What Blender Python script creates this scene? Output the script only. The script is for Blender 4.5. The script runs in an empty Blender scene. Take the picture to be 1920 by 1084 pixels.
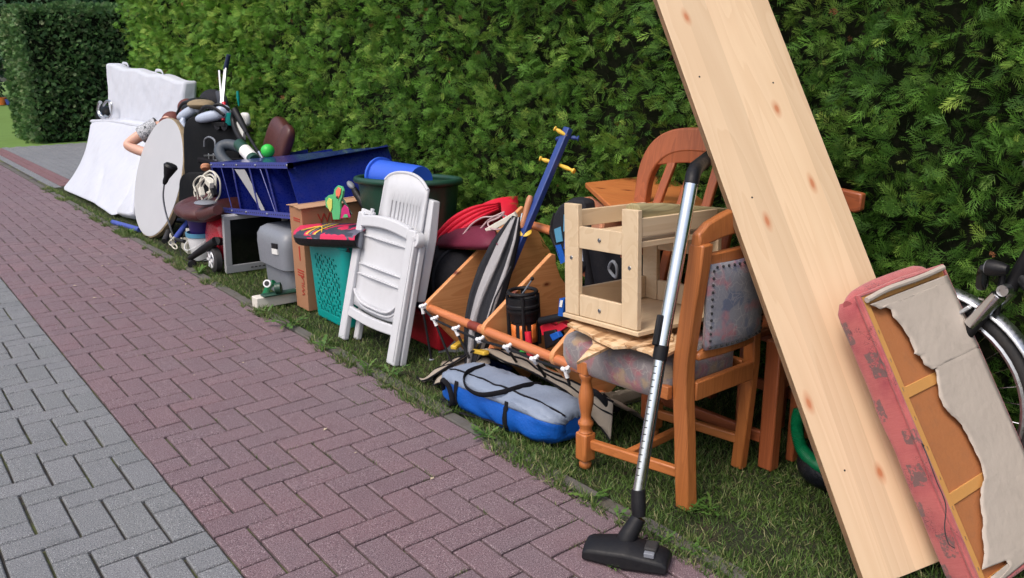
import bpy, math, random
import numpy as np
from mathutils import Vector, Matrix, noise
random.seed(7); np.random.seed(7)
sc = bpy.context.scene
C = sc.collection
PI = math.pi

# ------------------------------------------------------------------ camera, world, sun, exposure
cam = bpy.data.cameras.new('camera'); camo = bpy.data.objects.new('camera', cam); C.objects.link(camo)
Rc = Matrix(((0.78366883, 0.17258160, -0.59672335), (-0.62109296, 0.20172142, -0.75733217), (-0.01032971, 0.96411828, 0.26527200)))
camo.matrix_world = Matrix.Translation((-0.64248363, -3.1399106, 1.3377146)) @ Rc.to_4x4()
cam.sensor_width = 36.0; cam.lens = 1560.487 / 1920 * 36; cam.clip_start = 0.05; cam.clip_end = 500
sc.camera = camo
world = bpy.data.worlds.new('World'); sc.world = world; world.use_nodes = True
wn = world.node_tree.nodes; wl = world.node_tree.links
SUN_EL, SUN_AZ = math.radians(56), math.radians(-102)      # direction the light comes from: azimuth measured from +Y towards +X
sky = wn.new('ShaderNodeTexSky'); sky.sky_type = 'NISHITA'; sky.sun_disc = False
sky.sun_elevation = SUN_EL; sky.sun_rotation = SUN_AZ; sky.air_density = 1.0; sky.dust_density = 5.0; sky.ozone_density = 1.0
bg = [n for n in wn if n.type == 'BACKGROUND'][0]; bg.inputs['Strength'].default_value = 0.15
wl.new(sky.outputs['Color'], bg.inputs['Color'])
sun = bpy.data.lights.new('sun', 'SUN'); sun.energy = 1.0; sun.angle = math.radians(25); sun.color = (1.0, 0.96, 0.9)
suno = bpy.data.objects.new('sun', sun); C.objects.link(suno)
sd = Vector((math.sin(SUN_AZ) * math.cos(SUN_EL), math.cos(SUN_AZ) * math.cos(SUN_EL), math.sin(SUN_EL)))
suno.rotation_euler = sd.to_track_quat('Z', 'Y').to_euler(); suno.location = (-3, 0, 6)
sc.view_settings.view_transform = 'Standard'; sc.view_settings.look = 'None'
sc.view_settings.exposure = 0.47; sc.view_settings.gamma = 1.0
sc.cycles.max_bounces = 8; sc.cycles.diffuse_bounces = 4; sc.cycles.glossy_bounces = 3; sc.cycles.transmission_bounces = 4

# ------------------------------------------------------------------ materials
def srgb(*c):
    c = [x / 255 for x in c]
    return tuple(x / 12.92 if x <= 0.04045 else ((x + 0.055) / 1.055) ** 2.4 for x in c) + (1.0,)
def mul(c, k): return tuple(min(1, x * k) for x in c[:3]) + (1.0,)
class MT:
    def __init__(s, name):
        s.m = bpy.data.materials.new(name); s.m.use_nodes = True
        s.n = s.m.node_tree.nodes; s.l = s.m.node_tree.links; s.b = s.n['Principled BSDF']
    def node(s, t, **kw):
        n = s.n.new(t)
        for k, v in kw.items():
            if k.startswith('i_'):
                key = k[2:]; key = int(key) if key.isdigit() else key.replace('_', ' ')
                if isinstance(v, bpy.types.NodeSocket): s.l.new(v, n.inputs[key])
                else: n.inputs[key].default_value = v
            else: setattr(n, k, v)
        return n
    def co(s, scale=(1, 1, 1), rot=(0, 0, 0), kind='Object'):
        t = s.node('ShaderNodeTexCoord'); m = s.node('ShaderNodeMapping', i_Vector=t.outputs[kind])
        m.inputs['Scale'].default_value = scale; m.inputs['Rotation'].default_value = rot
        return m.outputs[0]
    def noise(s, v, scale, detail=4, rough=0.55, dist=0.0):
        n = s.node('ShaderNodeTexNoise', i_Vector=v, i_Scale=scale, i_Detail=detail, i_Roughness=rough, i_Distortion=dist); return n.outputs[0]
    def ramp(s, f, stops):
        n = s.node('ShaderNodeValToRGB', i_Fac=f); e = n.color_ramp.elements
        while len(e) < len(stops): e.new(0.5)
        for a, (p, c) in zip(e, stops):
            a.position = p; a.color = c if isinstance(c, tuple) else (c, c, c, 1)
        return n.outputs[0]
    def mix(s, f, a, b, mode='MIX'):
        n = s.node('ShaderNodeMix', data_type='RGBA', blend_type=mode)
        for i, v in ((0, f), (6, a), (7, b)):
            if isinstance(v, bpy.types.NodeSocket): s.l.new(v, n.inputs[i])
            else: n.inputs[i].default_value = v
        return n.outputs[2]
    def bump(s, h, strength=0.3, dist=0.01):
        n = s.node('ShaderNodeBump', i_Height=h, i_Strength=strength, i_Distance=dist); s.l.new(n.outputs[0], s.b.inputs['Normal'])
    def set(s, **kw):
        for k, v in kw.items():
            i = s.b.inputs[k.replace('_', ' ')]
            if isinstance(v, bpy.types.NodeSocket): s.l.new(v, i)
            else: i.default_value = v
        return s.m
def plain(name, col, rough=0.5, metal=0.0, var=0.12, dirt=0.25, bump=0.15, scale=30, spec=0.5, coat=0.0, sheen=0.0):
    t = MT(name); v = t.co()
    n1 = t.noise(v, scale * 0.25, 5); n2 = t.noise(v, scale * 3, 3)
    c = t.mix(n1, mul(col, 1 - var), mul(col, 1 + var))
    if dirt:
        d = t.ramp(t.noise(v, scale * 0.6, 8, 0.7), [(0.5, 0.0), (0.72, 1.0)])
        dm = t.node('ShaderNodeMath', operation='MULTIPLY', i_0=d, i_1=dirt).outputs[0]
        c = t.mix(dm, c, mul(tuple(0.6 * x + 0.4 * y for x, y in zip(col[:3], (0.16, 0.13, 0.10))), 0.8))
    r = t.ramp(n2, [(0.3, max(0.02, rough - 0.08)), (0.7, min(1, rough + 0.1))])
    if bump: t.bump(n2, bump, 0.004)
    m = t.set(Base_Color=c, Roughness=r, Metallic=metal, Specular_IOR_Level=spec, Coat_Weight=coat)
    if sheen: t.b.inputs['Sheen Weight'].default_value = sheen
    return m
def wood(name, a, b, axis=1, scale=1.0, knots=0.0, rough=0.45, knotcol=None, dirt=0.0, coat=0.0, growth=9, plane='xy', lam=0.0):
    t = MT(name); sc_ = [1.0, 1.0, 1.0]; sc_[axis] = 0.08; c_mean = tuple((p + q) / 2 for p, q in zip(a, b)); lamax = 'x' if plane == 'xy' and axis == 1 else 'z'
    v = t.co(tuple(x * scale for x in sc_))
    big = t.noise(v, growth, 3, 0.5, 0.8)
    w = t.node('ShaderNodeMath', operation='MULTIPLY', i_0=big, i_1=14.0).outputs[0]
    w = t.node('ShaderNodeMath', operation='FRACT', i_0=w).outputs[0]
    rings = t.ramp(w, [(0.0, 0.0), (0.75, 0.75), (0.95, 1.0), (1.0, 0.0)])
    fine = t.noise(t.co(tuple(x * scale for x in [(0.03 if i == axis else 1.0) for i in range(3)])), 160, 4, 0.6)
    f = t.mix(0.35, rings, fine)
    c = t.mix(f, a, b)
    c = t.mix(0.35, c, t.mix(t.noise(t.co(), 3, 2), mul(a, 1.12), mul(b, 0.9)))
    if lam:
        lx = t.node('ShaderNodeSeparateXYZ', i_Vector=t.co()).outputs[{'x': 0, 'y': 1, 'z': 2}[lamax]]
        fl = t.node('ShaderNodeMath', operation='FLOOR', i_0=t.node('ShaderNodeMath', operation='DIVIDE', i_0=lx, i_1=lam).outputs[0]).outputs[0]
        wnn = t.node('ShaderNodeTexWhiteNoise', noise_dimensions='1D', i_W=fl).outputs[0]
        c = t.mix(0.55, c, t.mix(wnn, mul(c_mean, 0.82), mul(c_mean, 1.12)))
    if knots:
        ks = [1.0, 1.0, 1.0]; ks[axis] = 0.45
        sv = t.node('ShaderNodeSeparateXYZ', i_Vector=t.co(tuple(ks)))
        cv = t.node('ShaderNodeCombineXYZ', i_0=sv.outputs[0], i_1=sv.outputs[2 if plane == 'xz' else 1]).outputs[0]
        cv = t.mix(0.012, cv, t.node('ShaderNodeTexNoise', i_Vector=cv, i_Scale=22.0).outputs[1], 'ADD')
        vo = t.node('ShaderNodeTexVoronoi', voronoi_dimensions='2D', i_Vector=cv, i_Scale=knots, i_Randomness=1.0)
        k = t.ramp(vo.outputs['Distance'], [(0.022, 1.0), (0.04, 0.55), (0.085, 0.0)])
        c = t.mix(k, c, knotcol or mul(b, 0.45))
    if dirt:
        d = t.ramp(t.noise(t.co(), 14, 8, 0.7), [(0.5, 0.0), (0.7, dirt)])
        c = t.mix(d, c, (0.07, 0.05, 0.035, 1))
    t.bump(f, 0.12, 0.002)
    return t.set(Base_Color=c, Roughness=t.ramp(fine, [(0.3, rough - 0.07), (0.7, rough + 0.12)]), Coat_Weight=coat, Coat_Roughness=0.25)

M = {}
M['black'] = plain('black_plastic', (0.008, 0.008, 0.010, 1), 0.48, dirt=0.12, spec=0.3)
M['shellblack'] = plain('matt_black_shell', (0.006, 0.007, 0.009, 1), 0.5, dirt=0.08, spec=0.1)
M['twine'] = plain('raw_staple_steel', (0.5, 0.5, 0.5, 1), 0.4, 1.0)
M['deadleaf'] = plain('dead_brown_sprays', srgb(120, 74, 44), 0.9, var=0.3)
M['blackm'] = plain('black_fabric', (0.010, 0.010, 0.013, 1), 0.85, dirt=0.1, bump=0.5, scale=80, spec=0.15)
M['rubber'] = plain('dark_rubber', (0.02, 0.02, 0.022, 1), 0.7, dirt=0.4)
M['chrome'] = plain('polished_steel', (0.75, 0.76, 0.78, 1), 0.16, 1.0, var=0.03, dirt=0.08, bump=0.02)
M['alu'] = plain('brushed_aluminium', (0.6, 0.61, 0.63, 1), 0.32, 1.0, var=0.05, dirt=0.2)
M['white'] = plain('white_garden_plastic', (0.56, 0.57, 0.60, 1), 0.42, var=0.04, dirt=0.16, bump=0.06, scale=22)
M['offwhite'] = plain('off_white_paint', (0.66, 0.63, 0.56, 1), 0.5, dirt=0.25)
M['teal'] = plain('teal_plastic', (0.0, 0.27, 0.25, 1), 0.35, dirt=0.12, bump=0.05)
M['navy'] = plain('dark_blue_enamel', (0.006, 0.014, 0.17, 1), 0.3, var=0.2, dirt=0.25, bump=0.05, coat=0.4)
M['navylight'] = plain('scuffed_blue_enamel', (0.045, 0.06, 0.28, 1), 0.35, dirt=0.3)
M['blue'] = plain('bright_blue_plastic', (0.03, 0.11, 0.62, 1), 0.38, dirt=0.15)
M['tubeblue'] = plain('faded_blue_plastic', (0.05, 0.08, 0.36, 1), 0.5, dirt=0.35)
M['polblue'] = plain('blue_painted_wood', (0.02, 0.05, 0.22, 1), 0.45, dirt=0.3)
M['yellow'] = plain('yellow_painted_wood', (0.72, 0.46, 0.05, 1), 0.45, dirt=0.3)
M['green'] = plain('dark_green_plastic', (0.012, 0.055, 0.035, 1), 0.4, dirt=0.3, bump=0.08)
M['greenlt'] = plain('lime_green_rubber', (0.03, 0.5, 0.06, 1), 0.4, dirt=0.1)
M['hosegreen'] = plain('green_hose_plastic', (0.0, 0.16, 0.06, 1), 0.4, dirt=0.2)
M['red'] = plain('red_plastic', (0.62, 0.015, 0.04, 1), 0.35, dirt=0.12)
M['redcar'] = plain('red_toy_plastic', (0.42, 0.01, 0.025, 1), 0.3, dirt=0.2, coat=0.3)
M['redcloth'] = plain('red_box_plastic', (0.42, 0.008, 0.02, 1), 0.5, dirt=0.25)
M['burg'] = plain('burgundy_nylon', (0.13, 0.006, 0.03, 1), 0.7, dirt=0.15, bump=0.4, scale=60)
M['pink'] = plain('pink_cloth', (0.6, 0.03, 0.13, 1), 0.8, dirt=0.1)
M['brownleather'] = plain('dark_brown_leather', (0.075, 0.022, 0.02, 1), 0.38, var=0.25, dirt=0.2, bump=0.5, scale=45)
M['greypl'] = plain('grey_plastic', (0.19, 0.205, 0.235, 1), 0.42, var=0.06, dirt=0.22, bump=0.1)
M['greyframe'] = plain('silver_grey_casing', (0.36, 0.365, 0.38, 1), 0.38, var=0.04, dirt=0.2, bump=0.05)
M['screen'] = plain('dark_glass_screen', (0.004, 0.005, 0.005, 1), 0.12, var=0.1, dirt=0.1, bump=0.0)
M['orange'] = plain('orange_plastic', (0.72, 0.19, 0.04, 1), 0.4, dirt=0.15)
M['purple'] = plain('dark_purple_plastic', (0.025, 0.012, 0.12, 1), 0.35, dirt=0.15)
M['whitepl'] = plain('white_plastic', (0.75, 0.76, 0.78, 1), 0.4, var=0.03, dirt=0.15)
M['rimblue'] = plain('pale_blue_plastic', (0.08, 0.27, 0.42, 1), 0.4, dirt=0.15)
M['cable'] = plain('cream_cable', (0.62, 0.6, 0.52, 1), 0.5, dirt=0.2)
M['tyre'] = plain('grey_blue_rubber', (0.05, 0.065, 0.085, 1), 0.6, dirt=0.3)
M['skate'] = plain('pale_blue_grey_plastic', (0.42, 0.48, 0.6, 1), 0.3, dirt=0.25)
M['skin'] = plain('skin', (0.62, 0.36, 0.27, 1), 0.5, var=0.08, dirt=0.0, bump=0.1)
M['skin'].node_tree.nodes['Principled BSDF'].inputs['Subsurface Weight'].default_value = 0.15
M['hair'] = plain('auburn_hair', (0.13, 0.03, 0.022, 1), 0.6, var=0.5, dirt=0.0, bump=0.8, scale=90)
M['jeans'] = plain('dark_grey_green_cloth', (0.05, 0.07, 0.065, 1), 0.9, dirt=0.1)
M['kraft'] = plain('brown_cardboard', (0.34, 0.165, 0.085, 1), 0.85, var=0.08, dirt=0.2, bump=0.15)
M['kraftlt'] = plain('pale_cardboard', (0.46, 0.27, 0.16, 1), 0.85, var=0.08, dirt=0.2, bump=0.15)
M['redink'] = plain('red_print', (0.36, 0.03, 0.015, 1), 0.8, var=0.3, dirt=0.3)
M['beige'] = plain('beige_awning_cloth', (0.34, 0.29, 0.235, 1), 0.85, var=0.12, dirt=0.2, bump=0.4, scale=60)
M['bagblue'] = plain('royal_blue_nylon', (0.0, 0.085, 0.42, 1), 0.55, var=0.15, dirt=0.1, bump=0.5, scale=35)
M['baggrey'] = plain('pale_grey_nylon', (0.2, 0.245, 0.33, 1), 0.6, var=0.1, dirt=0.1, bump=0.5, scale=35)
M['cargrey'] = plain('light_grey_cloth', (0.3, 0.29, 0.3, 1), 0.85, var=0.12, dirt=0.2, bump=0.5, scale=50)
M['gblack'] = plain('charcoal_cloth', (0.018, 0.019, 0.024, 1), 0.8, dirt=0.15, bump=0.5, scale=50, spec=0.2)
M['chair'] = wood('honey_brown_wood', srgb(190, 116, 62), srgb(150, 85, 40), axis=2, coat=0.25)
M['chairy'] = wood('honey_brown_wood_lengthwise', srgb(190, 116, 62), srgb(150, 85, 40), axis=1, coat=0.25)
M['chairdk'] = wood('reddish_brown_wood', srgb(176, 98, 58), srgb(126, 66, 38), axis=2, coat=0.25)
M['chairdky'] = wood('reddish_brown_wood_lengthwise', srgb(168, 92, 54), srgb(122, 62, 36), axis=1, coat=0.2)
M['pine'] = wood('pale_pine_board', srgb(230, 205, 172), srgb(198, 164, 128), axis=1, lam=0.083, knots=5.0, knotcol=srgb(188, 122, 84), rough=0.5, growth=5)
M['pineedge'] = wood('worn_pine_edge', srgb(150, 118, 86), srgb(96, 72, 50), axis=1, rough=0.8, dirt=0.7)
M['rack'] = wood('lacquered_pine', srgb(222, 160, 106), srgb(190, 120, 70), axis=0, plane='xz', knots=6.0, knotcol=srgb(110, 50, 26), coat=0.25)
M['rackdow'] = wood('orange_pine_dowel', srgb(206, 128, 80), srgb(172, 96, 56), axis=1, coat=0.3)
M['rackend'] = plain('dark_red_brown_knot', srgb(120, 48, 34), 0.5, dirt=0.1)
M['birch'] = wood('pale_birch', srgb(214, 192, 160), srgb(196, 170, 136), axis=2, rough=0.5, growth=4)
M['drawer'] = wood('pinkish_pine', srgb(214, 158, 124), srgb(180, 110, 78), axis=1)
M['branch'] = wood('weathered_grey_green_wood', srgb(168, 158, 118), srgb(126, 112, 78), axis=0, plane='xz', knots=6.0, knotcol=srgb(80, 58, 36), rough=0.8, dirt=0.4)
M['gold'] = plain('pale_raw_timber', srgb(200, 146, 82), 0.6, dirt=0.2)
M['handlewood'] = wood('turned_beech', srgb(196, 140, 104), srgb(160, 100, 70), axis=2)
M['paper'] = plain('white_paper', (0.7, 0.7, 0.68, 1), 0.8, var=0.05, dirt=0.2)
M['steelbolt'] = plain('zinc_bolt', (0.35, 0.36, 0.38, 1), 0.4, 1.0)

def mat_mattress():
    t = MT('quilted_white_cloth'); v = t.co()
    w = t.node('ShaderNodeTexVoronoi', i_Vector=t.co((1, 1, 1), (0.6, 0.7, 0.4)), i_Scale=11.0, feature='SMOOTH_F1')
    n = t.noise(v, 5, 5); s = t.ramp(t.noise(v, 9, 6, 0.7), [(0.55, 0.0), (0.75, 0.35)])
    c = t.mix(n, (0.48, 0.51, 0.59, 1), (0.55, 0.575, 0.645, 1)); c = t.mix(s, c, (0.46, 0.42, 0.44, 1))
    h = t.mix(0.25, w.outputs['Distance'], t.noise(v, 120, 3)); t.bump(h, 0.4, 0.02)
    return t.set(Base_Color=c, Roughness=0.85, Sheen_Weight=0.2)
M['mattress'] = mat_mattress()
def mat_osb():
    t = MT('strand_board')
    vo = t.node('ShaderNodeTexVoronoi', i_Vector=t.co((1, 0.25, 1), (0, 0, 0.5)), i_Scale=60.0)
    vo2 = t.node('ShaderNodeTexVoronoi', i_Vector=t.co((0.3, 1, 1), (0, 0, 0.3)), i_Scale=45.0)
    f = t.mix(0.5, vo.outputs['Color'], vo2.outputs['Color']); bw = t.node('ShaderNodeRGBToBW', i_Color=f).outputs[0]
    c = t.ramp(bw, [(0.2, srgb(150, 110, 72)), (0.5, srgb(208, 172, 130)), (0.8, srgb(228, 200, 164))])
    t.bump(bw, 0.4, 0.003); return t.set(Base_Color=c, Roughness=0.75)
M['osb'] = mat_osb()
def mat_tapestry(name, seat):
    t = MT(name); v = t.co()
    base = t.mix(t.noise(v, 9, 4), srgb(112, 112, 122), srgb(146, 138, 136) if seat else srgb(134, 138, 148))
    bl = t.ramp(t.noise(v, 13, 3, 0.5, 0.4), [(0.52, 0.0), (0.64, 0.85)])
    c = t.mix(bl, base, srgb(170, 104, 112)); bl2 = t.ramp(t.noise(t.co((1.2, 1, 1), (1, 0, 2)), 11, 3), [(0.56, 0.0), (0.62, 0.8)])
    c = t.mix(bl2, c, srgb(170, 148, 116) if seat else srgb(76, 90, 120))
    vo = t.node('ShaderNodeTexVoronoi', i_Vector=t.mix(0.06, v, t.node('ShaderNodeTexNoise', i_Vector=v, i_Scale=18.0).outputs[1]), i_Scale=34.0, feature='DISTANCE_TO_EDGE')
    ln = t.ramp(vo.outputs['Distance'], [(0.01, 0.45), (0.06, 0.0)])
    c = t.mix(t.mix(t.ramp(t.noise(v, 8, 2), [(0.4, 0.0), (0.6, 1.0)]), (0, 0, 0, 1), ln) , c, srgb(176, 172, 168)); fb = t.noise(v, 420, 3)
    c = t.mix(0.45, c, t.mix(fb, mul(srgb(60, 60, 70), 0.6), srgb(200, 190, 186)), 'OVERLAY')
    t.bump(t.mix(0.5, fb, ln), 0.5, 0.003); return t.set(Base_Color=c, Roughness=0.92, Sheen_Weight=0.25)
M['tap'] = mat_tapestry('floral_tapestry_backrest', False)
M['tapseat'] = mat_tapestry('floral_tapestry_seat', True)
def mat_redcloth():
    t = MT('faded_red_woven_cloth'); v = t.co()
    st = t.noise(t.co((1, 18, 1)), 26, 4, 0.6)
    c = t.mix(st, srgb(168, 78, 80), srgb(196, 108, 104)); c = t.mix(t.ramp(t.noise(v, 12, 4), [(0.45, 0.0), (0.7, 0.6)]), c, srgb(138, 38, 60))
    vo = t.node('ShaderNodeTexNoise', i_Vector=v, i_Scale=42.0, i_Detail=2.0, i_Distortion=2.5)
    ln = t.ramp(vo.outputs[0], [(0.47, 0.0), (0.49, 0.95), (0.51, 0.95), (0.535, 0.0)])
    reg = t.ramp(t.noise(v, 11, 2), [(0.52, 0.0), (0.58, 0.9)])
    k = t.node('ShaderNodeMath', operation='MULTIPLY', i_0=ln, i_1=reg).outputs[0]
    c = t.mix(k, c, srgb(84, 44, 52))
    sx = t.node('ShaderNodeSeparateXYZ', i_Vector=t.mix(0.02, v, t.node('ShaderNodeTexNoise', i_Vector=v, i_Scale=30.0).outputs[1], 'ADD'))
    def band(sock, c0, w):
        a = t.node('ShaderNodeMath', operation='SUBTRACT', i_0=sock, i_1=c0).outputs[0]; a = t.node('ShaderNodeMath', operation='ABSOLUTE', i_0=a).outputs[0]
        return t.node('ShaderNodeMath', operation='LESS_THAN', i_0=a, i_1=w).outputs[0]
    for yy, zz, h in ((0.62, -0.03, 0.035), (0.72, -0.085, 0.03), (0.50, -0.085, 0.03), (0.42, -0.02, 0.02), (0.32, -0.045, 0.03), (0.13, -0.04, 0.032), (0.05, -0.09, 0.03), (0.23, -0.09, 0.02)):
        bnd = t.node('ShaderNodeMath', operation='MULTIPLY', i_0=band(sx.outputs[1], yy + 0.01, h), i_1=band(sx.outputs[2], zz + 0.01, 0.022)).outputs[0]
        bnd = t.node('ShaderNodeMath', operation='MULTIPLY', i_0=bnd, i_1=t.ramp(t.noise(v, 60, 3, 0.7), [(0.42, 0.0), (0.5, 0.85)])).outputs[0]
        c = t.mix(bnd, c, srgb(100, 84, 82))
    t.bump(t.noise(t.co((1, 14, 1)), 120, 3), 0.6, 0.003)
    return t.set(Base_Color=c, Roughness=0.95, Sheen_Weight=0.3)
M['cushred'] = mat_redcloth()
M['cushgrey'] = plain('grey_woven_patch', srgb(112, 100, 96), 0.95, var=0.3, dirt=0.4, bump=0.6, scale=60)
M['lining'] = plain('grey_lining_felt', srgb(182, 171, 160), 0.95, var=0.1, dirt=0.3, bump=0.5, scale=14)
M['hardb'] = plain('brown_hardboard', srgb(170, 108, 64), 0.85, var=0.12, dirt=0.4, bump=0.3, scale=40)
def mat_tabletop():
    t = MT('worn_white_laminate'); v = t.co()
    c = t.mix(t.noise(v, 4, 6, 0.6), (0.42, 0.43, 0.46, 1), (0.48, 0.49, 0.52, 1))
    return t.set(Base_Color=c, Roughness=0.5)
M['laminate'] = mat_tabletop()
M['particle'] = plain('crumbling_chipboard', srgb(140, 124, 98), 0.95, var=0.3, dirt=0.7, bump=0.8, scale=50)
def mat_floral():
    t = MT('grey_white_patterned_cloth'); v = t.co()
    c = t.ramp(t.noise(v, 32, 3, 0.6, 1.5), [(0.42, srgb(80, 84, 88)), (0.5, srgb(206, 208, 214)), (0.6, srgb(120, 124, 130))])
    return t.set(Base_Color=c, Roughness=0.9)
M['blouse'] = mat_floral()
def mat_bodyboard():
    t = MT('pink_and_charcoal_print'); v = t.co((1, 1, 1))
    vo = t.node('ShaderNodeTexVoronoi', i_Vector=t.co((1, 1, 1.8)), i_Scale=14.0, distance='CHEBYCHEV')
    bw = t.node('ShaderNodeRGBToBW', i_Color=vo.outputs['Color']).outputs[0]
    c = t.ramp(bw, [(0.0, srgb(58, 60, 74)), (0.46, srgb(58, 60, 74)), (0.48, srgb(206, 44, 84)), (0.8, srgb(206, 44, 84)), (0.82, srgb(96, 96, 112))])
    c.node.color_ramp.interpolation = 'CONSTANT'
    return t.set(Base_Color=c, Roughness=0.45)
M['bodyboard'] = mat_bodyboard()
def mat_paver(name, a, b, spk):
    t = MT(name); v = t.co(); oi = t.node('ShaderNodeObjectInfo')
    add = t.node('ShaderNodeVectorMath', operation='ADD', i_0=t.node('ShaderNodeTexCoord').outputs['Object'], i_1=oi.outputs['Location']).outputs[0]
    wv = t.node('ShaderNodeNewGeometry').outputs['Position']
    n = t.noise(wv, 230, 3, 0.8); n2 = t.noise(wv, 330, 2, 0.7)
    c = t.mix(t.node('ShaderNodeMath', operation='MULTIPLY_ADD', i_0=oi.outputs['Random'], i_1=0.7, i_2=0.15).outputs[0], a, b)
    big = t.noise(wv, 1.7, 5, 0.6)
    c = t.mix(t.ramp(big, [(0.35, 0.0), (0.7, 0.55)]), c, spk[2])
    c = t.mix(t.ramp(n, [(0.40, 0.9), (0.5, 0.0)]), c, spk[1])
    c = t.mix(t.ramp(n2, [(0.60, 0.0), (0.66, 1.0)]), c, spk[0])
    stain = t.ramp(t.noise(wv, 9, 6, 0.65), [(0.56, 0.0), (0.75, 0.35)])
    c = t.mix(stain, c, mul(a, 0.45))
    t.bump(n, 0.5, 0.003); return t.set(Base_Color=c, Roughness=0.85)
M['pavred'] = mat_paver('red_brown_concrete_paver', srgb(124, 95, 101), srgb(110, 89, 96), (srgb(196, 180, 182), srgb(64, 50, 56), srgb(112, 100, 106)))
M['pavgrey'] = mat_paver('grey_concrete_paver', srgb(116, 119, 121), srgb(126, 127, 131), (srgb(190, 190, 190), srgb(62, 64, 66), srgb(104, 107, 112)))
M['pavrow'] = mat_paver('rose_red_concrete_paver', srgb(126, 88, 90), srgb(112, 80, 84), (srgb(160, 140, 140), srgb(84, 60, 62), srgb(108, 84, 88)))
def mat_joint():
    t = MT('dark_joint_sand'); v = t.node('ShaderNodeNewGeometry').outputs['Position']
    c = t.mix(t.noise(v, 120, 3), srgb(48, 46, 44), srgb(82, 77, 72))
    mo = t.ramp(t.noise(v, 3.2, 5, 0.7), [(0.5, 0.0), (0.62, 0.9)]); c = t.mix(mo, c, srgb(96, 104, 54))
    t.bump(t.noise(v, 200, 3), 0.8, 0.004); return t.set(Base_Color=c, Roughness=1.0)
M['joint'] = mat_joint()
def mat_kerb():
    t = MT('weathered_kerb_concrete'); v = t.node('ShaderNodeNewGeometry').outputs['Position']
    c = t.mix(t.noise(v, 90, 4, 0.7), srgb(66, 64, 60), srgb(108, 104, 100)); c = t.mix(t.ramp(t.noise(v, 7, 6, 0.7), [(0.5, 0.0), (0.7, 0.8)]), c, srgb(74, 66, 52))
    t.bump(t.noise(v, 150, 4), 0.6, 0.004); return t.set(Base_Color=c, Roughness=0.95)
M['kerb'] = mat_kerb()
def mat_soil():
    t = MT('grassy_soil'); v = t.node('ShaderNodeNewGeometry').outputs['Position']
    c = t.mix(t.noise(v, 30, 5, 0.7), srgb(38, 44, 24), srgb(56, 62, 34)); c = t.mix(t.ramp(t.noise(v, 5, 5, 0.7), [(0.5, 0.0), (0.66, 0.8)]), c, srgb(78, 66, 48)); c = t.mix(t.ramp(t.noise(v, 160, 4, 0.8), [(0.45, 0.0), (0.62, 0.8)]), c, srgb(24, 24, 16))
    t.bump(t.noise(v, 90, 4), 1.0, 0.02); return t.set(Base_Color=c, Roughness=1.0)
M['soil'] = mat_soil()
def mat_leaf(name, dark, light, alt, rough=0.55, trans=0.25):
    t = MT(name); at = t.node('ShaderNodeAttribute', attribute_name='tint'); r = t.node('ShaderNodeSeparateColor', i_Color=at.outputs['Color'])
    c = t.mix(r.outputs[0], dark, light); c = t.mix(r.outputs[1], c, alt)
    t.set(Base_Color=c, Roughness=rough, Specular_IOR_Level=0.35)
    tr = t.node('ShaderNodeBsdfTranslucent', i_Color=c); mx = t.node('ShaderNodeMixShader', i_0=trans)
    out = [n for n in t.n if n.type == 'OUTPUT_MATERIAL'][0]
    t.l.new(t.b.outputs[0], mx.inputs[1]); t.l.new(tr.outputs[0], mx.inputs[2]); t.l.new(mx.outputs[0], out.inputs[0]); return t.m
M['thuja'] = mat_leaf('thuja_scale_leaves', (0.018, 0.070, 0.009, 1), (0.155, 0.36, 0.040, 1), (0.42, 0.56, 0.10, 1), 0.7, 0.35)
M['yew'] = mat_leaf('dark_conifer_needles', (0.03, 0.09, 0.03, 1), (0.14, 0.29, 0.08, 1), (0.28, 0.32, 0.16, 1))
M['treeleaf'] = mat_leaf('dark_broad_leaves', (0.02, 0.06, 0.028, 1), (0.09, 0.2, 0.09, 1), (0.18, 0.3, 0.15, 1))
M['grass'] = mat_leaf('grass_blades', (0.03, 0.07, 0.014, 1), (0.13, 0.22, 0.045, 1), (0.42, 0.36, 0.2, 1))
M['weed'] = mat_leaf('weed_leaves', (0.05, 0.13, 0.02, 1), (0.11, 0.22, 0.045, 1), (0.25, 0.3, 0.08, 1))
M['bark'] = plain('brown_bark', (0.045, 0.03, 0.02, 1), 0.95, var=0.4, bump=0.9, scale=40)
M['core'] = plain('dark_inner_twigs', (0.008, 0.011, 0.005, 1), 1.0, var=0.5, dirt=0.4, bump=0.9, scale=30, spec=0.1)

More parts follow.
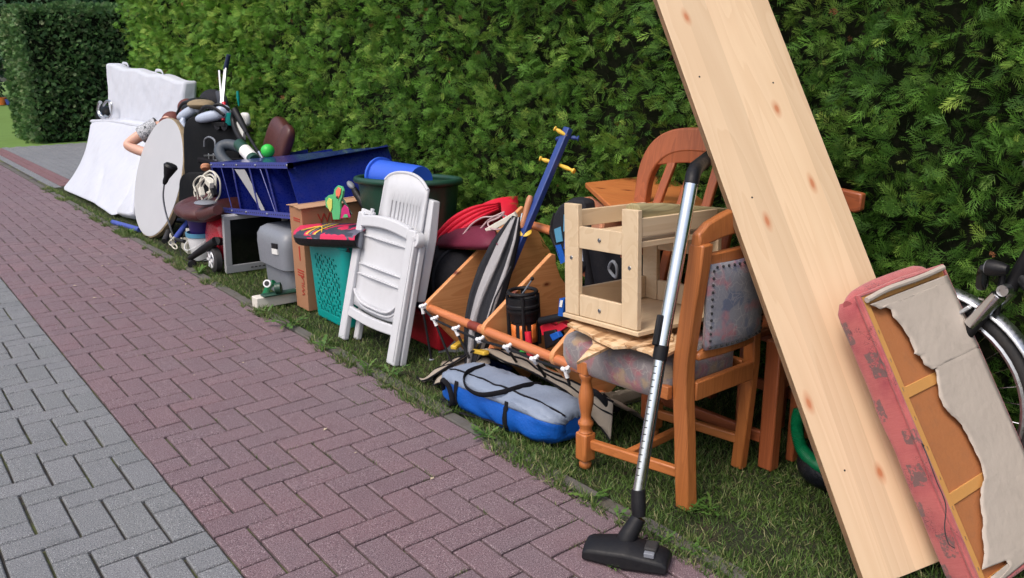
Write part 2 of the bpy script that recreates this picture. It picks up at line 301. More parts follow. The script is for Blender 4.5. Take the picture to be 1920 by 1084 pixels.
# ------------------------------------------------------------------ mesh building
V = Vector
class MB:
    def __init__(s): s.v = []; s.f = []; s.mi = []; s.cur = 0
    def add(s, vs, fs):
        b = len(s.v); s.v += [tuple(x) for x in vs]; s.f += [tuple(b + i for i in f) for f in fs]; s.mi += [s.cur] * len(fs); return s
    def hexa(s, p): return s.add(p, [(0, 3, 2, 1), (4, 5, 6, 7), (0, 1, 5, 4), (1, 2, 6, 5), (2, 3, 7, 6), (3, 0, 4, 7)])
    def obox(s, o, u, v, w):
        o, u, v, w = V(o), V(u), V(v), V(w); return s.hexa([o, o + u, o + u + v, o + v, o + w, o + u + w, o + u + v + w, o + v + w])
    def box(s, c, d, R=None):
        R = R or Matrix.Identity(3); c = V(c); x, y, z = [R @ V(e) for e in ((d[0], 0, 0), (0, d[1], 0), (0, 0, d[2]))]
        return s.obox(c - x / 2 - y / 2 - z / 2, x, y, z)
    def bb(s, a, b): return s.obox(a, (b[0] - a[0], 0, 0), (0, b[1] - a[1], 0), (0, 0, b[2] - a[2]))
    def bar(s, p, q, w, h, up=(0, 0, 1)):
        p, q = V(p), V(q); d = q - p; a = d.cross(V(up)).normalized(); b = a.cross(d).normalized()
        return s.obox(p - a * w / 2 - b * h / 2, a * w, b * h, d)
    def ring(s, c, a, b, n): return [c + a * math.cos(2 * PI * i / n) + b * math.sin(2 * PI * i / n) for i in range(n)]
    def tube(s, pts, r, n=8, closed=False, smooth=0, flat=None):
        pts = [V(p) for p in pts]
        if smooth: pts = catmull(pts, smooth, closed)
        m = len(pts); rr = r if isinstance(r, (list, tuple)) else [r] * 2
        T = []
        for i in range(m):
            a = pts[(i - 1) % m] if (closed or i > 0) else pts[i]; b = pts[(i + 1) % m] if (closed or i < m - 1) else pts[i]
            T.append((b - a).normalized())
        u = V((0, 0, 1)) if abs(T[0].z) < 0.9 else V((1, 0, 0)); u = (u - T[0] * u.dot(T[0])).normalized()
        vs = []
        for i in range(m):
            u = (u - T[i] * u.dot(T[i])); u = u.normalized() if u.length > 1e-6 else V((1, 0, 0)); w = T[i].cross(u)
            f = i / max(1, m - 1) * (len(rr) - 1); k = min(int(f), len(rr) - 2); rad = rr[k] + (rr[k + 1] - rr[k]) * (f - k)
            vs += s.ring(pts[i], u * rad, w * rad * (flat or 1), n)
        fs = []
        for i in range(m if closed else m - 1):
            for j in range(n):
                fs.append((i * n + j, i * n + (j + 1) % n, ((i + 1) % m) * n + (j + 1) % n, ((i + 1) % m) * n + j))
        if not closed: fs += [tuple(range(n))[::-1], tuple((m - 1) * n + j for j in range(n))]
        return s.add(vs, fs)
    def prism(s, pts, w):
        n = len(pts); w = V(w); pts = [V(p) for p in pts]
        return s.add(pts + [p + w for p in pts], [tuple(range(n))[::-1], tuple(range(n, 2 * n))] + [(i, (i + 1) % n, n + (i + 1) % n, n + i) for i in range(n)])
    def lathe(s, prof, o=(0, 0, 0), ax=(0, 0, 1), n=16, sx=1.0, sy=1.0, cap=True):
        o, ax = V(o), V(ax).normalized(); u = V((1, 0, 0)) if abs(ax.x) < 0.9 else V((0, 1, 0)); u = (u - ax * u.dot(ax)).normalized(); w = ax.cross(u)
        vs = []
        for r, z in prof: vs += s.ring(o + ax * z, u * r * sx, w * r * sy, n)
        m = len(prof); fs = [(i * n + j, i * n + (j + 1) % n, (i + 1) * n + (j + 1) % n, (i + 1) * n + j) for i in range(m - 1) for j in range(n)]
        if cap: fs += [tuple(range(n))[::-1], tuple((m - 1) * n + j for j in range(n))]
        return s.add(vs, fs)
    def ell(s, c, r, R=None, n=14, m=9, pw=1.0):
        R = R or Matrix.Identity(3); c = V(c); vs = []
        sg = lambda x: math.copysign(abs(x) ** pw, x)
        for i in range(m + 1):
            a = PI * i / m
            for j in range(n):
                b = 2 * PI * j / n
                vs.append(c + R @ V((r[0] * sg(math.sin(a)) * sg(math.cos(b)), r[1] * sg(math.sin(a)) * sg(math.sin(b)), r[2] * sg(math.cos(a)))))
        return s.add(vs, [(i * n + j, (i + 1) * n + j, (i + 1) * n + (j + 1) % n, i * n + (j + 1) % n) for i in range(m) for j in range(n)])
    def grid(s, P):
        m, n = len(P), len(P[0]); return s.add([p for row in P for p in row], [(i * n + j, i * n + j + 1, (i + 1) * n + j + 1, (i + 1) * n + j) for i in range(m - 1) for j in range(n - 1)])
    def loft(s, rings, cap=True):
        n = len(rings[0]); m = len(rings); fs = [(i * n + j, i * n + (j + 1) % n, (i + 1) * n + (j + 1) % n, (i + 1) * n + j) for i in range(m - 1) for j in range(n)]
        if cap: fs += [tuple(range(n))[::-1], tuple((m - 1) * n + j for j in range(n))]
        return s.add([p for r in rings for p in r], fs)
    def build(s, name, mat, parent=None, mw=None, smooth=False, bevel=0, sub=0, solid=0, seg=2, fix=True):
        me = bpy.data.meshes.new(name); me.from_pydata(s.v, [], s.f)
        mats = mat if isinstance(mat, (list, tuple)) else [mat]
        for x in mats: me.materials.append(M[x] if isinstance(x, str) else x)
        if len(mats) > 1: me.polygons.foreach_set('material_index', s.mi)
        if fix:
            import bmesh
            b = bmesh.new(); b.from_mesh(me); bmesh.ops.remove_doubles(b, verts=b.verts, dist=1e-5); bmesh.ops.recalc_face_normals(b, faces=b.faces); b.to_mesh(me); b.free()
        if smooth:
            me.polygons.foreach_set('use_smooth', [True] * len(me.polygons))
        o = bpy.data.objects.new(name, me); C.objects.link(o)
        mw = mw if mw is not None else Matrix.Identity(4)
        if parent is not None:
            o.parent = parent; mw = WM[parent.name].inverted() @ mw
        o.matrix_basis = mw; WM[o.name] = (WM[parent.name] if parent is not None else Matrix.Identity(4)) @ mw
        if solid: md = o.modifiers.new('solid', 'SOLIDIFY'); md.thickness = solid; md.offset = 0
        if bevel: md = o.modifiers.new('bevel', 'BEVEL'); md.width = bevel; md.segments = seg; md.limit_method = 'ANGLE'; md.angle_limit = 0.6
        if sub: md = o.modifiers.new('sub', 'SUBSURF'); md.levels = sub; md.render_levels = sub
        if bevel or (smooth and not sub): 
            me.polygons.foreach_set('use_smooth', [True] * len(me.polygons))
            try: me.set_sharp_from_angle(angle=0.7)
            except Exception: pass
        return o
WM = {}
def catmull(p, k, closed=False):
    out = []; n = len(p); rng = range(n if closed else n - 1)
    for i in rng:
        a = p[(i - 1) % n] if (closed or i > 0) else p[0] * 2 - p[1]; b = p[i]; c = p[(i + 1) % n]; d = p[(i + 2) % n] if (closed or i + 2 < n) else p[-1] * 2 - p[-2]
        for j in range(k):
            t = j / k; out.append(0.5 * ((2 * b) + (c - a) * t + (2 * a - 5 * b + 4 * c - d) * t * t + (3 * b - a - 3 * c + d) * t ** 3))
    if not closed: out.append(p[-1])
    return out
def tag(o, label, cat, group=None):
    o['label'] = label; o['category'] = cat
    if group: o['group'] = group
    return o
def thing(name, label, cat, loc=(0, 0, 0), group=None):
    o = bpy.data.objects.new(name, None); C.objects.link(o); o.location = loc; o.empty_display_size = 0.1
    WM[o.name] = Matrix.Translation(loc); return tag(o, label, cat, group)
def struct(o, kind='structure'): o['kind'] = kind; return o
def frame(o, u, v):          # local x along u, y along v
    u = V(u).normalized(); v = V(v); v = (v - u * v.dot(u)).normalized(); w = u.cross(v)
    return Matrix.Translation(V(o)) @ Matrix((u, v, w)).transposed().to_4x4()
def text(body, size, mat, parent, o, u, v, ext=0.0008, name='lettering'):
    cu = bpy.data.curves.new(name, 'FONT'); cu.body = body; cu.size = size; cu.extrude = ext; cu.materials.append(M[mat])
    tmp = bpy.data.objects.new('tmp', cu); C.objects.link(tmp); me = bpy.data.meshes.new_from_object(tmp.evaluated_get(bpy.context.evaluated_depsgraph_get())); bpy.data.objects.remove(tmp); me.materials.clear(); me.materials.append(M[mat])
    ob = bpy.data.objects.new(name, me); C.objects.link(ob); ob.parent = parent; ob.matrix_basis = WM[parent.name].inverted() @ frame(o, u, v); return ob
def tube1(name, pts, r, mat, parent=None, n=8, smooth=6, **k): return MB().tube(pts, r, n, smooth=smooth, **k).build(name, mat, parent, smooth=True)
def rbox(c, d, pw=0.35, R=None, n=24, m=14): return MB().ell(c, (d[0] / 2, d[1] / 2, d[2] / 2), R, n, m, pw)
def eul(x, y, z): return (Matrix.Rotation(z, 3, 'Z') @ Matrix.Rotation(y, 3, 'Y') @ Matrix.Rotation(x, 3, 'X'))

# ------------------------------------------------------------------ ground, paving, kerb
def sheet(name, x0, x1, y0, y1, z, mat, nx=1, ny=1, h=0.0):
    P = [[(x0 + (x1 - x0) * i / nx, y0 + (y1 - y0) * j / ny, z + (h * noise.noise((i * 0.9, j * 0.9, 3.3)) if 0 < i < nx and 0 < j < ny else 0)) for j in range(ny + 1)] for i in range(nx + 1)]
    return struct(MB().grid(P).build(name, mat))
sheet('ground', -120, 120, -60, 160, -0.08, 'soil')
sheet('lawn', 1.058, 2.9, -5, 7.42, -0.012, 'soil', 24, 120, 0.012)
M['lawnfar'] = plain('mown_lawn', srgb(92, 122, 50), 1.0, var=0.25, dirt=0.0, bump=0.6, scale=10)
sheet('far_lawn', 1.06, 30, 13.3, 80, -0.01, 'lawnfar')
sheet('road_bed', -6, 1.0, -5, 60, -0.02, 'joint')
sheet('driveway_bed', 1.058, 9, 7.42, 13.3, -0.02, 'joint')

def chamf(a, b, g=0.0026, h=0.05, c=0.0035, gx=0.0042, gy=0.0036):     # one concrete paver a x b, bevelled top edge, centred at its own origin, top at z=0
    x, y = a / 2 - gx, b / 2 - gy; m = MB(); r = [(x, y), (-x, y), (-x, -y), (x, -y)]; q = [(x - c, y - c), (-x + c, y - c), (-x + c, -y + c), (x - c, -y + c)]
    return m.add([(p[0], p[1], -h) for p in r] + [(p[0], p[1], -0.0035) for p in r] + [(p[0], p[1], 0) for p in q],
                 [(0, 1, 5, 4), (1, 2, 6, 5), (2, 3, 7, 6), (3, 0, 4, 7), (4, 5, 9, 8), (5, 6, 10, 9), (6, 7, 11, 10), (7, 4, 8, 11), (8, 9, 10, 11)])
def screen(p):
    d = Rc.transposed() @ (V(p) - camo.matrix_world.translation)
    return (960 + 1560 * d.x / -d.z, 542 - 1560 * d.y / -d.z, -d.z) if d.z < -0.1 else None
def paving(name, u0, u1, v0, v1, off, ph, mat, limit=300):
    bed = struct(MB().bb((u0 * 0.1, -v1 * 0.1 - off, -0.06), (u1 * 0.1, -v0 * 0.1 - off, -0.013)).build(name, 'joint'))
    cells = []
    for v in range(v0, v1):
        for u in range(u0, u1):
            d = (v - u + ph) % 4
            if d == 0: cells.append((u + 1, v + 0.5, 2, 1) if u + 1 < u1 else (u + 0.5, v + 0.5, 1, 1))
            elif d == 3 and u == u0: cells.append((u + 0.5, v + 0.5, 1, 1))
            elif d == 1: cells.append((u + 0.5, v + 1, 1, 2) if v + 1 < v1 else (u + 0.5, v + 0.5, 1, 1))
            elif d == 2 and v == v0: cells.append((u + 0.5, v + 0.5, 1, 1))
    seen = []; rest = []
    for c in cells:
        p = (c[0] * 0.1, -c[1] * 0.1 - off, 0); s = screen(p)
        if s and -20 < s[0] < 1940 and -20 < s[1] < 1104: seen.append((s[2], c, p))
        else: rest.append((0, c, p))
    seen.sort(key=lambda t: t[0]); rest += seen[limit:]; me = {}
    for k in ((2, 1), (1, 1), (1, 2)):
        o = chamf(k[0] * 0.1, k[1] * 0.1).build('paver', mat, bed); me[k] = o.data; bpy.data.objects.remove(o)
    for _, c, p in seen[:limit]:
        o = bpy.data.objects.new('paver', me[(c[2], c[3])]); C.objects.link(o); o.parent = bed
        o.location = (p[0] + random.gauss(0, 0.0006), p[1] + random.gauss(0, 0.0006), random.gauss(0, 0.0005))
        o.rotation_euler = (random.gauss(0, 0.0025), random.gauss(0, 0.0025), random.gauss(0, 0.006))
    m = MB()
    for _, c, p in rest:
        q = chamf(c[2] * 0.1, c[3] * 0.1); z = random.gauss(0, 0.001); m.add([(a + p[0], b + p[1], e + z) for a, b, e in q.v], q.f)
    struct(m.build('distant_pavers', mat, bed, fix=False), 'stuff'); return bed
paving('red_paving', 0, 10, -165, 35, 0.0, 0, 'pavred')
paving('grey_paving', -24, 0, -60, 35, 0.045, 2, 'pavgrey')
dr = struct(MB().bb((1.07, 7.43, -0.06), (5.2, 13.3, -0.008)).build('driveway', 'joint'))
m = MB(); m2 = MB()
for i in range(0, 36):
    for j in range(29):
        x, y = 1.15 + i * 0.1, 7.55 + j * 0.2 + (i % 2) * 0.1; q = chamf(0.1, 0.2)
        (m2 if i in (1, 2) else m).add([(a + x, b + y, e + random.gauss(0, 0.001)) for a, b, e in q.v], q.f)
struct(m.build('grey_pavers', 'pavgrey', dr, fix=False), 'stuff'); struct(m2.build('red_row_pavers', 'pavrow', dr, fix=False), 'stuff')
kb = struct(MB().bb((1.002, -5, -0.1), (1.054, 14, -0.03)).build('kerb', 'joint'))
y = -4.6; k0 = None
while y < 14:
    if k0 is None:
        k0 = MB().bb((0, 0, -0.06), (0.052, 0.992, 0.0)).build('kerb_stone', 'kerb', kb, bevel=0.006); o = k0
    else:
        o = k0.copy(); C.objects.link(o)
    o.matrix_basis = Matrix.Translation((1.003 + random.gauss(0, 0.001), y, 0.006 + random.gauss(0, 0.002))) @ Matrix.Rotation(random.gauss(0, 0.003), 4, 'Y'); y += 1.0

# ------------------------------------------------------------------ foliage and grass (numpy meshes)
def leafmesh(name, mat, tv, tt, tf, pos, ax, nrm, size, tint, parent=None):
    """tv template verts (k,3) x along axis, y sideways, z bend; tt template tint (k); tf faces (quads); one copy per pos"""
    n = len(pos); k = len(tv)
    ax = ax / np.linalg.norm(ax, axis=1)[:, None]; s = np.cross(nrm, ax); s /= np.linalg.norm(s, axis=1)[:, None] + 1e-9; w = np.cross(ax, s)
    P = pos[:, None] + size[:, None, None] * (tv[None, :, 0, None] * ax[:, None] + tv[None, :, 1, None] * s[:, None] + tv[None, :, 2, None] * w[:, None])
    F = (tf[None] + (np.arange(n) * k)[:, None, None]).reshape(-1, tf.shape[1])
    me = bpy.data.meshes.new(name); me.vertices.add(n * k); me.vertices.foreach_set('co', P.ravel().astype(np.float32))
    nf, q = F.shape; me.loops.add(nf * q); me.loops.foreach_set('vertex_index', F.ravel().astype(np.int32))
    me.polygons.add(nf); me.polygons.foreach_set('loop_start', np.arange(0, nf * q, q, dtype=np.int32)); me.update(calc_edges=True)
    a = me.attributes.new('tint', 'FLOAT_COLOR', 'POINT'); col = np.zeros((n, k, 4), np.float32)
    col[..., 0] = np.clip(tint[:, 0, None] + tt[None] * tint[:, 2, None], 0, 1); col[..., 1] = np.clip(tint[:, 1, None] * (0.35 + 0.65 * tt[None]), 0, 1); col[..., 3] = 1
    a.data.foreach_set('color', col.ravel()); me.materials.append(M[mat])
    o = bpy.data.objects.new(name, me); C.objects.link(o)
    if parent is not None: o.parent = parent; o.matrix_basis = WM[parent.name].inverted()
    return o
def kite(v, t, f, p, d, L, w, t0, t1, z0=0, z1=0):
    p = np.array(p); d = np.array(d) / np.hypot(*d); s = np.array((-d[1], d[0])); b = len(v)
    for q, zz, tn in ((p, z0, t0), (p + d * L * 0.45 + s * w / 2, (z0 + z1) / 2, (t0 + t1) / 2), (p + d * L, z1, t1), (p + d * L * 0.45 - s * w / 2, (z0 + z1) / 2, (t0 + t1) / 2)):
        v.append((q[0], q[1], zz)); t.append(tn)
    f.append((b, b + 1, b + 2, b + 3))
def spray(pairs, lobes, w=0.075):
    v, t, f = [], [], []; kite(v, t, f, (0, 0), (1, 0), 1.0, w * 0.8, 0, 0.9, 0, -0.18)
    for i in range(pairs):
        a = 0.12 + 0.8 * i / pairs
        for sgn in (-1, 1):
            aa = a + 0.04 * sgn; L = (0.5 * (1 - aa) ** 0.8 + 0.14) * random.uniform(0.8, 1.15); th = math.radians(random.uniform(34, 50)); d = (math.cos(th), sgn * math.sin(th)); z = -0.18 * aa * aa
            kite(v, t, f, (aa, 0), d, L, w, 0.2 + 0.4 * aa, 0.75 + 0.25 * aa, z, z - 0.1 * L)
            for j in range(lobes):
                b = 0.35 + 0.5 * j / max(1, lobes); th2 = th + (0.6 if (j % 2) else -0.6) 
                kite(v, t, f, (aa + d[0] * L * b, d[1] * L * b), (math.cos(th2), sgn * math.sin(th2)), L * 0.42, w * 0.75, 0.5, 0.95, z - 0.1 * L * b, z - 0.1 * L * b - 0.02)
    return np.array(v, float), np.array(t, float), np.array(f, int)
def nz(a, s): return np.array([noise.noise((p[0] * s, p[1] * s, p[2] * s)) for p in a])

HX, HY0, HY1, HZ = 2.06, -5.2, 7.15, 2.55
hedge = thing('hedge', 'tall bright green clipped thuja hedge running behind all the discarded things', 'hedge', (2.5, 1, 0))
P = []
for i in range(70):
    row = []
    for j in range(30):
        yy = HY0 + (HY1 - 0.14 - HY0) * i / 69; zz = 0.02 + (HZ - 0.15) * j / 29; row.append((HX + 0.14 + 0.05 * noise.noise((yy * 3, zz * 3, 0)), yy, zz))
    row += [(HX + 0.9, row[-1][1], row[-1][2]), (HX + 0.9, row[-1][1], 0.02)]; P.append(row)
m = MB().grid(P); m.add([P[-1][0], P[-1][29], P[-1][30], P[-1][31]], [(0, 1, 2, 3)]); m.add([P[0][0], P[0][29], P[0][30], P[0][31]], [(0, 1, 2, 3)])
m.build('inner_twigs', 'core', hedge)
def hedgefol(y0, y1, dens, size, pairs, lobes, end=False, w=0.075):
    area = (y1 - y0) * (HZ - 0.1) if not end else 0.9 * HZ
    n = int(area * dens / 6); cp = np.random.rand(n, 3)
    if end: c = np.stack([HX + 0.02 + cp[:, 0] * 0.9, np.full(n, HY1 - 0.03), 0.06 + cp[:, 1] * (HZ - 0.1)], 1); out = np.array((0, 1, 0.0))
    else: c = np.stack([np.full(n, HX), y0 + cp[:, 0] * (y1 - y0), 0.06 + cp[:, 1] * (HZ - 0.08)], 1); out = np.array((-1.0, 0, 0))
    bulge = nz(c, 2.3) * 0.06 + nz(c, 7.0) * 0.05; dep = np.random.rand(n) ** 1.3 * 0.13 - 0.03
    c -= out[None] * (dep - bulge)[:, None] * 1.0
    c[:, 0] += np.clip(0.35 - c[:, 2], 0, 1) * 0.25 * (0 if end else 1)
    R_ = np.random.randn
    dirc = out[None] * 0.75 + np.stack([R_(n) * 0.2, R_(n) * 0.75, R_(n) * 0.45 + 0.28], 1)
    k = 6; pos = np.repeat(c, k, 0) + R_(n * k, 3) * size * 0.42; d = np.repeat(dirc, k, 0) + R_(n * k, 3) * 0.42
    nr = np.repeat(out[None] * 0.7 + R_(n, 3) * 0.55 + np.array((0, 0, 0.5)), k, 0) + R_(n * k, 3) * 0.3
    sz = size * np.random.uniform(0.6, 1.25, n * k)
    # young growth is lighter; sprays also turn lighter and yellower towards the far end of the hedge
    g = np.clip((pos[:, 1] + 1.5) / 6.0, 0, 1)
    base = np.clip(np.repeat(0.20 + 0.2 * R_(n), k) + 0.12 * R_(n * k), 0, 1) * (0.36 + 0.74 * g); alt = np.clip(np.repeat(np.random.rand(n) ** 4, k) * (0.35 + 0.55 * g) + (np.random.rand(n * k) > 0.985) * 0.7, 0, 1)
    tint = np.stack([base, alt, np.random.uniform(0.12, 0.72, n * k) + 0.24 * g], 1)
    third = len(pos) // 3
    return [(pos[q::3], d[q::3], nr[q::3], sz[q::3], tint[q::3]) for q in range(3)], pairs, lobes, w
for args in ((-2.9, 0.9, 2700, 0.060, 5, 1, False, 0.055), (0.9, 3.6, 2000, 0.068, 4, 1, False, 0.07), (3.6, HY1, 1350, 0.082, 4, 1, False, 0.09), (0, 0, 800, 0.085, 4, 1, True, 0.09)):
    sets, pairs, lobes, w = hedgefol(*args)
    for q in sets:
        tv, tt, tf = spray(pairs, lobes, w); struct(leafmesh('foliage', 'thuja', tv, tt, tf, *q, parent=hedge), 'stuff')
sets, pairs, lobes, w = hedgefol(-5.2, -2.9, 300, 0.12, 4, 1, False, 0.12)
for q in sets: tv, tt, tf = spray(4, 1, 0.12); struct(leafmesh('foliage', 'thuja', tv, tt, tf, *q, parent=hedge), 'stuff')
dd_ = np.stack([np.full(260, HX - 0.03) + np.random.rand(260) * 0.07, np.random.uniform(-2.8, 7, 260), np.random.uniform(0.3, 2.4, 260)], 1)
tv, tt, tf = spray(3, 1, 0.09); struct(leafmesh('dead_sprays', 'deadleaf', tv, tt, tf, dd_, np.random.randn(260, 3) + np.array((-0.6, 0, -0.3)), np.random.randn(260, 3), np.random.uniform(0.025, 0.06, 260), np.zeros((260, 3)), parent=hedge), 'stuff')
for y in np.arange(-4.8, 7.0, 0.45):
    MB().tube([(2.3, y, -0.05), (2.32 + random.gauss(0, .03), y + random.gauss(0, .05), 1.2), (2.33, y, 2.2)], [0.03, 0.02, 0.01], 7, smooth=3).build('trunk', 'bark', hedge, smooth=True)

def blockfol(name, label, cat, x0, x1, y0, y1, z0, z1, dens, size, mat, parent=None):
    t = thing(name, label, cat, ((x0 + x1) / 2, (y0 + y1) / 2, 0)); i = size * 1.1
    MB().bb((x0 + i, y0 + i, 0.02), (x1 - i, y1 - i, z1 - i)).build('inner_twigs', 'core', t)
    pos, out = [], []
    for (o, u, v, nn) in (((x0, y0, z0), (x1 - x0, 0, 0), (0, 0, z1 - z0), (0, -1, 0)), ((x0, y0, z0), (0, y1 - y0, 0), (0, 0, z1 - z0), (-1, 0, 0)), ((x0, y0, z1), (x1 - x0, 0, 0), (0, y1 - y0, 0), (0, 0, 1))):
        ar = np.linalg.norm(np.cross(u, v)); n = int(ar * dens); r = np.random.rand(n, 2); p = np.array(o) + r[:, :1] * np.array(u) + r[:, 1:] * np.array(v)
        p += (nz(p, 1.6) * 0.12 - np.random.rand(n) ** 1.5 * 0.14)[:, None] * np.array(nn); pos.append(p); out.append(np.repeat([nn], n, 0))
    pos = np.concatenate(pos); out = np.concatenate(out).astype(float); n = len(pos)
    tv, tt, tf = spray(3, 1, 0.16); R_ = np.random.randn
    tint = np.stack([np.clip(0.25 + 0.25 * R_(n), 0, 1), np.random.rand(n) ** 6, np.full(n, 0.35)], 1)
    struct(leafmesh('foliage', mat, tv, tt, tf, pos, out * 0.7 + R_(n, 3) * 0.6, R_(n, 3), size * np.random.uniform(0.6, 1.3, n), tint, parent=t), 'stuff'); return t
fh = blockfol('clipped_hedge', 'dark green block of clipped conifer hedge beyond the driveway', 'hedge', 2.0, 7.5, 13.7, 15.6, 0.03, 2.32, 1100, 0.085, 'yew')
for i in range(6): MB().tube([(2.5 + i * 0.9, 14.6, -0.05), (2.5 + i * 0.9, 14.6, 1.9)], [0.06, 0.03], 7).build('trunk', 'bark', fh, smooth=True)

def tree(x, y, R_, zc, h, label, nl=7000, size=0.16, trunkh=None):
    t = thing('tree', label, 'tree', (x, y, 0)); tr = MB(); tr.tube([(x, y, -0.1), (x + 0.1, y, zc * 0.6), (x, y + 0.1, zc + h * 0.5)], [0.22, 0.14, 0.05], 9, smooth=4)
    tr.build('trunk', 'bark', t, smooth=True); cl = []
    for i in range(16):
        a = random.uniform(0, 2 * PI); rr = R_ * math.sqrt(random.random()) * 0.8; z = zc + random.uniform(-1, 1) * h * 0.75
        k = math.sqrt(max(0.1, 1 - ((z - zc) / h) ** 2)); c = (x + math.cos(a) * rr * k, y + math.sin(a) * rr * k, max(0.5, z)); cl.append((c, R_ * random.uniform(0.3, 0.5)))
        MB().tube([(x, y, zc * 0.5), ((x + c[0]) / 2, (y + c[1]) / 2, (zc * 0.5 + c[2]) / 2 + 0.2), c], [0.07, 0.04, 0.015], 5, smooth=3).build('limb', 'bark', t, smooth=True)
    w = np.random.randint(0, len(cl), nl); cc = np.array([c[0] for c in cl])[w]; rr = np.array([c[1] for c in cl])[w]
    d = np.random.randn(nl, 3); d /= np.linalg.norm(d, axis=1)[:, None]; pos = cc + d * (rr * np.random.uniform(0.55, 1.05, nl))[:, None]; pos[:, 2] = np.maximum(pos[:, 2], 0.1)
    v, tt, f = [], [], []
    for k in range(5): kite(v, tt, f, (0.15 * k, 0), (math.cos(0.9 * (-1) ** k), math.sin(0.9 * (-1) ** k)), 0.6, 0.34, 0.2, 0.8, 0, -0.1)
    tint = np.stack([np.clip(0.3 + 0.3 * np.random.randn(nl), 0, 1), np.random.rand(nl) ** 5, np.full(nl, 0.3)], 1)
    struct(leafmesh('crown', 'treeleaf', np.array(v), np.array(tt), np.array(f), pos, d + np.random.randn(nl, 3) * 0.6, np.random.randn(nl, 3), size * np.random.uniform(0.7, 1.4, nl), tint, parent=t), 'stuff')
    ih = MB()
    for c, r in cl: ih.ell(c, (r * 0.62, r * 0.62, r * 0.62), None, 8, 6)
    ih.build('inner_twigs', 'core', t)
tree(4.6, 33.5, 3.6, 3.6, 3.6, 'dark leafy tree at the end of the far lawn', 9000, 0.22)
tree(4.9, 22.0, 2.2, 2.6, 2.4, 'dark broadleaf tree rising behind the left corner of the clipped hedge', 9000, 0.15)
tree(8.6, 20.5, 2.8, 3.4, 3.0, 'dark broadleaf tree rising behind the right half of the clipped hedge', 9000, 0.15)
tree(9.8, 34.0, 4.2, 4.2, 4.0, 'large dark tree far behind the clipped hedge', 8000, 0.25)
tree(0.2, 40.0, 4.5, 4.2, 4.2, 'dark tree far down the road, left of the lawn', 6000, 0.3)
tree(15.5, 30.0, 5.0, 4.4, 4.4, 'dark tree behind the tall hedge, farthest to the right', 6000, 0.3)

def grass(name, pts, size, mat='grass', parent=None, tallv=0.5, dry=0.12):
    n = len(pts); v, t, f = [], [], []
    b = 0
    for (x0, w0, x1, w1, z0, z1) in ((0, 0.045, 0.5, 0.04, 0, 0.05), (0.5, 0.04, 1.0, 0.004, 0.05, 0.3)):
        v += [(x0, -w0, z0), (x0, w0, z0), (x1, w1, z1), (x1, -w1, z1)]; t += [x0, x0, x1, x1]; f.append((b, b + 1, b + 2, b + 3)); b += 4
    ax = np.random.randn(n, 3) * np.array((0.5, 0.5, 0.25)) + np.array((0, 0, 0.75)); ax[:, 2] = np.abs(ax[:, 2]) + 0.08
    tint = np.stack([np.clip(0.3 + 0.3 * np.random.randn(n), 0, 1), (np.random.rand(n) < dry) * np.random.rand(n), np.full(n, 0.4)], 1)
    return struct(leafmesh(name, mat, np.array(v, float), np.array(t, float), np.array(f), pts, ax, np.random.randn(n, 3), size * np.random.uniform(1 - tallv, 1 + tallv, n), tint, parent), 'stuff')
def scatter(n, x0, x1, y0, y1, z=-0.012): r = np.random.rand(n, 2); return np.stack([x0 + r[:, 0] * (x1 - x0), y0 + r[:, 1] * (y1 - y0), np.full(n, z)], 1)
g = [scatter(62000, 1.06, 2.15, -2.9, -0.6), scatter(40000, 1.06, 2.05, -0.6, 2.6), scatter(14000, 1.06, 1.9, 2.6, 7.4)]
g = np.concatenate(g); gn = nz(g, 4.0); g = g[(gn > -0.42 + np.random.rand(len(g)) * 0.12) | (np.random.rand(len(g)) < 0.45)]
grass('grass', g, 0.024, dry=0.26)
# ragged edge growing over the kerb and in the joints
e = scatter(24000, 0.955, 1.075, -3, 7.4, 0.0); en = nz(e, 2.1) + 0.6 * nz(e, 8.0); e = e[(en > 0.10 - 0.22 * (e[:, 1] < 0)) | ((e[:, 0] > 1.045) & (en > -0.35))]
grass('kerb_grass', e, 0.03, dry=0.35)
k = scatter(16000, 0.15, 1.0, -2.6, 2.5, -0.006); j = np.round(k[:, :2] / 0.1) * 0.1
sel = np.random.rand(16000) < 0.5; k[sel, 0] = j[sel, 0]; k[~sel, 1] = j[~sel, 1]; cu_, cv_ = np.floor((k[:, 0] + 0.001) * 10).astype(int), np.floor((-k[:, 1] + 0.001) * 10).astype(int); dd2 = (cv_ - cu_) % 4; ok = np.where(sel, dd2 != 3, (dd2 == 0) | (dd2 == 3) | (dd2 == 1)); k = k[ok]; kn = nz(k, 2.7) + 0.7 * nz(k, 9.0); k = k[kn > 0.34 - (k[:, 0] - 0.5) * 0.5]
grass('joint_moss', k, 0.012, dry=0.4)

def weed(x, y, s, kind):
    t = thing('weed', kind[0], 'weed', (x, y, 0), 'weeds growing along the kerb')
    n = random.randint(9, 15); v, tt, f = [], [], []
    for q in range(4): kite(v, tt, f, (0.3 * q, 0), (1, 0), 0.42, 0.16 + 0.09 * (q if q < 3 else 1), 0.3, 0.8, 0.14 * math.sin(q * 0.8), 0.14 * math.sin(q * 0.8 + 0.8))
    a = np.random.rand(n) * 2 * PI; ax = np.stack([np.cos(a), np.sin(a), np.random.uniform(0.1, 0.9, n)], 1)
    pos = np.tile((x, y, 0.004), (n, 1)) + np.random.randn(n, 3) * np.array((0.008, 0.008, 0.001))
    o = leafmesh('leaf_rosette', 'weed', np.array(v, float), np.array(tt, float), np.array(f), pos, ax, np.tile((0, 0, 1.0), (n, 1)) + np.random.randn(n, 3) * 0.2, s * np.random.uniform(0.6, 1.2, n), np.stack([np.random.rand(n) * 0.6, np.random.rand(n) ** 4 * 0.5, np.full(n, 0.3)], 1), parent=t)
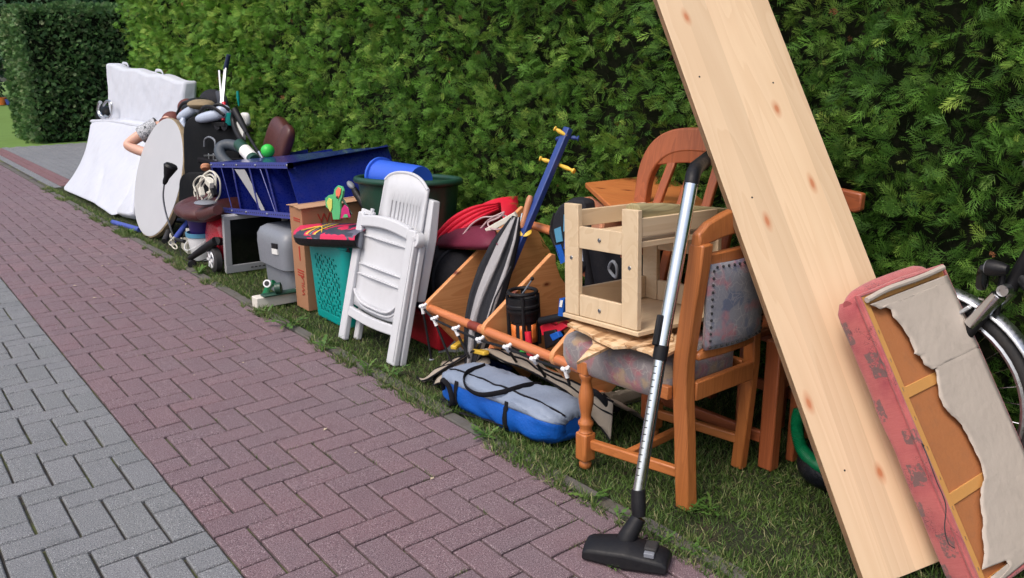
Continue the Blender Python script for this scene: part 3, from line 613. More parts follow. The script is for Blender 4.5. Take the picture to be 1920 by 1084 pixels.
W = [((1.005, -1.450, 0.000), 0.05, 'leafy dandelion weed in the kerb, nearest the turned chair leg'), ((1.001, -1.577, 0.000), 0.035, 'small weed in the kerb beside the vacuum tube'), ((0.987, -1.759, 0.000), 0.035, 'small weed at the kerb behind the vacuum nozzle'),
     ((1.168, -1.695, 0.000), 0.05, 'broad-leaved weed at the foot of the rear chair leg'), ((1.230, -1.726, 0.000), 0.045, 'broad-leaved weed just right of the rear chair leg'), ((1.026, -1.852, 0.000), 0.035, 'weed in the kerb just right of the vacuum nozzle'),
     ((1.001, -1.089, 0.000), 0.035, 'small rosette weed in the kerb in front of the blue bag'), ((1.022, -0.875, 0.000), 0.05, 'grassy weed in the kerb below the blue bag handles'), ((1.067, -0.109, 0.000), 0.06, 'spreading weed on the kerb right of the white folding chair'),
     ((1.017, 0.017, 0.000), 0.055, 'spreading weed on the kerb at the foot of the white folding chair'), ((0.999, 0.406, 0.000), 0.07, 'green weed on the kerb left of the white folding chair'), ((1.012, 0.865, -0.000), 0.08, 'large green weed on the kerb in front of the teal basket'),
     ((1.009, 1.142, 0.000), 0.05, 'yellowish weed on the kerb by the white beam'), ((1.030, 2.292, 0.000), 0.06, 'yellow-green weed on the kerb by the white bucket'), ((1.043, 4.006, 0.000), 0.06, 'weed on the kerb near the round tabletop'), ((0.801, -1.757, -0.000), 0.02, 'tiny weed in a paving joint left of the vacuum nozzle')]
for p, s, l in W: weed(p[0], p[1], s, (l,))
lf = MB()
for i in range(26):
    x, y = random.uniform(0.3, 1.0), random.uniform(-2, 4); a = random.uniform(0, 6.28); s = random.uniform(0.006, 0.016); z = 0.004
    lf.add([(x, y, z), (x + s * math.cos(a), y + s * math.sin(a), z + 0.004), (x + s * 1.6 * math.cos(a + 0.4), y + s * 1.6 * math.sin(a + 0.4), z + 0.001), (x + s * math.cos(a + 0.9), y + s * math.sin(a + 0.9), z + 0.003)], [(0, 1, 2, 3)])
struct(lf.build('leaf_litter', plain('pale_dry_leaf', srgb(190, 176, 150), 0.9, var=0.3)), 'stuff')

# ------------------------------------------------------------------ right-hand group: board, cushion, chairs, vacuum tube
L_ = V((0.076, 0.519, 0.852)).normalized(); e_ = V((0.957, -0.277, 0.083)); FB = frame((1.233, -2.236, 0.002), e_, L_)
bt = tag(MB().bb((0, 0, -0.019), (0.40, 2.12, 0)).build('pine_board', 'pine', None, FB, bevel=0.0015), 'long pale pine board with knots leaning over the chairs', 'board')
MB().bb((-0.0012, 0.001, -0.0185), (0, 2.118, -0.0005)).build('worn_edge', 'pineedge', bt, FB)
m = MB()
for x, y in ((0.08, 1.1), (0.3, 0.25), (0.33, 0.1), (0.06, 0.3), (0.3, 1.45), (0.05, 1.5), (0.28, 0.2)): m.lathe([(0.003, 0), (0.003, 0.0008)], (x, y, 0.0), n=8)
m.build('nail_hole', 'rubber', bt, FB)

# torn seat cushion: local x = across (hedgewards), y = up its length, z = towards the camera (lining side)
u_, v_ = V((0.995, -0.07, 0.065)), V((-0.02, 0.5, 0.87)); n_ = u_.cross(v_)
FC = frame((1.409, -2.45, 0.03), u_, v_); CW, CL, CT = 0.385, 0.80, 0.10
cu = thing('seat_cushion', 'upturned red upholstered seat with torn grey lining, leaning on the pine board', 'seat cushion', (1.409, -2.45, 0))
rows = []
for j in range(33):
    t = j / 32; y = CL * t; r = []
    for i in range(40):
        a = 2 * PI * i / 40; cx_, cz = math.cos(a), math.sin(a); ex = 0.22
        px = CW / 2 + (CW / 2 + 0.012) * math.copysign(abs(cx_) ** ex, cx_); pz = -CT / 2 + (CT / 2 + 0.0) * math.copysign(abs(cz) ** 0.35, cz)
        k = 1 - 0.10 * max(0, abs(2 * t - 1) - 0.93) / 0.07
        pz += 0.006 * noise.noise((px * 9, y * 9, pz * 9)) * (1 if pz < -0.012 else 0.2); px += 0.006 * noise.noise((px * 8 + 5, y * 7, pz * 12))
        r.append((CW / 2 + (px - CW / 2) * k, y, -CT / 2 + (pz + CT / 2) * k))
    rows.append(r)
body = MB()
# hollow tray seen from the open side: outer cover (sides and padded back), frame, hardboard, lining
body.loft([[(x, y, min(z, -0.012)) for x, y, z in r] for r in rows])
body.build('cover', 'cushred', cu, FC, smooth=True)
fr = [((0, 0), (0.024, CL)), ((CW - 0.024, 0), (CW, CL)), ((0.024, 0), (CW - 0.024, 0.024)), ((0.024, CL - 0.024), (CW - 0.024, CL))]
for (a, b), (c, d) in fr: MB().bb((a, b, -0.016), (c, d, -0.002)).build('frame_rail', 'gold', cu, FC, bevel=0.002)
for y in (0.235, 0.525): MB().obox((0.024, y - 0.013, -0.016), (CW - 0.048, 0, 0), (0, 0.03, 0), (0, 0, 0.010)).build('cross_slat', 'gold', cu, FC, bevel=0.0015)
MB().bb((0.022, 0.022, -0.0125), (CW - 0.022, CL - 0.022, -0.0105)).build('hardboard', 'hardb', cu, FC)
m = MB()                                                           # cover turned round the rim and stapled
edge = [(-0.006, 0), (-0.006, CL * 0.5), (-0.006, CL + 0.004), (CW * 0.5, CL + 0.006), (CW + 0.006, CL + 0.004), (CW + 0.006, CL * 0.5), (CW + 0.006, -0.002), (CW / 2, -0.004)]
m.tube([(x, y, -0.006) for x, y in edge], 0.009, 8, closed=True); m.build('rim_fold', 'cushred', cu, FC, smooth=True)
tear = [(0.012, 0.775), (0.045, 0.752), (0.062, 0.758), (0.085, 0.742), (0.083, 0.72), (0.098, 0.70), (0.110, 0.655), (0.112, 0.62), (0.100, 0.612), (0.125, 0.60), (0.135, 0.575), (0.16, 0.555), (0.175, 0.553), (0.172, 0.53), (0.158, 0.49), (0.165, 0.455), (0.19, 0.425), (0.215, 0.40), (0.232, 0.36), (0.245, 0.315),
        (0.255, 0.275), (0.25, 0.245), (0.225, 0.225), (0.205, 0.195), (0.192, 0.15), (0.172, 0.12), (0.163, 0.085), (0.135, 0.055), (0.118, 0.04), (0.118, 0.02), (0.145, 0.006), (0.16, 0.03), (0.172, 0.005)]
tear = [(x - 0.13 * max(0, 1 - y / 0.62) ** 1.0 * (1 if y > 0.01 else 1), y) if x > 0.13 else (x, y) for x, y in tear]
tear2 = []
for (a, b), (c, d) in zip(tear, tear[1:]):
    for k in range(4): tear2.append((a + (c - a) * k / 4 + 0.003 * noise.noise((a * 50 + k, b * 50, 1)), b + (d - b) * k / 4 + 0.003 * noise.noise((a * 50, b * 50 + k, 5))))
P = []
for (x, y) in tear2 + [tear[-1]]:
    row = []; yr = y
    for k in range(14):
        f = k / 13; X_ = x + (CW + 0.002 - x) * f; Y_ = y if f < 1 else y
        row.append((X_, min(CL, max(0, Y_)), 0.0045 + 0.0025 * noise.noise((X_ * 9, Y_ * 9, 2)) * (1 - f) + (0.006 * (1 - f) ** 8) * abs(noise.noise((X_ * 40, Y_ * 40, 9)))))
    P.append(row)
MB().grid(P).build('torn_lining', 'lining', cu, FC, smooth=True, solid=0.0015)
MB().tube([(0.004, CL - 0.012, 0.008), (0.1, CL - 0.004, 0.012), (0.25, CL - 0.006, 0.010), (CW - 0.01, CL - 0.002, 0.009)], 0.008, 8, smooth=4).build('lining_roll', 'lining', cu, FC, smooth=True)
for k, (y, z, s) in enumerate(((0.60, -0.035, 0.055), (0.70, -0.078, 0.035), (0.50, -0.075, 0.04), (0.115, -0.045, 0.055), (0.03, -0.08, 0.035))):
    MB().grid([[(-0.0135 + 0.002 * noise.noise((y * 9, a, b)), y + s * (b - 0.5) * 1.2, z + s * (a - 0.5)) for b in (0, .25, .5, .75, 1)] for a in (0, .3, .6, 1)]).build('woven_patch', 'cushgrey', cu, FC) if False else None
MB().tube([(0.0, CL - 0.010, -0.05), (0.05, CL - 0.002, -0.052), (0.15, CL + 0.006, -0.052), (0.33, CL + 0.006, -0.052), (CW, CL - 0.008, -0.05)], [0.014, 0.026, 0.028, 0.026, 0.012], 14, smooth=4).build('padding', 'cushred', cu, FC, smooth=True)
for k in range(14): MB().box((0.012 if k < 9 else 0.03 + 0.07 * (k - 9), 0.06 + 0.08 * k if k < 9 else CL - 0.012, -0.0015), (0.0015, 0.010, 0.0015)).build('staple', 'twine', cu, FC)
tube1('loose_thread', [(-0.005, 0.39, 0.004), (-0.02, 0.40, 0.012), (-0.03, 0.37, 0.02), (-0.045, 0.31, 0.028), (-0.05, 0.25, 0.03), (-0.075, 0.20, 0.02), (-0.085, 0.165, 0.02), (-0.082, 0.15, 0.03)], 0.0014, 'rubber', cu).matrix_basis = WM[cu.name].inverted() @ FC

# --- patterned chair
ch = thing('upholstered_chair', 'brown wooden chair with floral tapestry seat and backrest, nearest the path', 'chair', (1.33, -1.4, 0))
def turned(x, y, par, mat='chair'):
    MB().lathe([(0.014, 0.0), (0.02, 0.006), (0.022, 0.02), (0.016, 0.03)], (x, y, 0), n=14).build('foot', mat, par, smooth=True)
    MB().box((x, y, 0.082), (0.050, 0.050, 0.10)).build('leg_block', mat, par, bevel=0.006)
    MB().lathe([(0.022, 0.130), (0.024, 0.135), (0.021, 0.140), (0.020, 0.15), (0.026, 0.163), (0.026, 0.17), (0.018, 0.180), (0.017, 0.195), (0.021, 0.215), (0.025, 0.24), (0.0255, 0.262), (0.022, 0.285), (0.017, 0.305), (0.0165, 0.32), (0.024, 0.332), (0.024, 0.34), (0.018, 0.348)], (x, y, 0), n=18).build('leg', mat, par, smooth=True)
    MB().box((x, y, 0.366), (0.046, 0.046, 0.046)).build('leg_block', mat, par, bevel=0.003)
turned(1.135, -1.275, ch); turned(1.50, -1.25, ch)
def post(x, par, ys, zs, w=0.042, d=0.05, mat='chair', name='rear_post'):
    m = MB(); rings = []
    for y, z in zip(ys, zs): rings.append([(x - w / 2, y - d / 2, z), (x + w / 2, y - d / 2, z), (x + w / 2, y + d / 2, z), (x - w / 2, y + d / 2, z)])
    return m.loft(rings).build(name, mat, par, bevel=0.006)
YS = (-1.665, -1.655, -1.645, -1.632, -1.63, -1.64, -1.652, -1.665, -1.672); ZS = (0.0, 0.12, 0.25, 0.38, 0.47, 0.56, 0.66, 0.76, 0.835)
post(1.195, ch, YS, ZS, 0.046, 0.052); 
m = MB(); rg = []
for y, z, x in ((-1.60, 0.0, 1.54), (-1.62, 0.2, 1.53), (-1.64, 0.4, 1.515), (-1.645, 0.52, 1.50), (-1.66, 0.68, 1.495), (-1.672, 0.83, 1.49)): rg.append([(x - .017, y - .022, z), (x + .017, y - .022, z), (x + .017, y + .022, z), (x - .017, y + .022, z)])
m.loft(rg).build('rear_post', 'chair', ch, bevel=0.005)
# arched crest rail
def crest(par, x0, x1, y, z0, rise, th, tk, mat, wav=True, name='crest_rail', bow=0.0):
    m = MB(); rings = []
    for i in range(25):
        t = i / 24; x = x0 + (x1 - x0) * t; b = math.sin(PI * t); top = z0 + rise * (0.5 - 0.5 * math.cos(2 * PI * t)) + th * (0.45 + 0.55 * min(1, 5 * min(t, 1 - t) + 0.35)); bot = z0 + rise * 0.62 * (b ** 1.2) if wav else z0 + rise * b
        yy = y - bow * b; rings.append([(x, yy - tk / 2, bot), (x, yy + tk / 2, bot), (x, yy + tk * .5, (top + bot) / 2), (x, yy + tk * .38, top), (x, yy - tk * .38, top), (x, yy - tk * .5, (top + bot) / 2)])
    return m.loft(rings).build(name, mat, par, bevel=0.006)
crest(ch, 1.172, 1.512, -1.668, 0.826, 0.03, 0.062, 0.034, 'chair')
MB().bb((1.218, -1.685, 0.765), (1.475, -1.66, 0.80)).build('upper_back_rail', 'chair', ch, bevel=0.004)
crest(ch, 1.215, 1.485, -1.655, 0.475, 0.004, 0.034, 0.024, 'chair', name='lower_back_rail', bow=0.015)
for k in range(2):
    for q in range(3): MB().ell((1.37 + 0.03 * q + 0.01 * k, -1.69, 0.80 + 0.022 * k + 0.004 * q), (0.013, 0.012, 0.0115)).build('wooden_bead', 'handlewood', ch, smooth=True)
pad = []
for i in range(15):
    t = i / 14; x = 1.222 + 0.262 * t; r = []
    for j in range(15):
        q = j / 14; z = 0.515 + 0.255 * q; edge_ = min(1, 6 * min(t, 1 - t, q, 1 - q) + 0.25); r.append((x, -1.673 - 0.018 * math.sin(PI * t) - 0.014 * edge_, z))
    pad.append(r)
MB().grid(pad).build('backrest', 'tap', ch, smooth=True, solid=0.02)
sm = MB()
for i in range(46):
    s = i / 46 * 4; k = int(s); f = s - k; x, z = [(f, 0), (1, f), (1 - f, 1), (0, 1 - f)][k]; x = 1.23 + 0.246 * x; z = 0.522 + 0.241 * z; t = (x - 1.222) / 0.262
    sm.ell((x, -1.692 - 0.018 * math.sin(PI * t), z), (0.0042, 0.004, 0.0042), None, 7, 5)
struct(sm.build('upholstery_nails', 'rubber', ch, smooth=True), 'stuff')
seat = MB(); S = [(1.10, -1.16), (1.53, -1.14), (1.535, -1.15), (1.51, -1.62), (1.18, -1.63)]
rings = []
for dz, k in ((0.338, 0.90), (0.348, 0.96), (0.375, 1.0), (0.425, 1.0), (0.445, 0.97), (0.458, 0.88), (0.464, 0.7), (0.466, 0.35), (0.467, 0.02)):
    r = []
    for i in range(48):
        a = 2 * PI * i / 48; ca, sa = math.cos(a), math.sin(a); x = math.copysign(abs(ca) ** 0.42, ca); y = math.copysign(abs(sa) ** 0.42, sa)
        w = 0.225 if y > 0 else 0.18 + 0.045 * (1 + y); r.append((1.325 + x * (0.205 + 0.02 * y) * k, -1.375 + y * 0.245 * k, dz + (0.006 * math.sin(x * 3) if dz > .42 else 0)))
    rings.append(r)
seat.loft(rings).build('seat', 'tapseat', ch, smooth=True)
MB().bb((1.162, -1.245, 0.352), (1.48, -1.222, 0.40)).build('seat_rail', 'chairy', ch, bevel=0.003)
MB().bb((1.150, -1.61, 0.350), (1.172, -1.30, 0.392)).build('seat_rail', 'chairy', ch, bevel=0.003)
MB().bb((1.505, -1.61, 0.348), (1.53, -1.28, 0.392)).build('seat_rail', 'chairy', ch, bevel=0.003)
MB().bb((1.22, -1.662, 0.345), (1.50, -1.64, 0.405)).build('seat_rail', 'chair', ch, bevel=0.004)
MB().bar((1.14, -1.30, 0.095), (1.19, -1.64, 0.112), 0.024, 0.034).build('stretcher', 'chairy', ch, bevel=0.005)
MB().bar((1.50, -1.275, 0.095), (1.53, -1.60, 0.108), 0.024, 0.034).build('stretcher', 'chairy', ch, bevel=0.005)
MB().bar((1.165, -1.44, 0.103), (1.51, -1.42, 0.103), 0.024, 0.03).build('stretcher', 'chairy', ch, bevel=0.005)

# --- taller chair behind, rounded slatted back
cb = thing('slat_back_chair', 'tall reddish brown wooden chair with arched slatted back, standing against the hedge', 'chair', (1.75, -1.35, 0))
y0, y1, xb = -1.60, -0.99, 1.60
def bx_(z): return xb + 0.14 * max(0, z - 0.45)
arch = []
def arch_pt(a, rr): 
    return (-(y0 + y1) / 2)
cy = (y0 + y1) / 2; hw = (y1 - y0) / 2
outer = []; inner = []
for i in range(41):
    a = PI * i / 40; ca, sa = math.cos(a), math.sin(a)
    outer.append((cy + hw * math.copysign(abs(ca) ** 0.62, ca), 0.86 + 0.245 * abs(sa) ** 0.75)); inner.append((cy + (hw - 0.058) * math.copysign(abs(ca) ** 0.66, ca), 0.86 + 0.165 * abs(sa) ** 0.85))
outer = [(y1 + 0.0, 0.45), (y1, 0.65)] + outer + [(y0, 0.65), (y0, 0.45)]; inner = [(y1 - 0.048, 0.45), (y1 - 0.05, 0.65)] + inner + [(y0 + 0.05, 0.65), (y0 + 0.048, 0.45)]
rings = []
for (yo, zo), (yi, zi) in zip(outer, inner): rings.append([(bx_(zo) - 0.018, yo, zo), (bx_(zo) + 0.018, yo, zo), (bx_(zi) + 0.018, yi, zi), (bx_(zi) - 0.018, yi, zi)])
MB().loft(rings).build('arched_back_frame', 'chairdk', cb, bevel=0.006)
rings = []
for i in range(17):
    t = i / 16; y = cy + (hw - 0.09) * (2 * t - 1); z = 0.985 + 0.035 * math.sin(PI * t); h = 0.022 + 0.012 * math.sin(PI * t); x = bx_(z); rings.append([(x - .014, y, z - h), (x + .014, y, z - h), (x + .014, y, z + h), (x - .014, y, z + h)])
MB().loft(rings).build('inner_back_rail', 'chairdk', cb, bevel=0.004)
for k in range(4):
    yb = cy + 0.13 * (k - 1.5); yt = cy + 0.10 * (k - 1.5) - 0.0; m = MB(); rg = []
    for i in range(7):
        t = i / 6; z = 0.46 + 0.53 * t; y = yb + (yt - yb) * t + 0.075 * (1 - t); x = bx_(z) - 0.02 * math.sin(PI * t); rg.append([(x - .009, y - .018, z), (x + .009, y - .018, z), (x + .009, y + .018, z), (x - .009, y + .018, z)])
    m.loft(rg).build('slat', 'chairdk', cb, bevel=0.004)
MB().bb((1.585, -1.55, 0.44), (1.615, -1.04, 0.50)).build('lower_back_rail', 'chairdk', cb, bevel=0.004)
MB().bb((1.62, -1.58, 0.43), (1.97, -1.01, 0.455)).build('seat', 'chairdky', cb, bevel=0.006)
MB().bb((1.588, -1.695, 0.0), (1.632, -1.640, 0.455)).build('leg', 'chairdk', cb, bevel=0.005)
MB().bb((1.565, -1.175, 0.0), (1.605, -1.125, 0.455)).build('leg', 'chairdk', cb, bevel=0.005)
for y in (-1.665, -1.15): MB().bb((1.93, y - 0.022, 0.0), (1.97, y + 0.022, 0.43)).build('leg', 'chairdk', cb, bevel=0.005)
MB().bar((1.59, -1.175, 0.105), (1.605, -1.64, 0.105), 0.022, 0.04).build('stretcher', 'chairdky', cb, bevel=0.004)
MB().bar((1.635, -1.665, 0.3), (1.93, -1.665, 0.3), 0.022, 0.045).build('stretcher', 'chairdky', cb, bevel=0.004)
MB().bar((1.95, -1.175, 0.13), (1.95, -1.64, 0.13), 0.022, 0.04).build('stretcher', 'chairdky', cb, bevel=0.004)
cc_ = thing('wooden_chair', 'brown wooden chair mostly hidden behind the pine board, corner showing at its right edge', 'chair', (1.9, -1.75, 0))
MB().prism([(1.900, -1.638, 0.918), (1.900, -1.714, 0.912), (1.900, -1.744, 0.909), (1.900, -1.743, 0.854), (1.900, -1.725, 0.843), (1.900, -1.644, 0.850)], (0.03, 0, 0)).build('crest_rail', 'chairdky', cc_, bevel=0.006)
for y in (-1.63, -1.50): MB().bb((1.905, y - 0.018, 0), (1.93, y + 0.018, 0.86)).build('rear_post', 'chairdk', cc_, bevel=0.004)
MB().bb((1.70, -1.70, 0.40), (1.90, -1.45, 0.43)).build('seat', 'chairdky', cc_, bevel=0.004)
for y in (-1.685, -1.47): MB().bb((1.705, y - 0.015, 0), (1.735, y + 0.015, 0.40)).build('leg', 'chairdk', cc_, bevel=0.004)

# --- pale birch child's chair frame upside down on the seat
bf = thing('birch_frame', 'pale birch frame of a small stool standing upside down on the tapestry chair', 'stool', (1.3, -1.34, 0.5))
FX = frame((1.136, -1.168, 0.515), (-0.03, -1.0, 0.06), (0.03, 0.06, 1.0))      # x along the path towards the camera, y up, z away from the hedge
def bp(name, a, b, mat='birch', bev=0.002): return MB().bb(a, b).build(name, mat, bf, FX, bevel=bev)
W_, D_ = 0.335, 0.36
for zz in (0, -D_):
    tp = 0.375 if zz == 0 else 0.262; bp('post', (0, 0.012, zz - 0.018), (0.068, tp, zz)); bp('post', (W_ - 0.068, 0.012, zz - 0.018), (W_, tp, zz))
    bp('rail', (0.070, 0.235 if zz == 0 else 0.19, zz - 0.016), (W_ - 0.070, 0.305 if zz == 0 else 0.26, zz - 0.002)); bp('rail', (0.070, 0.012, zz - 0.016), (W_ - 0.070, 0.082, zz - 0.002))
bp('base_panel', (-0.006, -0.004, -D_ - 0.024), (W_ + 0.01, 0.010, 0.006)); bp('shelf', (0.02, 0.262, -D_ + 0.002), (W_ - 0.005, 0.280, -0.020))
bp('side_rail', (W_ - 0.018, 0.295, -D_ + 0.002), (W_ - 0.003, 0.35, -0.02)); bp('side_rail', (0.003, 0.295, -D_ + 0.002), (0.018, 0.35, -0.02))
bp('side_board', (0.003, 0.012, -D_ + 0.002), (0.018, 0.09, -0.02))
for x, y in ((0.034, 0.20), (0.167, 0.27), (W_ - 0.034, 0.20), (0.167, 0.045)): MB().lathe([(0.0, 0.0015), (0.006, 0.0015), (0.007, 0)], (x, y, 0), n=10, cap=False).build('bolt', 'steelbolt', bf, FX, smooth=True)
# OSB
def osb(pts, z, label, dz=0.009):
    o = MB().prism([(p[0], p[1], z + 0.0) for p in pts], (0, 0, dz)); o.v = [(x, y, zz + 0.02 * (x - 1.2) * 0) for x, y, zz in o.v]; return tag(o.build('strand_board', 'osb', None), label, 'board', )
osb([(1.111, -1.206, 0.492), (1.194, -1.185, 0.492), (1.360, -1.246, 0.492), (1.439, -1.392, 0.492), (1.251, -1.586, 0.492), (1.094, -1.624, 0.492), (1.115, -1.559, 0.492), (1.107, -1.490, 0.492), (1.066, -1.463, 0.492), (1.079, -1.376, 0.492), (1.099, -1.311, 0.492)], 0.492, 'large broken sheet of strand board under the birch stool')
osb([(0.926, -1.452, 0.468), (1.077, -1.364, 0.468), (1.170, -1.256, 0.468), (1.372, -1.236, 0.468), (1.260, -1.437, 0.468), (1.153, -1.447, 0.468), (1.109, -1.410, 0.468), (1.033, -1.428, 0.468)], 0.472, 'pointed piece of strand board lying lowest on the tapestry seat')
tag(MB().prism([(1.100, -1.474, 0.503), (1.282, -1.509, 0.503), (1.236, -1.550, 0.503), (1.076, -1.511, 0.503)], (0, 0, 0.006)).build('wood_strip', 'osb', None), 'narrow split wooden strip lying on top of the strand board', 'wood strip')
# weathered half post
br = MB(); rg = []
for i in range(13):
    t = i / 12; c = V((1.157, -1.440, 0.902)).lerp(V((1.718, -1.440, 0.808)), t); h = 0.018 + 0.012 * min(1, 3 * t + 0.25) ; rg.append([c + V((0, -0.028, -h)), c + V((0, 0.028, -h)), c + V((0, 0.03, h * 0.5)), c + V((0, 0.012, h)), c + V((0, -0.02, h)), c + V((0, -0.03, h * 0.4))])
tag(br.loft(rg).build('fence_post', 'branch', None, bevel=0.004), 'weathered knotty half-round timber lying across the birch stool', 'timber')
# pine folding table behind
ft = thing('folding_table', 'orange pine table top with crossed legs behind the birch stool', 'table', (1.7, -0.9, 0))
TP = [(1.839, -0.511, 0.800), (2.325, -0.547, 0.800), (1.786, -1.228, 0.800), (1.411, -1.135, 0.800)]
MB().prism(TP, (0, 0, 0.022)).build('table_top', wood('table_top_pine', srgb(206, 128, 70), srgb(172, 92, 46), axis=1, knots=5.0, knotcol=srgb(110, 44, 20), coat=0.3, scale=1.2), ft, bevel=0.004)
for a, b in (((1.550, -0.786, 0.545), (1.500, -1.072, 0.475)), ((1.600, -0.969, 0.634), (1.550, -0.789, 0.369)), ((1.600, -0.997, 0.638), (1.600, -0.947, 0.439)), ((1.750, -0.997, 0.595), (1.700, -1.219, 0.480))): MB().bar(a, b, 0.02, 0.035, (1, 0, 0)).build('crossed_leg', 'chairdky', ft, bevel=0.003)
MB().bar((1.72, -0.78, 0.80), (1.72, -0.78, 0.0), 0.03, 0.03, (1, 0, 0)).build('leg', 'chairdk', ft); MB().bar((1.95, -0.9, 0.80), (1.95, -0.9, 0.0), 0.03, 0.03, (1, 0, 0)).build('leg', 'chairdk', ft)
MB().bar((1.42, -1.15, 0.70), (1.95, -1.15, 0.70), 0.02, 0.07).build('apron', 'chairdky', ft)
dw = thing('drawer', 'small open pinkish pine drawer wedged left of the pine table top', 'drawer', (1.5, -0.85, 0.7))
a_, b_, c_, d_ = [V(p) for p in ((1.732, -0.553, 0.770), (1.830, -0.565, 0.770), (1.556, -1.021, 0.770), (1.436, -1.026, 0.770))]
for p, q in ((a_, b_), (b_, c_), (c_, d_), (d_, a_)):
    mm = MB(); n = (q - p).cross(V((0, 0, 1))).normalized() * 0.012; mm.obox(p + V((0, 0, -0.075)), q - p, n, (0, 0, 0.075)); mm.build('drawer_side', 'drawer', dw, bevel=0.002)
MB().prism([p + V((0, 0, -0.08)) for p in (a_, b_, c_, d_)], (0, 0, 0.005)).build('drawer_bottom', 'drawer', dw)
# black bags behind the stool
bb_ = thing('black_rucksack', 'black rucksack seen through the birch stool', 'rucksack', (1.6, -0.95, 0.4)); rbox((1.62, -0.98, 0.52), (0.24, 0.30, 0.42), 0.5).build('bag_body', 'blackm', bb_, smooth=True)
MB().tube([(1.480, -1.025, 0.591), (1.470, -1.051, 0.627), (1.470, -1.073, 0.611), (1.480, -1.062, 0.567)], 0.006, 6, closed=True, smooth=4).build('buckle', 'greypl', bb_, smooth=True)
MB().tube([(1.47, -0.9, 0.7), (1.46, -0.95, 0.55), (1.48, -1.0, 0.36)], 0.012, 6, smooth=4, flat=0.3).build('strap', 'blackm', bb_, smooth=True)
bp2 = thing('patterned_rucksack', 'black ribbed rucksack with blue and white pattern left of the birch stool', 'rucksack', (1.52, -0.7, 0.4))
O = [(1.500, -0.720, 0.788), (1.500, -0.791, 0.824), (1.500, -0.856, 0.823), (1.500, -0.876, 0.736), (1.500, -0.873, 0.569), (1.500, -0.843, 0.532), (1.500, -0.788, 0.536), (1.500, -0.737, 0.577), (1.500, -0.682, 0.617), (1.500, -0.653, 0.665), (1.500, -0.666, 0.723)]
MB().prism(O, (0.07, 0, 0)).build('ribbed_shell', 'gblack', bp2, bevel=0.015)
for P_, mt in (([(1.498, -0.700, 0.690), (1.498, -0.738, 0.706), (1.498, -0.751, 0.650), (1.498, -0.714, 0.638)], 'rimblue'), ([(1.498, -0.757, 0.757), (1.498, -0.787, 0.765), (1.498, -0.788, 0.699), (1.498, -0.754, 0.689)], 'rimblue'), ([(1.498, -0.704, 0.625), (1.498, -0.739, 0.635), (1.498, -0.771, 0.572), (1.498, -0.740, 0.556)], 'bagblue'), ([(1.498, -0.764, 0.678), (1.498, -0.788, 0.673), (1.498, -0.783, 0.617), (1.498, -0.758, 0.621)], 'bagblue'), ([(1.498, -0.800, 0.750), (1.498, -0.842, 0.764), (1.498, -0.854, 0.713), (1.498, -0.807, 0.693)], 'paper'), ([(1.498, -0.801, 0.652), (1.498, -0.855, 0.671), (1.498, -0.869, 0.590), (1.498, -0.814, 0.601)], 'skate')):
    MB().prism(P_, (-0.003, 0, 0)).build('printed_patch', mt, bp2)
MB().tube([(1.505, -0.692, 0.752), (1.500, -0.679, 0.675), (1.500, -0.731, 0.586)], 0.006, 6, smooth=4).build('piping', 'black', bp2, smooth=True)
bx = thing('blue_box', 'small blue and white box edge standing left of the birch stool', 'box', (1.45, -0.8, 0.3)); MB().prism([(1.400, -0.833, 0.382), (1.400, -0.860, 0.385), (1.400, -0.869, 0.459), (1.400, -0.841, 0.453)], (0.10, 0, 0)).build('box_body', 'bagblue', bx)
MB().prism([(1.398, -0.844, 0.422), (1.398, -0.859, 0.423), (1.398, -0.865, 0.452), (1.398, -0.850, 0.449)], (-0.002, 0, 0)).build('label', 'paper', bx)

# --- vacuum tube and floor nozzle
vt = thing('vacuum_tube', 'chrome telescopic vacuum cleaner tube with black floor nozzle leaning on the chair', 'vacuum tube', (0.87, -1.77, 0))
A = V((0.905, -1.728, 0.180)); B = V((1.030, -1.683, 0.560)); T_ = V((1.170, -1.646, 1.002)); K_ = V((1.220, -1.617, 1.035)); H_ = V((1.420, -1.513, 1.047)); H2 = V((1.480, -1.489, 1.053))
MB().tube([A, B], 0.0155, 20).build('lower_tube', 'chrome', vt, smooth=True)
MB().tube([A.lerp(B, 0.97), T_], 0.019, 20).build('upper_tube', 'chrome', vt, smooth=True)
dB = (T_ - B).normalized(); MB().tube([B - dB * 0.03, B + dB * 0.012], 0.0205, 20).build('collar', 'black', vt, smooth=True)
cs = V((-0.72, -0.69, 0.0)); MB().bar(B + dB * 0.015 + V((-0.024, 0.006, 0)), B + dB * 0.10 + V((-0.022, 0.008, 0)), 0.016, 0.02, cs).build('slide_button', 'black', vt, bevel=0.004)
m = MB(); sd_ = V((-0.80, 0.50, 0)).normalized()
for k in range(17):
    c = A.lerp(B, 0.14 + 0.8 * k / 17) + (-V((0.76, 0.64, 0)) * 0.0135 + V((-0.64, 0.76, 0)) * 0.0085); m.box(c, (0.006, 0.008, 0.0022), eul(0, 0.1, 0.7))
m.build('notch', 'rubber', vt)
MB().tube([A + V((0.76, 0.64, 0)) * 0.002 + V((0.64, -0.76, 0)) * 0.0155, B + V((0.64, -0.76, 0)) * 0.0155], 0.003, 6).build('groove', 'rubber', vt)
MB().tube([T_ - dB * 0.01, K_, H_, H2], [0.0205, 0.021, 0.0195, 0.017], 20, smooth=5).build('handle', 'black', vt, smooth=True)
MB().tube([K_ + V((-.012, .006, .012)), H_ + V((-.015, .005, .012))], 0.007, 8).build('handle_release', 'black', vt, smooth=True)
J = V((0.895, -1.744, 0.120)); MB().tube([A + (B - A).normalized() * 0.01, A.lerp(J, 0.55), J], [0.0195, 0.021, 0.0185], 18, smooth=3).build('tube_socket', 'black', vt, smooth=True)
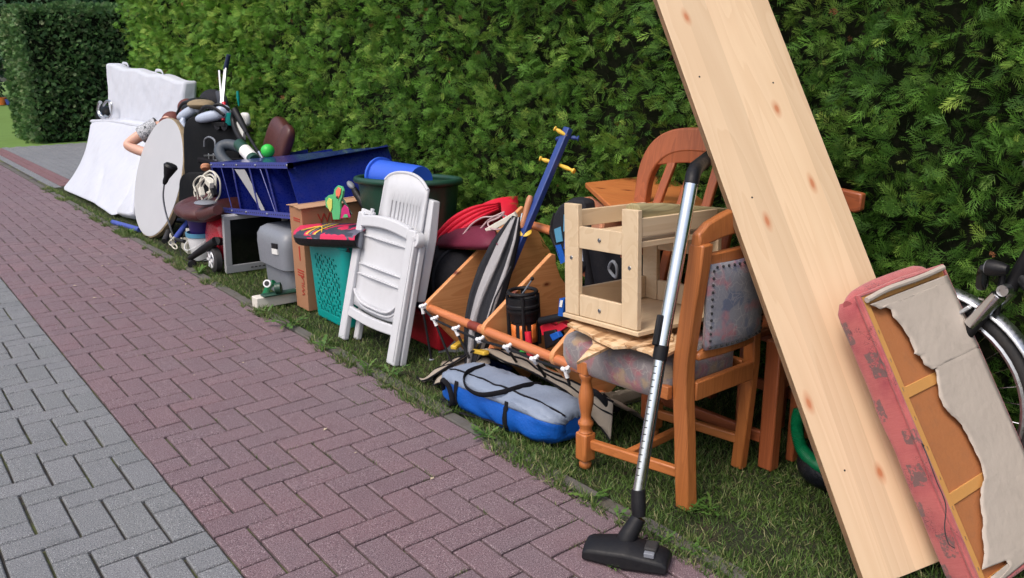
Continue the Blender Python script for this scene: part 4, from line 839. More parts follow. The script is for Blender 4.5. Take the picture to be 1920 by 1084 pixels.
nx = V((0.52, -0.855, 0)).normalized(); nc = V((0.850, -1.745, 0.0)); ny = V((0.855, 0.52, 0))
def nzp(a, b, z): return nc + nx * a + ny * b + V((0, 0, z))
rings = []
for a in np.linspace(-0.118, 0.118, 15):
    e = min(1, (0.123 - abs(a)) / 0.02) ** 0.5; k = 0.046 + 0.012 * (1 - abs(a) / 0.118); h = (0.046 + 0.020 * max(0, 1 - abs(a) / 0.12)) * (0.65 + 0.35 * e)
    rings.append([nzp(a, -k, 0.006), nzp(a, k, 0.006), nzp(a, k * 1.0, h * 0.55), nzp(a, k * 0.55, h), nzp(a, -k * 0.35, h), nzp(a, -k * 0.9, h * 0.7)])
MB().loft(rings).build('floor_nozzle', 'black', vt, bevel=0.006, seg=3)
MB().tube([nzp(-0.005, 0.012, 0.035), nzp(-0.003, 0.016, 0.062), J + V((0, 0, -0.004))], [0.03, 0.027, 0.02], 18, smooth=3).build('swivel_joint', 'black', vt, smooth=True)
MB().obox(nzp(0.050, -0.022, 0.048), nx * 0.034, ny * 0.045, V((0, 0, 0.016))).build('pedal', 'rubber', vt, bevel=0.004)
MB().obox(nzp(0.053, -0.038, 0.044), nx * 0.028, ny * 0.015, V((0, 0, 0.014))).build('pedal_button', 'greypl', vt, bevel=0.002)

# --- bicycle on the far right
bk = thing('bicycle', 'parked bicycle at the right edge, silver front mudguard showing', 'bicycle', (1.7, -2.6, 0))
BX = 1.815; HC = V((BX, -2.055, 0.335)); RC = V((BX, -3.10, 0.335))
def wheel(c):
    w = MB().tube([c + V((0, 0.308 * math.cos(a), 0.308 * math.sin(a))) for a in np.linspace(0, 2 * PI, 48, endpoint=False)], 0.021, 10, closed=True).build('tyre', 'rubber', bk, smooth=True)
    MB().tube([c + V((0, 0.282 * math.cos(a), 0.282 * math.sin(a))) for a in np.linspace(0, 2 * PI, 48, endpoint=False)], 0.011, 8, closed=True).build('rim', 'alu', w, smooth=True).matrix_parent_inverse = Matrix.Identity(4)
    MB().tube([c - V((0.045, 0, 0)), c + V((0.045, 0, 0))], 0.018, 12).build('hub', 'alu', w, smooth=True)
    for k in range(32):
        a = 2 * PI * k / 32; b = a + (0.35 if k % 4 < 2 else -0.35); x = 0.03 if k % 2 else -0.03
        MB().tube([c + V((x, 0.017 * math.cos(b), 0.017 * math.sin(b))), c + V((x * 0.1, 0.276 * math.cos(a), 0.276 * math.sin(a)))], 0.0011, 4).build('spoke', 'chrome', w)
wheel(HC); wheel(RC)
def guard(c, a0, a1):
    P = []
    for a in np.linspace(a0, a1, 40): P.append([c + V((x, (0.332 + 0.020 * math.cos(x * 45)) * math.cos(a), (0.332 + 0.020 * math.cos(x * 45)) * math.sin(a))) for x in np.linspace(-0.031, 0.031, 9)])
    MB().grid(P).build('mudguard', 'alu', bk, smooth=True, solid=0.0015)
guard(HC, math.radians(-8), math.radians(215)); guard(RC, math.radians(-10), math.radians(200))
crown = V((BX, -2.25, 0.715)); top = V((BX, -2.32, 0.91))
for s in (-1, 1): MB().tube([HC + V((s * 0.05, 0, 0)), V((BX + s * 0.048, -2.13, 0.48)), V((BX + s * 0.042, -2.22, 0.66))], [0.010, 0.014, 0.017], 12, smooth=4).build('fork_blade', 'black', bk, smooth=True); MB().tube([V((BX + s * 0.044, -2.18, 0.60)), V((BX + s * 0.042, -2.24, 0.70))], 0.021, 14).build('suspension_leg', 'chrome', bk, smooth=True)
MB().tube([crown + V((-0.05, 0, 0)), crown + V((0.05, 0, 0))], 0.016, 12).build('fork_crown', 'alu', bk, smooth=True)
MB().tube([crown, top], 0.02, 14).build('head_tube', 'black', bk, smooth=True)
for a, b, r in ((crown + V((0, -0.02, 0.04)), V((BX, -2.72, 0.30)), 0.018), (top + V((0, 0, -0.05)), V((BX, -2.86, 0.62)), 0.014), (V((BX, -2.72, 0.30)), V((BX, -2.92, 0.86)), 0.015), (V((BX, -2.72, 0.30)), RC, 0.010), (V((BX, -2.88, 0.75)), RC, 0.008)): MB().tube([a, b], r, 12).build('frame_tube', 'black', bk, smooth=True)
MB().tube([top, top + V((0, -0.04, 0.12)), top + V((0, 0.03, 0.16))], 0.013, 10, smooth=3).build('stem', 'alu', bk, smooth=True)
MB().tube([top + V((-0.28, -0.12, 0.18)), top + V((-0.15, 0.02, 0.165)), top + V((0, 0.03, 0.16)), top + V((0.15, 0.02, 0.165)), top + V((0.28, -0.12, 0.18))], 0.012, 10, smooth=4).build('handlebar', 'alu', bk, smooth=True)
rbox((BX, -2.95, 0.93), (0.15, 0.26, 0.07), 0.7).build('saddle', 'black', bk, smooth=True)
hl = MB().lathe([(0.004, -0.035), (0.014, -0.032), (0.020, -0.012), (0.024, 0.012), (0.022, 0.02)], (1.770, -2.222, 0.773), (0, 1, -0.05), n=18).build('headlight', 'black', bk, smooth=True)
MB().ell(V((1.770, -2.222, 0.773)) + V((0, 0.02, 0)), (0.021, 0.008, 0.021)).build('headlight_lens', 'greypl', bk, smooth=True)
rbox(V((1.770, -2.194, 0.742)), (0.03, 0.03, 0.075), 0.6).build('reflector', 'screen', bk, smooth=True)
MB().tube([V((1.790, -2.236, 0.754)), V((1.790, -2.236, 0.709)), V((1.790, -2.235, 0.639))], 0.009, 8, smooth=3).build('lamp_bracket', 'black', bk, smooth=True)
for s in (-1, 1): MB().bar(V((BX + s * 0.035, -2.17, 0.65)), V((BX + s * 0.05, -2.12, 0.60)), 0.012, 0.03, (1, 0, 0)).build('brake_arm', 'alu', bk, bevel=0.003)
MB().bar((1.760, -2.187, 0.597), (1.760, -2.210, 0.655), 0.014, 0.01, (1, 0, 0)).build('brake_bracket', 'alu', bk, bevel=0.003)
MB().lathe([(0, 0), (0.012, 0.001), (0.013, 0.006), (0, 0.01)], (1.780, -2.199, 0.676), (0, 0, 1), n=12, cap=False).build('bell', 'chrome', bk, smooth=True)

# --- black bag and green hose behind the board
bg_ = thing('black_rubbish_bag', 'crumpled black rubbish bag on the grass left of the pine board', 'bag', (1.75, -1.95, 0)); P = []
for i in range(13):
    a = PI * i / 12; P.append([(1.70 + 0.13 * math.sin(a) * math.cos(b) * (1 + .3 * noise.noise((i, j, 0))), -1.86 + 0.12 * math.sin(a) * math.sin(b) * (1 + .3 * noise.noise((i, j, 5))), max(0, 0.055 + 0.075 * math.cos(a) * (1 + .3 * noise.noise((i * .7, j * .7, 8))))) for j, b in enumerate(np.linspace(0, 2 * PI, 19))])
MB().grid(P).build('bag_body', plain('glossy_black_film', (0.008, 0.009, 0.013, 1), 0.35, bump=1.0, scale=30, spec=0.3), bg_, smooth=True)
gh = MB(); pts = [V((1.660, -1.738, 0.222)), V((1.650, -1.738, 0.164)), V((1.630, -1.774, 0.107)), V((1.600, -1.843, 0.091)), V((1.580, -1.914, 0.103)), V((1.600, -1.971, 0.120))]; pts = catmull(pts, 26)
rr = [0.0215 if i % 2 else 0.0185 for i in range(len(pts))]; gh.tube(pts, rr, 12)
tag(gh.build('ribbed_hose', 'hosegreen', None, smooth=True), 'green ribbed plastic hose behind the pine board', 'hose')

# ------------------------------------------------------------------ middle group
# blue and grey holdall
hb = thing('holdall', 'blue and grey elongated holdall with black handles lying at the kerb', 'bag', (1.2, -0.75, 0))
A = V((1.165, -0.455, 0.070)); B = V((1.222, -1.12, 0.072)); ax = (B - A).normalized(); sx = V((1, 0.035, 0)).normalized()
def bagring(t, j0, j1, n, off=0.0):
    e = 1 - abs(2 * t - 1) ** 7; k = 0.35 + 0.65 * max(0, e) ** 0.5; c = A.lerp(B, t); r = []
    for i in range(n + 1):
        a = j0 + (j1 - j0) * i / n; ca, sa = math.cos(a), math.sin(a); rx = (0.112 + off) * k * math.copysign(abs(ca) ** 0.6, ca); rz = (0.077 + off) * k * math.copysign(abs(sa) ** 0.62, sa)
        w = 0.007 * noise.noise((t * 9, ca * 2.2, sa * 2.2)) + 0.003 * noise.noise((t * 30, ca * 7, sa * 7)); r.append(c + sx * (rx + w * ca * 1.5) + V((0, 0, rz + w * sa * 1.5 - 0.012 * (1 - abs(sa)) * 0)))
    return r
MB().grid([bagring(t, -PI * 1.16, PI * 0.16, 30)[::1] for t in np.linspace(0, 1, 40)]).build('side_panel', 'bagblue', hb, smooth=True, solid=0.002)
MB().grid([bagring(t, PI * 0.13, PI * 0.90, 22, 0.0015) for t in np.linspace(0, 1, 40)]).build('top_panel', 'baggrey', hb, smooth=True, solid=0.002)
for t in (0.0, 1.0): MB().grid([bagring(t, 0, 2 * PI, 30), [A.lerp(B, t)] * 31]).build('end_panel', 'bagblue', hb, smooth=True)
def onbag(t, a, off=0.004):
    r = bagring(t, a, a + 0.001, 1, off); return r[0]
tube1('zip', [onbag(t, PI * 0.60) for t in np.linspace(0.01, 0.99, 20)], 0.004, 'blackm', hb, n=6, smooth=2)
for t0, t1, h in ((0.26, 0.62, 0.05), (0.20, 0.66, 0.0)):
    pass
tube1('handle', [onbag(0.22, PI * 0.45), onbag(0.24, PI * 0.62, 0.01), onbag(0.33, PI * 0.84, 0.02), onbag(0.47, PI * 0.88, 0.025), onbag(0.60, PI * 0.72, 0.02), onbag(0.64, PI * 0.5, 0.01), onbag(0.63, PI * 0.30)], 0.011, 'blackm', hb, n=8, flat=0.3)
for t in (0.21, 0.64): MB().grid([[onbag(t + d, a, 0.004) for d in (0, 0.03)] for a in np.linspace(PI * 0.82, PI * 1.16, 10)]).build('webbing', 'blackm', hb, smooth=True, solid=0.002)
tube1('handle', [onbag(0.11, PI * 1.0, 0.006), onbag(0.12, PI * 0.9, 0.02), onbag(0.16, PI * 0.88, 0.03), onbag(0.20, PI * 0.95, 0.02), onbag(0.22, PI * 1.08, 0.02), V((1.07, -0.50, 0.02)), V((1.055, -0.56, 0.006)), V((1.07, -0.66, 0.005)), V((1.09, -0.75, 0.012)), onbag(0.65, PI * 1.1, 0.003)], 0.010, 'blackm', hb, n=8, flat=0.3)
# beige awning cloth
aw = thing('awning', 'crumpled beige awning cloth with black piping heaped behind the blue bag', 'awning', (1.4, -0.8, 0))
ridge = [(1.170, -0.280, -0.017), (1.250, -0.247, 0.048), (1.330, -0.330, 0.092), (1.360, -0.522, 0.167), (1.370, -0.669, 0.177), (1.360, -0.797, 0.166), (1.360, -0.923, 0.155), (1.350, -1.052, 0.148), (1.340, -1.200, 0.163)]
front = [(1.14, -0.20, 0.002), (1.13, -0.27, 0.004), (1.22, -0.36, 0.09), (1.28, -0.46, 0.16), (1.31, -0.62, 0.15), (1.33, -0.78, 0.14), (1.34, -0.95, 0.12), (1.35, -1.08, 0.06), (1.33, -1.2, 0.01)]
back = [(1.34, -0.10, 0.0), (1.42, -0.16, 0.0), (1.5, -0.25, 0.0), (1.55, -0.4, 0.01), (1.57, -0.55, 0.02), (1.6, -0.7, 0.02), (1.6, -0.85, 0.01), (1.6, -1.0, 0.0), (1.6, -1.15, 0.0)]
def dense(c, k=5): return catmull([V(p) for p in c], k)
r_, f_, b_ = dense(ridge), dense(front), dense(back); P = []
for a, b, c in zip(f_, r_, b_):
    row = []
    for i in range(17):
        t = i / 16; p = a.lerp(b, t * 2) if t < 0.5 else b.lerp(c, t * 2 - 1); d = 0.022 * noise.noise((p.x * 8, p.y * 8, p.z * 8)) + 0.012 * noise.noise((p.x * 21, p.y * 21, 3)); q = p + V((0.3, 0.1, 1)) * d * (0.3 if i in (0, 16) else 1); q.z = max(0.002, q.z); row.append(q)
    P.append(row)
MB().grid(P).build('cloth', 'beige', aw, smooth=True, solid=0.003)
for i in (0, 5, 8): tube1('piping', [r[i] + V((0, 0, 0.003)) for r in P[::2]], 0.0042, 'blackm', aw, n=6, smooth=2)
P = []
for i in range(20):
    t = i / 19; a = V((1.378, -1.010, 0.003)).lerp(V((1.747, -0.998, 0.003)), t); b = V((1.40, -1.02, 0.11)).lerp(V((1.62, -0.98, 0.05)), t); P.append([a.lerp(b, k / 9) + V((0, 0, 0.03 * math.sin(PI * k / 9) + 0.015 * noise.noise((t * 5, k * 0.5, 1)))) for k in range(10)])
MB().grid(P).build('cloth_fold', 'beige', aw, smooth=True, solid=0.003); tube1('piping', [r[0] + V((0, 0, 0.002)) for r in P[::3]], 0.004, 'blackm', aw, n=6, smooth=2)
tube1('piping', [P[0][k] + V((0, 0, 0.003)) for k in range(0, 10, 3)], 0.004, 'blackm', aw, n=6, smooth=2)
lobe = [(1.136, -0.334, 0.004), (1.214, -0.257, 0.020), (1.299, -0.208, 0.030), (1.351, -0.250, 0.050), (1.378, -0.362, 0.080)]; lob2 = [(1.173, -0.431, 0.010), (1.182, -0.451, 0.050), (1.211, -0.457, 0.080), (1.252, -0.478, 0.100), (1.309, -0.514, 0.120)]
P = [[a.lerp(b, k / 7) + V((0, 0, 0.02 * math.sin(PI * k / 7) + 0.01 * noise.noise((i * 0.3, k * 0.6, 4)))) for k in range(8)] for i, (a, b) in enumerate(zip(dense(lobe, 5), dense(lob2, 5)))]
MB().grid(P).build('cloth_lobe', 'beige', aw, smooth=True, solid=0.003); tube1('piping', [r[0] + V((0, 0, 0.002)) for r in P[::2]], 0.004, 'blackm', aw, n=6, smooth=2); tube1('piping', [p + V((0, 0, 0.002)) for p in P[0][::2]], 0.004, 'blackm', aw, n=6, smooth=2)
tube1('loose_strap', [(1.36, -1.06, 0.15), (1.33, -1.13, 0.17), (1.35, -1.17, 0.13), (1.40, -1.16, 0.10), (1.38, -1.1, 0.14)], 0.014, 'blackm', aw, n=8, flat=0.5)

# pine rack lying tilted on its side
rk = thing('pine_rack', 'pine shelf rack with round dowels lying tilted in the middle of the pile', 'shelf rack', (1.4, -0.5, 0))
def rackpanel(Y, L, jag=0):
    F = V((1.283, 0, 0.268)); d1 = V((0.83, 0, 0.557)); d2 = V((0.62, 0, -0.785)).normalized(); pts = []; r = 0.045
    o = F - d1 * 0.02 - d2 * 0.025
    for k in range(7):
        a = PI / 2 * k / 6; pts.append(o + d1 * (r - r * math.cos(PI / 2 - a)) + d2 * (r - r * math.cos(a)))
    pts = pts[::-1]; e = 0.37
    pts += [o + d1 * L]; 
    if jag: pts += [o + d1 * (L + 0.012) + d2 * 0.02, o + d1 * (L - 0.01) + d2 * 0.05, o + d1 * (L - 0.03) + d2 * 0.12]
    pts += [o + d1 * (L - 0.02) + d2 * e, o + d1 * 0.02 + d2 * e]
    return MB().prism([V((p.x, Y, p.z)) for p in pts], (0, -0.022, 0)).build('side_panel', 'rack', rk, bevel=0.004)
rackpanel(-0.07, 0.70); rackpanel(-0.50, 0.47, 1); rackpanel(-0.93, 0.46)
for y0_, y1_, mt in ((-0.045, -0.055, 'rackend'), (-0.092, -0.40, 'rackdow'), (-0.40, -0.47, 'rackend'), (-0.47, -0.50, 'rackdow'), (-0.522, -0.93, 'rackdow'), (-0.952, -1.08, 'rackdow')):
    MB().tube([(1.292, y0_, 0.262), (1.292, y1_, 0.262)], 0.0195, 16).build('dowel', mt, rk, smooth=True)
MB().tube([(1.80, -0.04, 0.60), (1.80, -0.5, 0.585)], 0.0185, 14).build('dowel', 'rackdow', rk, smooth=True)
MB().tube([(1.52, -0.04, 0.06), (1.52, -1.0, 0.06)], 0.0185, 14).build('dowel', 'rackdow', rk, smooth=True)
MB().tube([(1.720, -0.302, 0.618), (1.720, -0.465, 0.606)], 0.0175, 14).build('dowel', 'rackdow', rk, smooth=True)
tag(MB().bar((1.600, -0.112, 0.580), (1.680, -0.229, 0.664), 0.03, 0.026).build('timber_offcut', 'offwhite', None, bevel=0.003), 'short white painted timber offcut resting on the top of the pine rack', 'timber')

# row of black rods with white connectors
cr = thing('camp_bed_frame', 'long black rod frame with white plastic connectors standing in front of the pine rack', 'frame', (1.23, -0.5, 0))
CP = [(1.235, -0.114, 0.285), (1.235, -0.206, 0.250), (1.235, -0.369, 0.245), (1.235, -0.540, 0.242), (1.235, -0.720, 0.258), (1.235, -0.885, 0.256), (1.235, -1.061, 0.266)]
MB().tube([V(p) for p in CP], 0.0055, 8).build('long_rod', 'black', cr, smooth=True)
LG = [(1.260, -0.132, 0.038), (1.260, -0.292, 0.073), (1.250, -0.444, 0.133), (1.30, -0.42, 0.16), (1.33, -0.66, 0.16), (1.33, -0.84, 0.15), (1.245, -1.073, 0.210)]
for i, (p, q) in enumerate(zip(CP, LG)):
    p, q = V(p), V(q)
    MB().tube([p, q], 0.0055, 8).build('leg_rod', 'black', cr, smooth=True)
    m = MB(); m.tube([p - V((0, 0.018, -0.001)), p + V((0, 0.018, 0))], 0.0085, 10); d = (q - p).normalized(); m.tube([p, p + d * 0.03], 0.0085, 10); m.tube([p, p + V((-0.012, -0.02, 0.016))], 0.007, 10); m.tube([p, p + V((0.02, -0.002, 0.012))], 0.007, 10)
    m.build('connector', 'whitepl', cr, smooth=True)
MB().ell(V(LG[0]), (0.012, 0.012, 0.004)).build('rod_foot', 'greypl', cr, smooth=True)

# blue coat stand
cs = thing('coat_stand', 'blue wooden coat stand with yellow pegs leaning into the hedge', 'coat stand', (1.4, -0.35, 0))
P0 = V((1.360, -0.313, 0.090)); P1 = V((1.480, -0.416, 0.345)); P2 = V((1.830, -0.411, 1.050)); P1 = P0.lerp(P2, 0.27)
MB().bar(P0, P2, 0.036, 0.03, (1, 0, 0)).build('pole', 'polblue', cs, bevel=0.004)
def peg(a, b, mt): 
    a, b = V(a), V(b); d = (b - a).length; MB().lathe([(0.006, 0), (0.008, d * 0.3), (0.010, d * 0.6), (0.006, d * 0.82), (0.012, d * 0.9), (0.011, d * 0.97), (0.002, d)], a, b - a, n=14).build('peg', mt, cs, smooth=True)
peg((1.810, -0.423, 1.018), (1.780, -0.373, 1.051), 'yellow'); peg((1.780, -0.381, 0.897), (1.740, -0.320, 0.919), 'yellow'); peg((1.780, -0.388, 0.898), (1.800, -0.487, 0.871), 'yellow'); peg((1.830, -0.398, 1.011), (1.860, -0.448, 1.005), 'polblue'); peg((1.830, -0.398, 1.022), (1.900, -0.259, 0.986), 'polblue')
MB().ell(V(P0.lerp(P2, 0.545)), (0.03, 0.035, 0.009), eul(0.3, -0.5, 0)).build('ring', 'yellow', cs, smooth=True)
for a, b in (((1.300, -0.252, 0.117), (1.400, -0.183, 0.107)), ((1.310, -0.352, 0.135), (1.270, -0.538, 0.178))): MB().bar(a, b, 0.03, 0.02).build('foot', 'yellow', cs, bevel=0.006)
MB().bar(P0 + V((0, 0.04, 0)), P0 + V((0.14, -0.10, -0.08)), 0.035, 0.03).build('foot', 'polblue', cs, bevel=0.005)

# folded parasol
ps = thing('parasol', 'folded grey and black parasol with wooden handle leaning beside the blue coat stand', 'parasol', (1.3, -0.35, 0))
cen = [V((1.600, -0.322, 0.672)), V((1.540, -0.329, 0.581)), V((1.470, -0.349, 0.476)), V((1.400, -0.381, 0.376)), V((1.340, -0.409, 0.275)), V((1.300, -0.426, 0.169)), V((1.270, -0.414, 0.077))]
wid = [0.024, 0.062, 0.080, 0.082, 0.072, 0.055, 0.02]; cd = catmull(cen, 6); nC = len(cd)
side = V((0.55, -0.80, 0.1)).normalized(); tow = V((-0.75, -0.6, 0.2)).normalized()
strip = [('gblack', -1.0, -0.55), ('cargrey', -0.55, 0.05), ('gblack', 0.05, 0.55), ('cargrey', 0.55, 0.78), ('gblack', 0.78, 1.0)]
for mt, a, b in strip:
    P = []
    for i, c in enumerate(cd):
        f = i / (nC - 1) * (len(wid) - 1); k = min(int(f), len(wid) - 2); w = wid[k] + (wid[k + 1] - wid[k]) * (f - k); row = []
        tw = 0.35 * math.sin(i * 0.13)
        for q in range(9):
            s = a + (b - a) * q / 8; s2 = s + 0.22 * math.sin(i * 0.16 + 0.6) * (1 - abs(s)); d = math.sqrt(max(0.0, 1 - s2 * s2)) * 0.45 + 0.13 * math.cos(s * 8 + i * 0.07) + 0.05 * noise.noise((s * 4, i * 0.3, 1)); row.append(c + side * w * s2 + tow * w * d)
        P.append(row)
    MB().grid(P).build('folded_canopy', mt, ps, smooth=True, solid=0.002)
MB().tube([c - tow * 0.008 for c in cen], 0.018, 8).build('back_fold', 'gblack', ps, smooth=True)
MB().tube([V((1.600, -0.344, 0.618)), V((1.620, -0.349, 0.692))], 0.006, 10).build('pole', 'chrome', ps, smooth=True)
ha, hb_ = V((1.610, -0.354, 0.628)), V((1.660, -0.356, 0.766)); L = (hb_ - ha).length
MB().lathe([(0.010, 0), (0.014, L * 0.1), (0.0125, L * 0.3), (0.0145, L * 0.6), (0.015, L * 0.9), (0.009, L)], ha, hb_ - ha, n=16).build('handle', 'handlewood', ps, smooth=True)
MB().tube([V((1.250, -0.457, 0.070)), V((1.360, -0.483, 0.382)), V((1.450, -0.479, 0.504))], 0.004, 6).build('rib', 'gblack', ps)

# lantern
lt = thing('camping_lantern', 'black camping lantern with orange panels between the rack panels', 'lantern', (1.42, -0.66, 0.2))
c0 = V((1.420, -0.604, 0.202)); c1 = V((1.420, -0.592, 0.404)); d = (c1 - c0).normalized(); H = (c1 - c0).length
MB().lathe([(0.056, -0.02), (0.058, 0), (0.052, 0.01), (0.052, H * 0.5), (0.058, H * 0.52), (0.060, H * 0.66), (0.066, H * 0.70), (0.066, H * 0.74), (0.060, H * 0.75), (0.060, H * 0.78), (0.067, H * 0.80), (0.067, H * 0.84), (0.062, H * 0.86), (0.062, H * 0.98), (0.052, H * 1.0), (0.045, H * 0.88)], c0, d, n=28).build('body', 'black', lt, smooth=True)
vv = (V((-0.64, -3.14, 1.0)) - c0); vv.z = 0; vv.normalize(); ss = d.cross(vv).normalized()
for an in (-0.95, -0.05, 0.9):
    P = [[c0 + d * (H * z) + (vv * math.cos(a) + ss * math.sin(a)) * 0.0535 for a in np.linspace(an - 0.28, an + 0.28, 6)] for z in np.linspace(0.08, 0.46, 4)]
    MB().grid(P).build('orange_panel', 'orange', lt, smooth=True, solid=0.004)
for an in (0.0, 1.57, 3.14, 4.71): p = c0 + (vv * math.cos(an) + ss * math.sin(an)) * 0.062; MB().tube([p, p + d * H * 1.06], 0.008, 8).build('guard_bar', 'black', lt, smooth=True)
MB().tube([c1 + (vv * math.cos(a) + ss * math.sin(a)) * 0.058 + d * 0.02 for a in np.linspace(0, 2 * PI, 24, endpoint=False)], 0.008, 8, closed=True).build('top_ring', 'black', lt, smooth=True)
tube1('wire_hook', [c1 - d * 0.02, c1 + d * 0.01, V((1.420, -0.606, 0.432)), V((1.430, -0.642, 0.484))], 0.0035, 'greypl', lt); MB().ell(V((1.430, -0.642, 0.487)), (0.008, 0.008, 0.008)).build('hook_tip', 'black', lt, smooth=True)
ty = thing('toy_tool', 'black and red toy power tool beside the lantern', 'toy', (1.42, -0.8, 0.2))
MB().tube([(1.420, -0.707, 0.326), (1.420, -0.791, 0.358), (1.430, -0.861, 0.383)], 0.016, 12).build('barrel', 'black', ty, smooth=True)
MB().prism([(1.430, -0.688, 0.297), (1.430, -0.748, 0.330), (1.430, -0.780, 0.320), (1.430, -0.818, 0.349), (1.430, -0.855, 0.338), (1.430, -0.780, 0.284), (1.430, -0.702, 0.260)], (0.03, 0, 0)).build('red_housing', 'red', ty, bevel=0.003)
MB().prism([(1.420, -0.720, 0.284), (1.420, -0.791, 0.311), (1.420, -0.823, 0.271), (1.420, -0.733, 0.213)], (0.04, 0, 0)).build('grip', 'black', ty, bevel=0.004)
MB().prism([(1.415, -0.765, 0.284), (1.415, -0.810, 0.308), (1.415, -0.829, 0.291), (1.415, -0.785, 0.262)], (0.02, 0, 0)).build('blue_plate', 'bagblue', ty, bevel=0.002)
tg = thing('toy_bottles', 'red and green toy bottles under the dowel beside the lantern', 'toy', (1.40, -0.75, 0.05))
MB().tube([(1.380, -0.674, 0.281), (1.370, -0.706, 0.137)], 0.014, 12).build('red_bottle', 'red', tg, smooth=True); MB().tube([(1.390, -0.627, 0.203), (1.380, -0.652, 0.119)], 0.018, 12).build('green_bottle', 'greenlt', tg, smooth=True)

# red hoops, burgundy bag, sleeping roll, red box, cables
hp = thing('plastic_sledge', 'nested curved red plastic sledges behind the white folding chair', 'sledge', (1.6, 0.2, 0.45))
base = [V((1.520, 0.300, 0.418)), V((1.560, 0.244, 0.524)), V((1.620, 0.188, 0.606)), V((1.700, 0.119, 0.656)), V((1.800, 0.058, 0.668))]; low = [V((1.520, 0.287, 0.393)), V((1.560, 0.162, 0.478)), V((1.620, 0.092, 0.550)), V((1.700, 0.056, 0.602)), V((1.800, 0.050, 0.633))]
bu, bl = catmull(base, 6), catmull(low, 6)
for k in range(4):
    P = []
    for i, (a, b) in enumerate(zip(bu, bl)):
        c0_, c1_ = a.lerp(b, k / 4), a.lerp(b, (k + 0.92) / 4); row = []
        for q in range(7): t = q / 6; row.append(c0_.lerp(c1_, t) + V((-0.8, -0.5, 0.3)).normalized() * 0.012 * math.sin(PI * t))
        row.append(c1_ + V((0.05, 0.05, -0.005))); P.append(row)
    MB().grid(P).build('rim', 'red', hp, smooth=True, solid=0.004)
MB().grid([[a + V((0.01, 0, 0)), b + V((0.10, 0.10, -0.10)), b + V((0.2, 0.1, -0.05)), a + V((0.2, 0.1, 0))] for a, b in zip(bu, bl)]).build('shell', 'red', hp, smooth=True, solid=0.004)
bgb = thing('burgundy_bag', 'flat burgundy nylon bag under the red sledges', 'bag', (1.6, 0.1, 0.45))
P = [[V((1.500, 0.156, 0.477)), V((1.600, 0.219, 0.520)), V((1.660, 0.251, 0.520))], [V((1.500, -0.025, 0.505)), V((1.600, 0.081, 0.549)), V((1.660, 0.112, 0.546))], [V((1.500, -0.193, 0.531)), V((1.600, -0.058, 0.570)), V((1.660, 0.003, 0.568))], [V((1.500, -0.330, 0.558)), V((1.600, -0.181, 0.574)), V((1.660, -0.102, 0.579))]]
MB().grid(P).build('bag_body', 'burg', bgb, smooth=True, solid=0.03); tube1('piping', [V((1.490, 0.141, 0.476)), V((1.530, 0.181, 0.506)), V((1.590, 0.195, 0.527)), V((1.620, 0.056, 0.552)), V((1.620, -0.155, 0.577))], 0.004, 'rubber', bgb)
MB().lathe([(0.006, 0), (0.006, 0.002)], (1.505, -0.178, 0.542), (-1, 0, 0.3), n=10).build('eyelet', 'alu', bgb)
sl = thing('sleeping_bag_roll', 'rolled black sleeping bag behind the white folding chair', 'sleeping bag', (1.55, 0.1, 0.3))
MB().lathe([(0.02, 0), (0.10, 0.01), (0.135, 0.04), (0.142, 0.12), (0.14, 0.3), (0.142, 0.42), (0.12, 0.47), (0.03, 0.48)], (1.50, 0.42, 0.32), (0.15, -1, 0.02), n=28, sy=1.0).build('roll', 'blackm', sl, smooth=True)
for t in (0.10, 0.16, 0.34): MB().tube([V((1.50, 0.42, 0.32)) + V((0.15, -1, 0.02)).normalized() * t + V((0.144 * math.cos(a), 0.02 * math.cos(a), 0.144 * math.sin(a))) for a in np.linspace(0, 2 * PI, 28, endpoint=False)], 0.008, 6, closed=True).build('strap', 'gblack', sl, smooth=True)
rb = thing('red_box', 'red plastic box low down between the white folding chair and the pine rack', 'box', (1.5, 0.12, 0)); 
MB().loft([[(1.40, 0.02, 0), (1.66, 0.02, 0), (1.66, 0.30, 0), (1.40, 0.30, 0)], [(1.385, 0.005, 0.155), (1.68, 0.0, 0.155), (1.68, 0.32, 0.155), (1.385, 0.32, 0.155)]]).build('box_body', 'redcloth', rb, bevel=0.012)
MB().bb((1.375, -0.005, 0.152), (1.69, 0.33, 0.172)).build('lid', 'redcloth', rb, bevel=0.006)
tag(rbox((1.50, 0.16, 0.198), (0.22, 0.26, 0.05), 0.7).build('blue_cloth', plain('dark_blue_cloth', (0.004, 0.02, 0.14, 1), 0.8), None, smooth=True), 'folded dark blue cloth on top of the red box', 'cloth')
tag(MB().prism([(1.400, 0.031, -0.025), (1.500, -0.036, -0.013), (1.520, 0.024, 0.080), (1.420, 0.048, 0.122)], (0.03, -0.01, 0)).build('plastic_sheet', 'greypl', None, bevel=0.004), 'small grey panel standing right of the red box', 'panel')
cw = MB(); cw.tube([V((1.560, 0.024, 0.547)), V((1.600, 0.005, 0.596)), V((1.630, -0.040, 0.629)), V((1.660, -0.083, 0.636)), V((1.700, -0.113, 0.656)), V((1.660, -0.124, 0.637)), V((1.620, -0.094, 0.613)), V((1.600, -0.161, 0.595)), V((1.620, -0.235, 0.616)), V((1.700, -0.125, 0.640)), V((1.670, -0.049, 0.620)), V((1.600, -0.058, 0.580))], 0.0042, 6, smooth=6)
tag(cw.build('cable_loop', plain('pinkish_grey_cable', (0.45, 0.3, 0.32, 1), 0.5), None, smooth=True), 'loops of pinkish grey cable on the burgundy bag', 'cable')

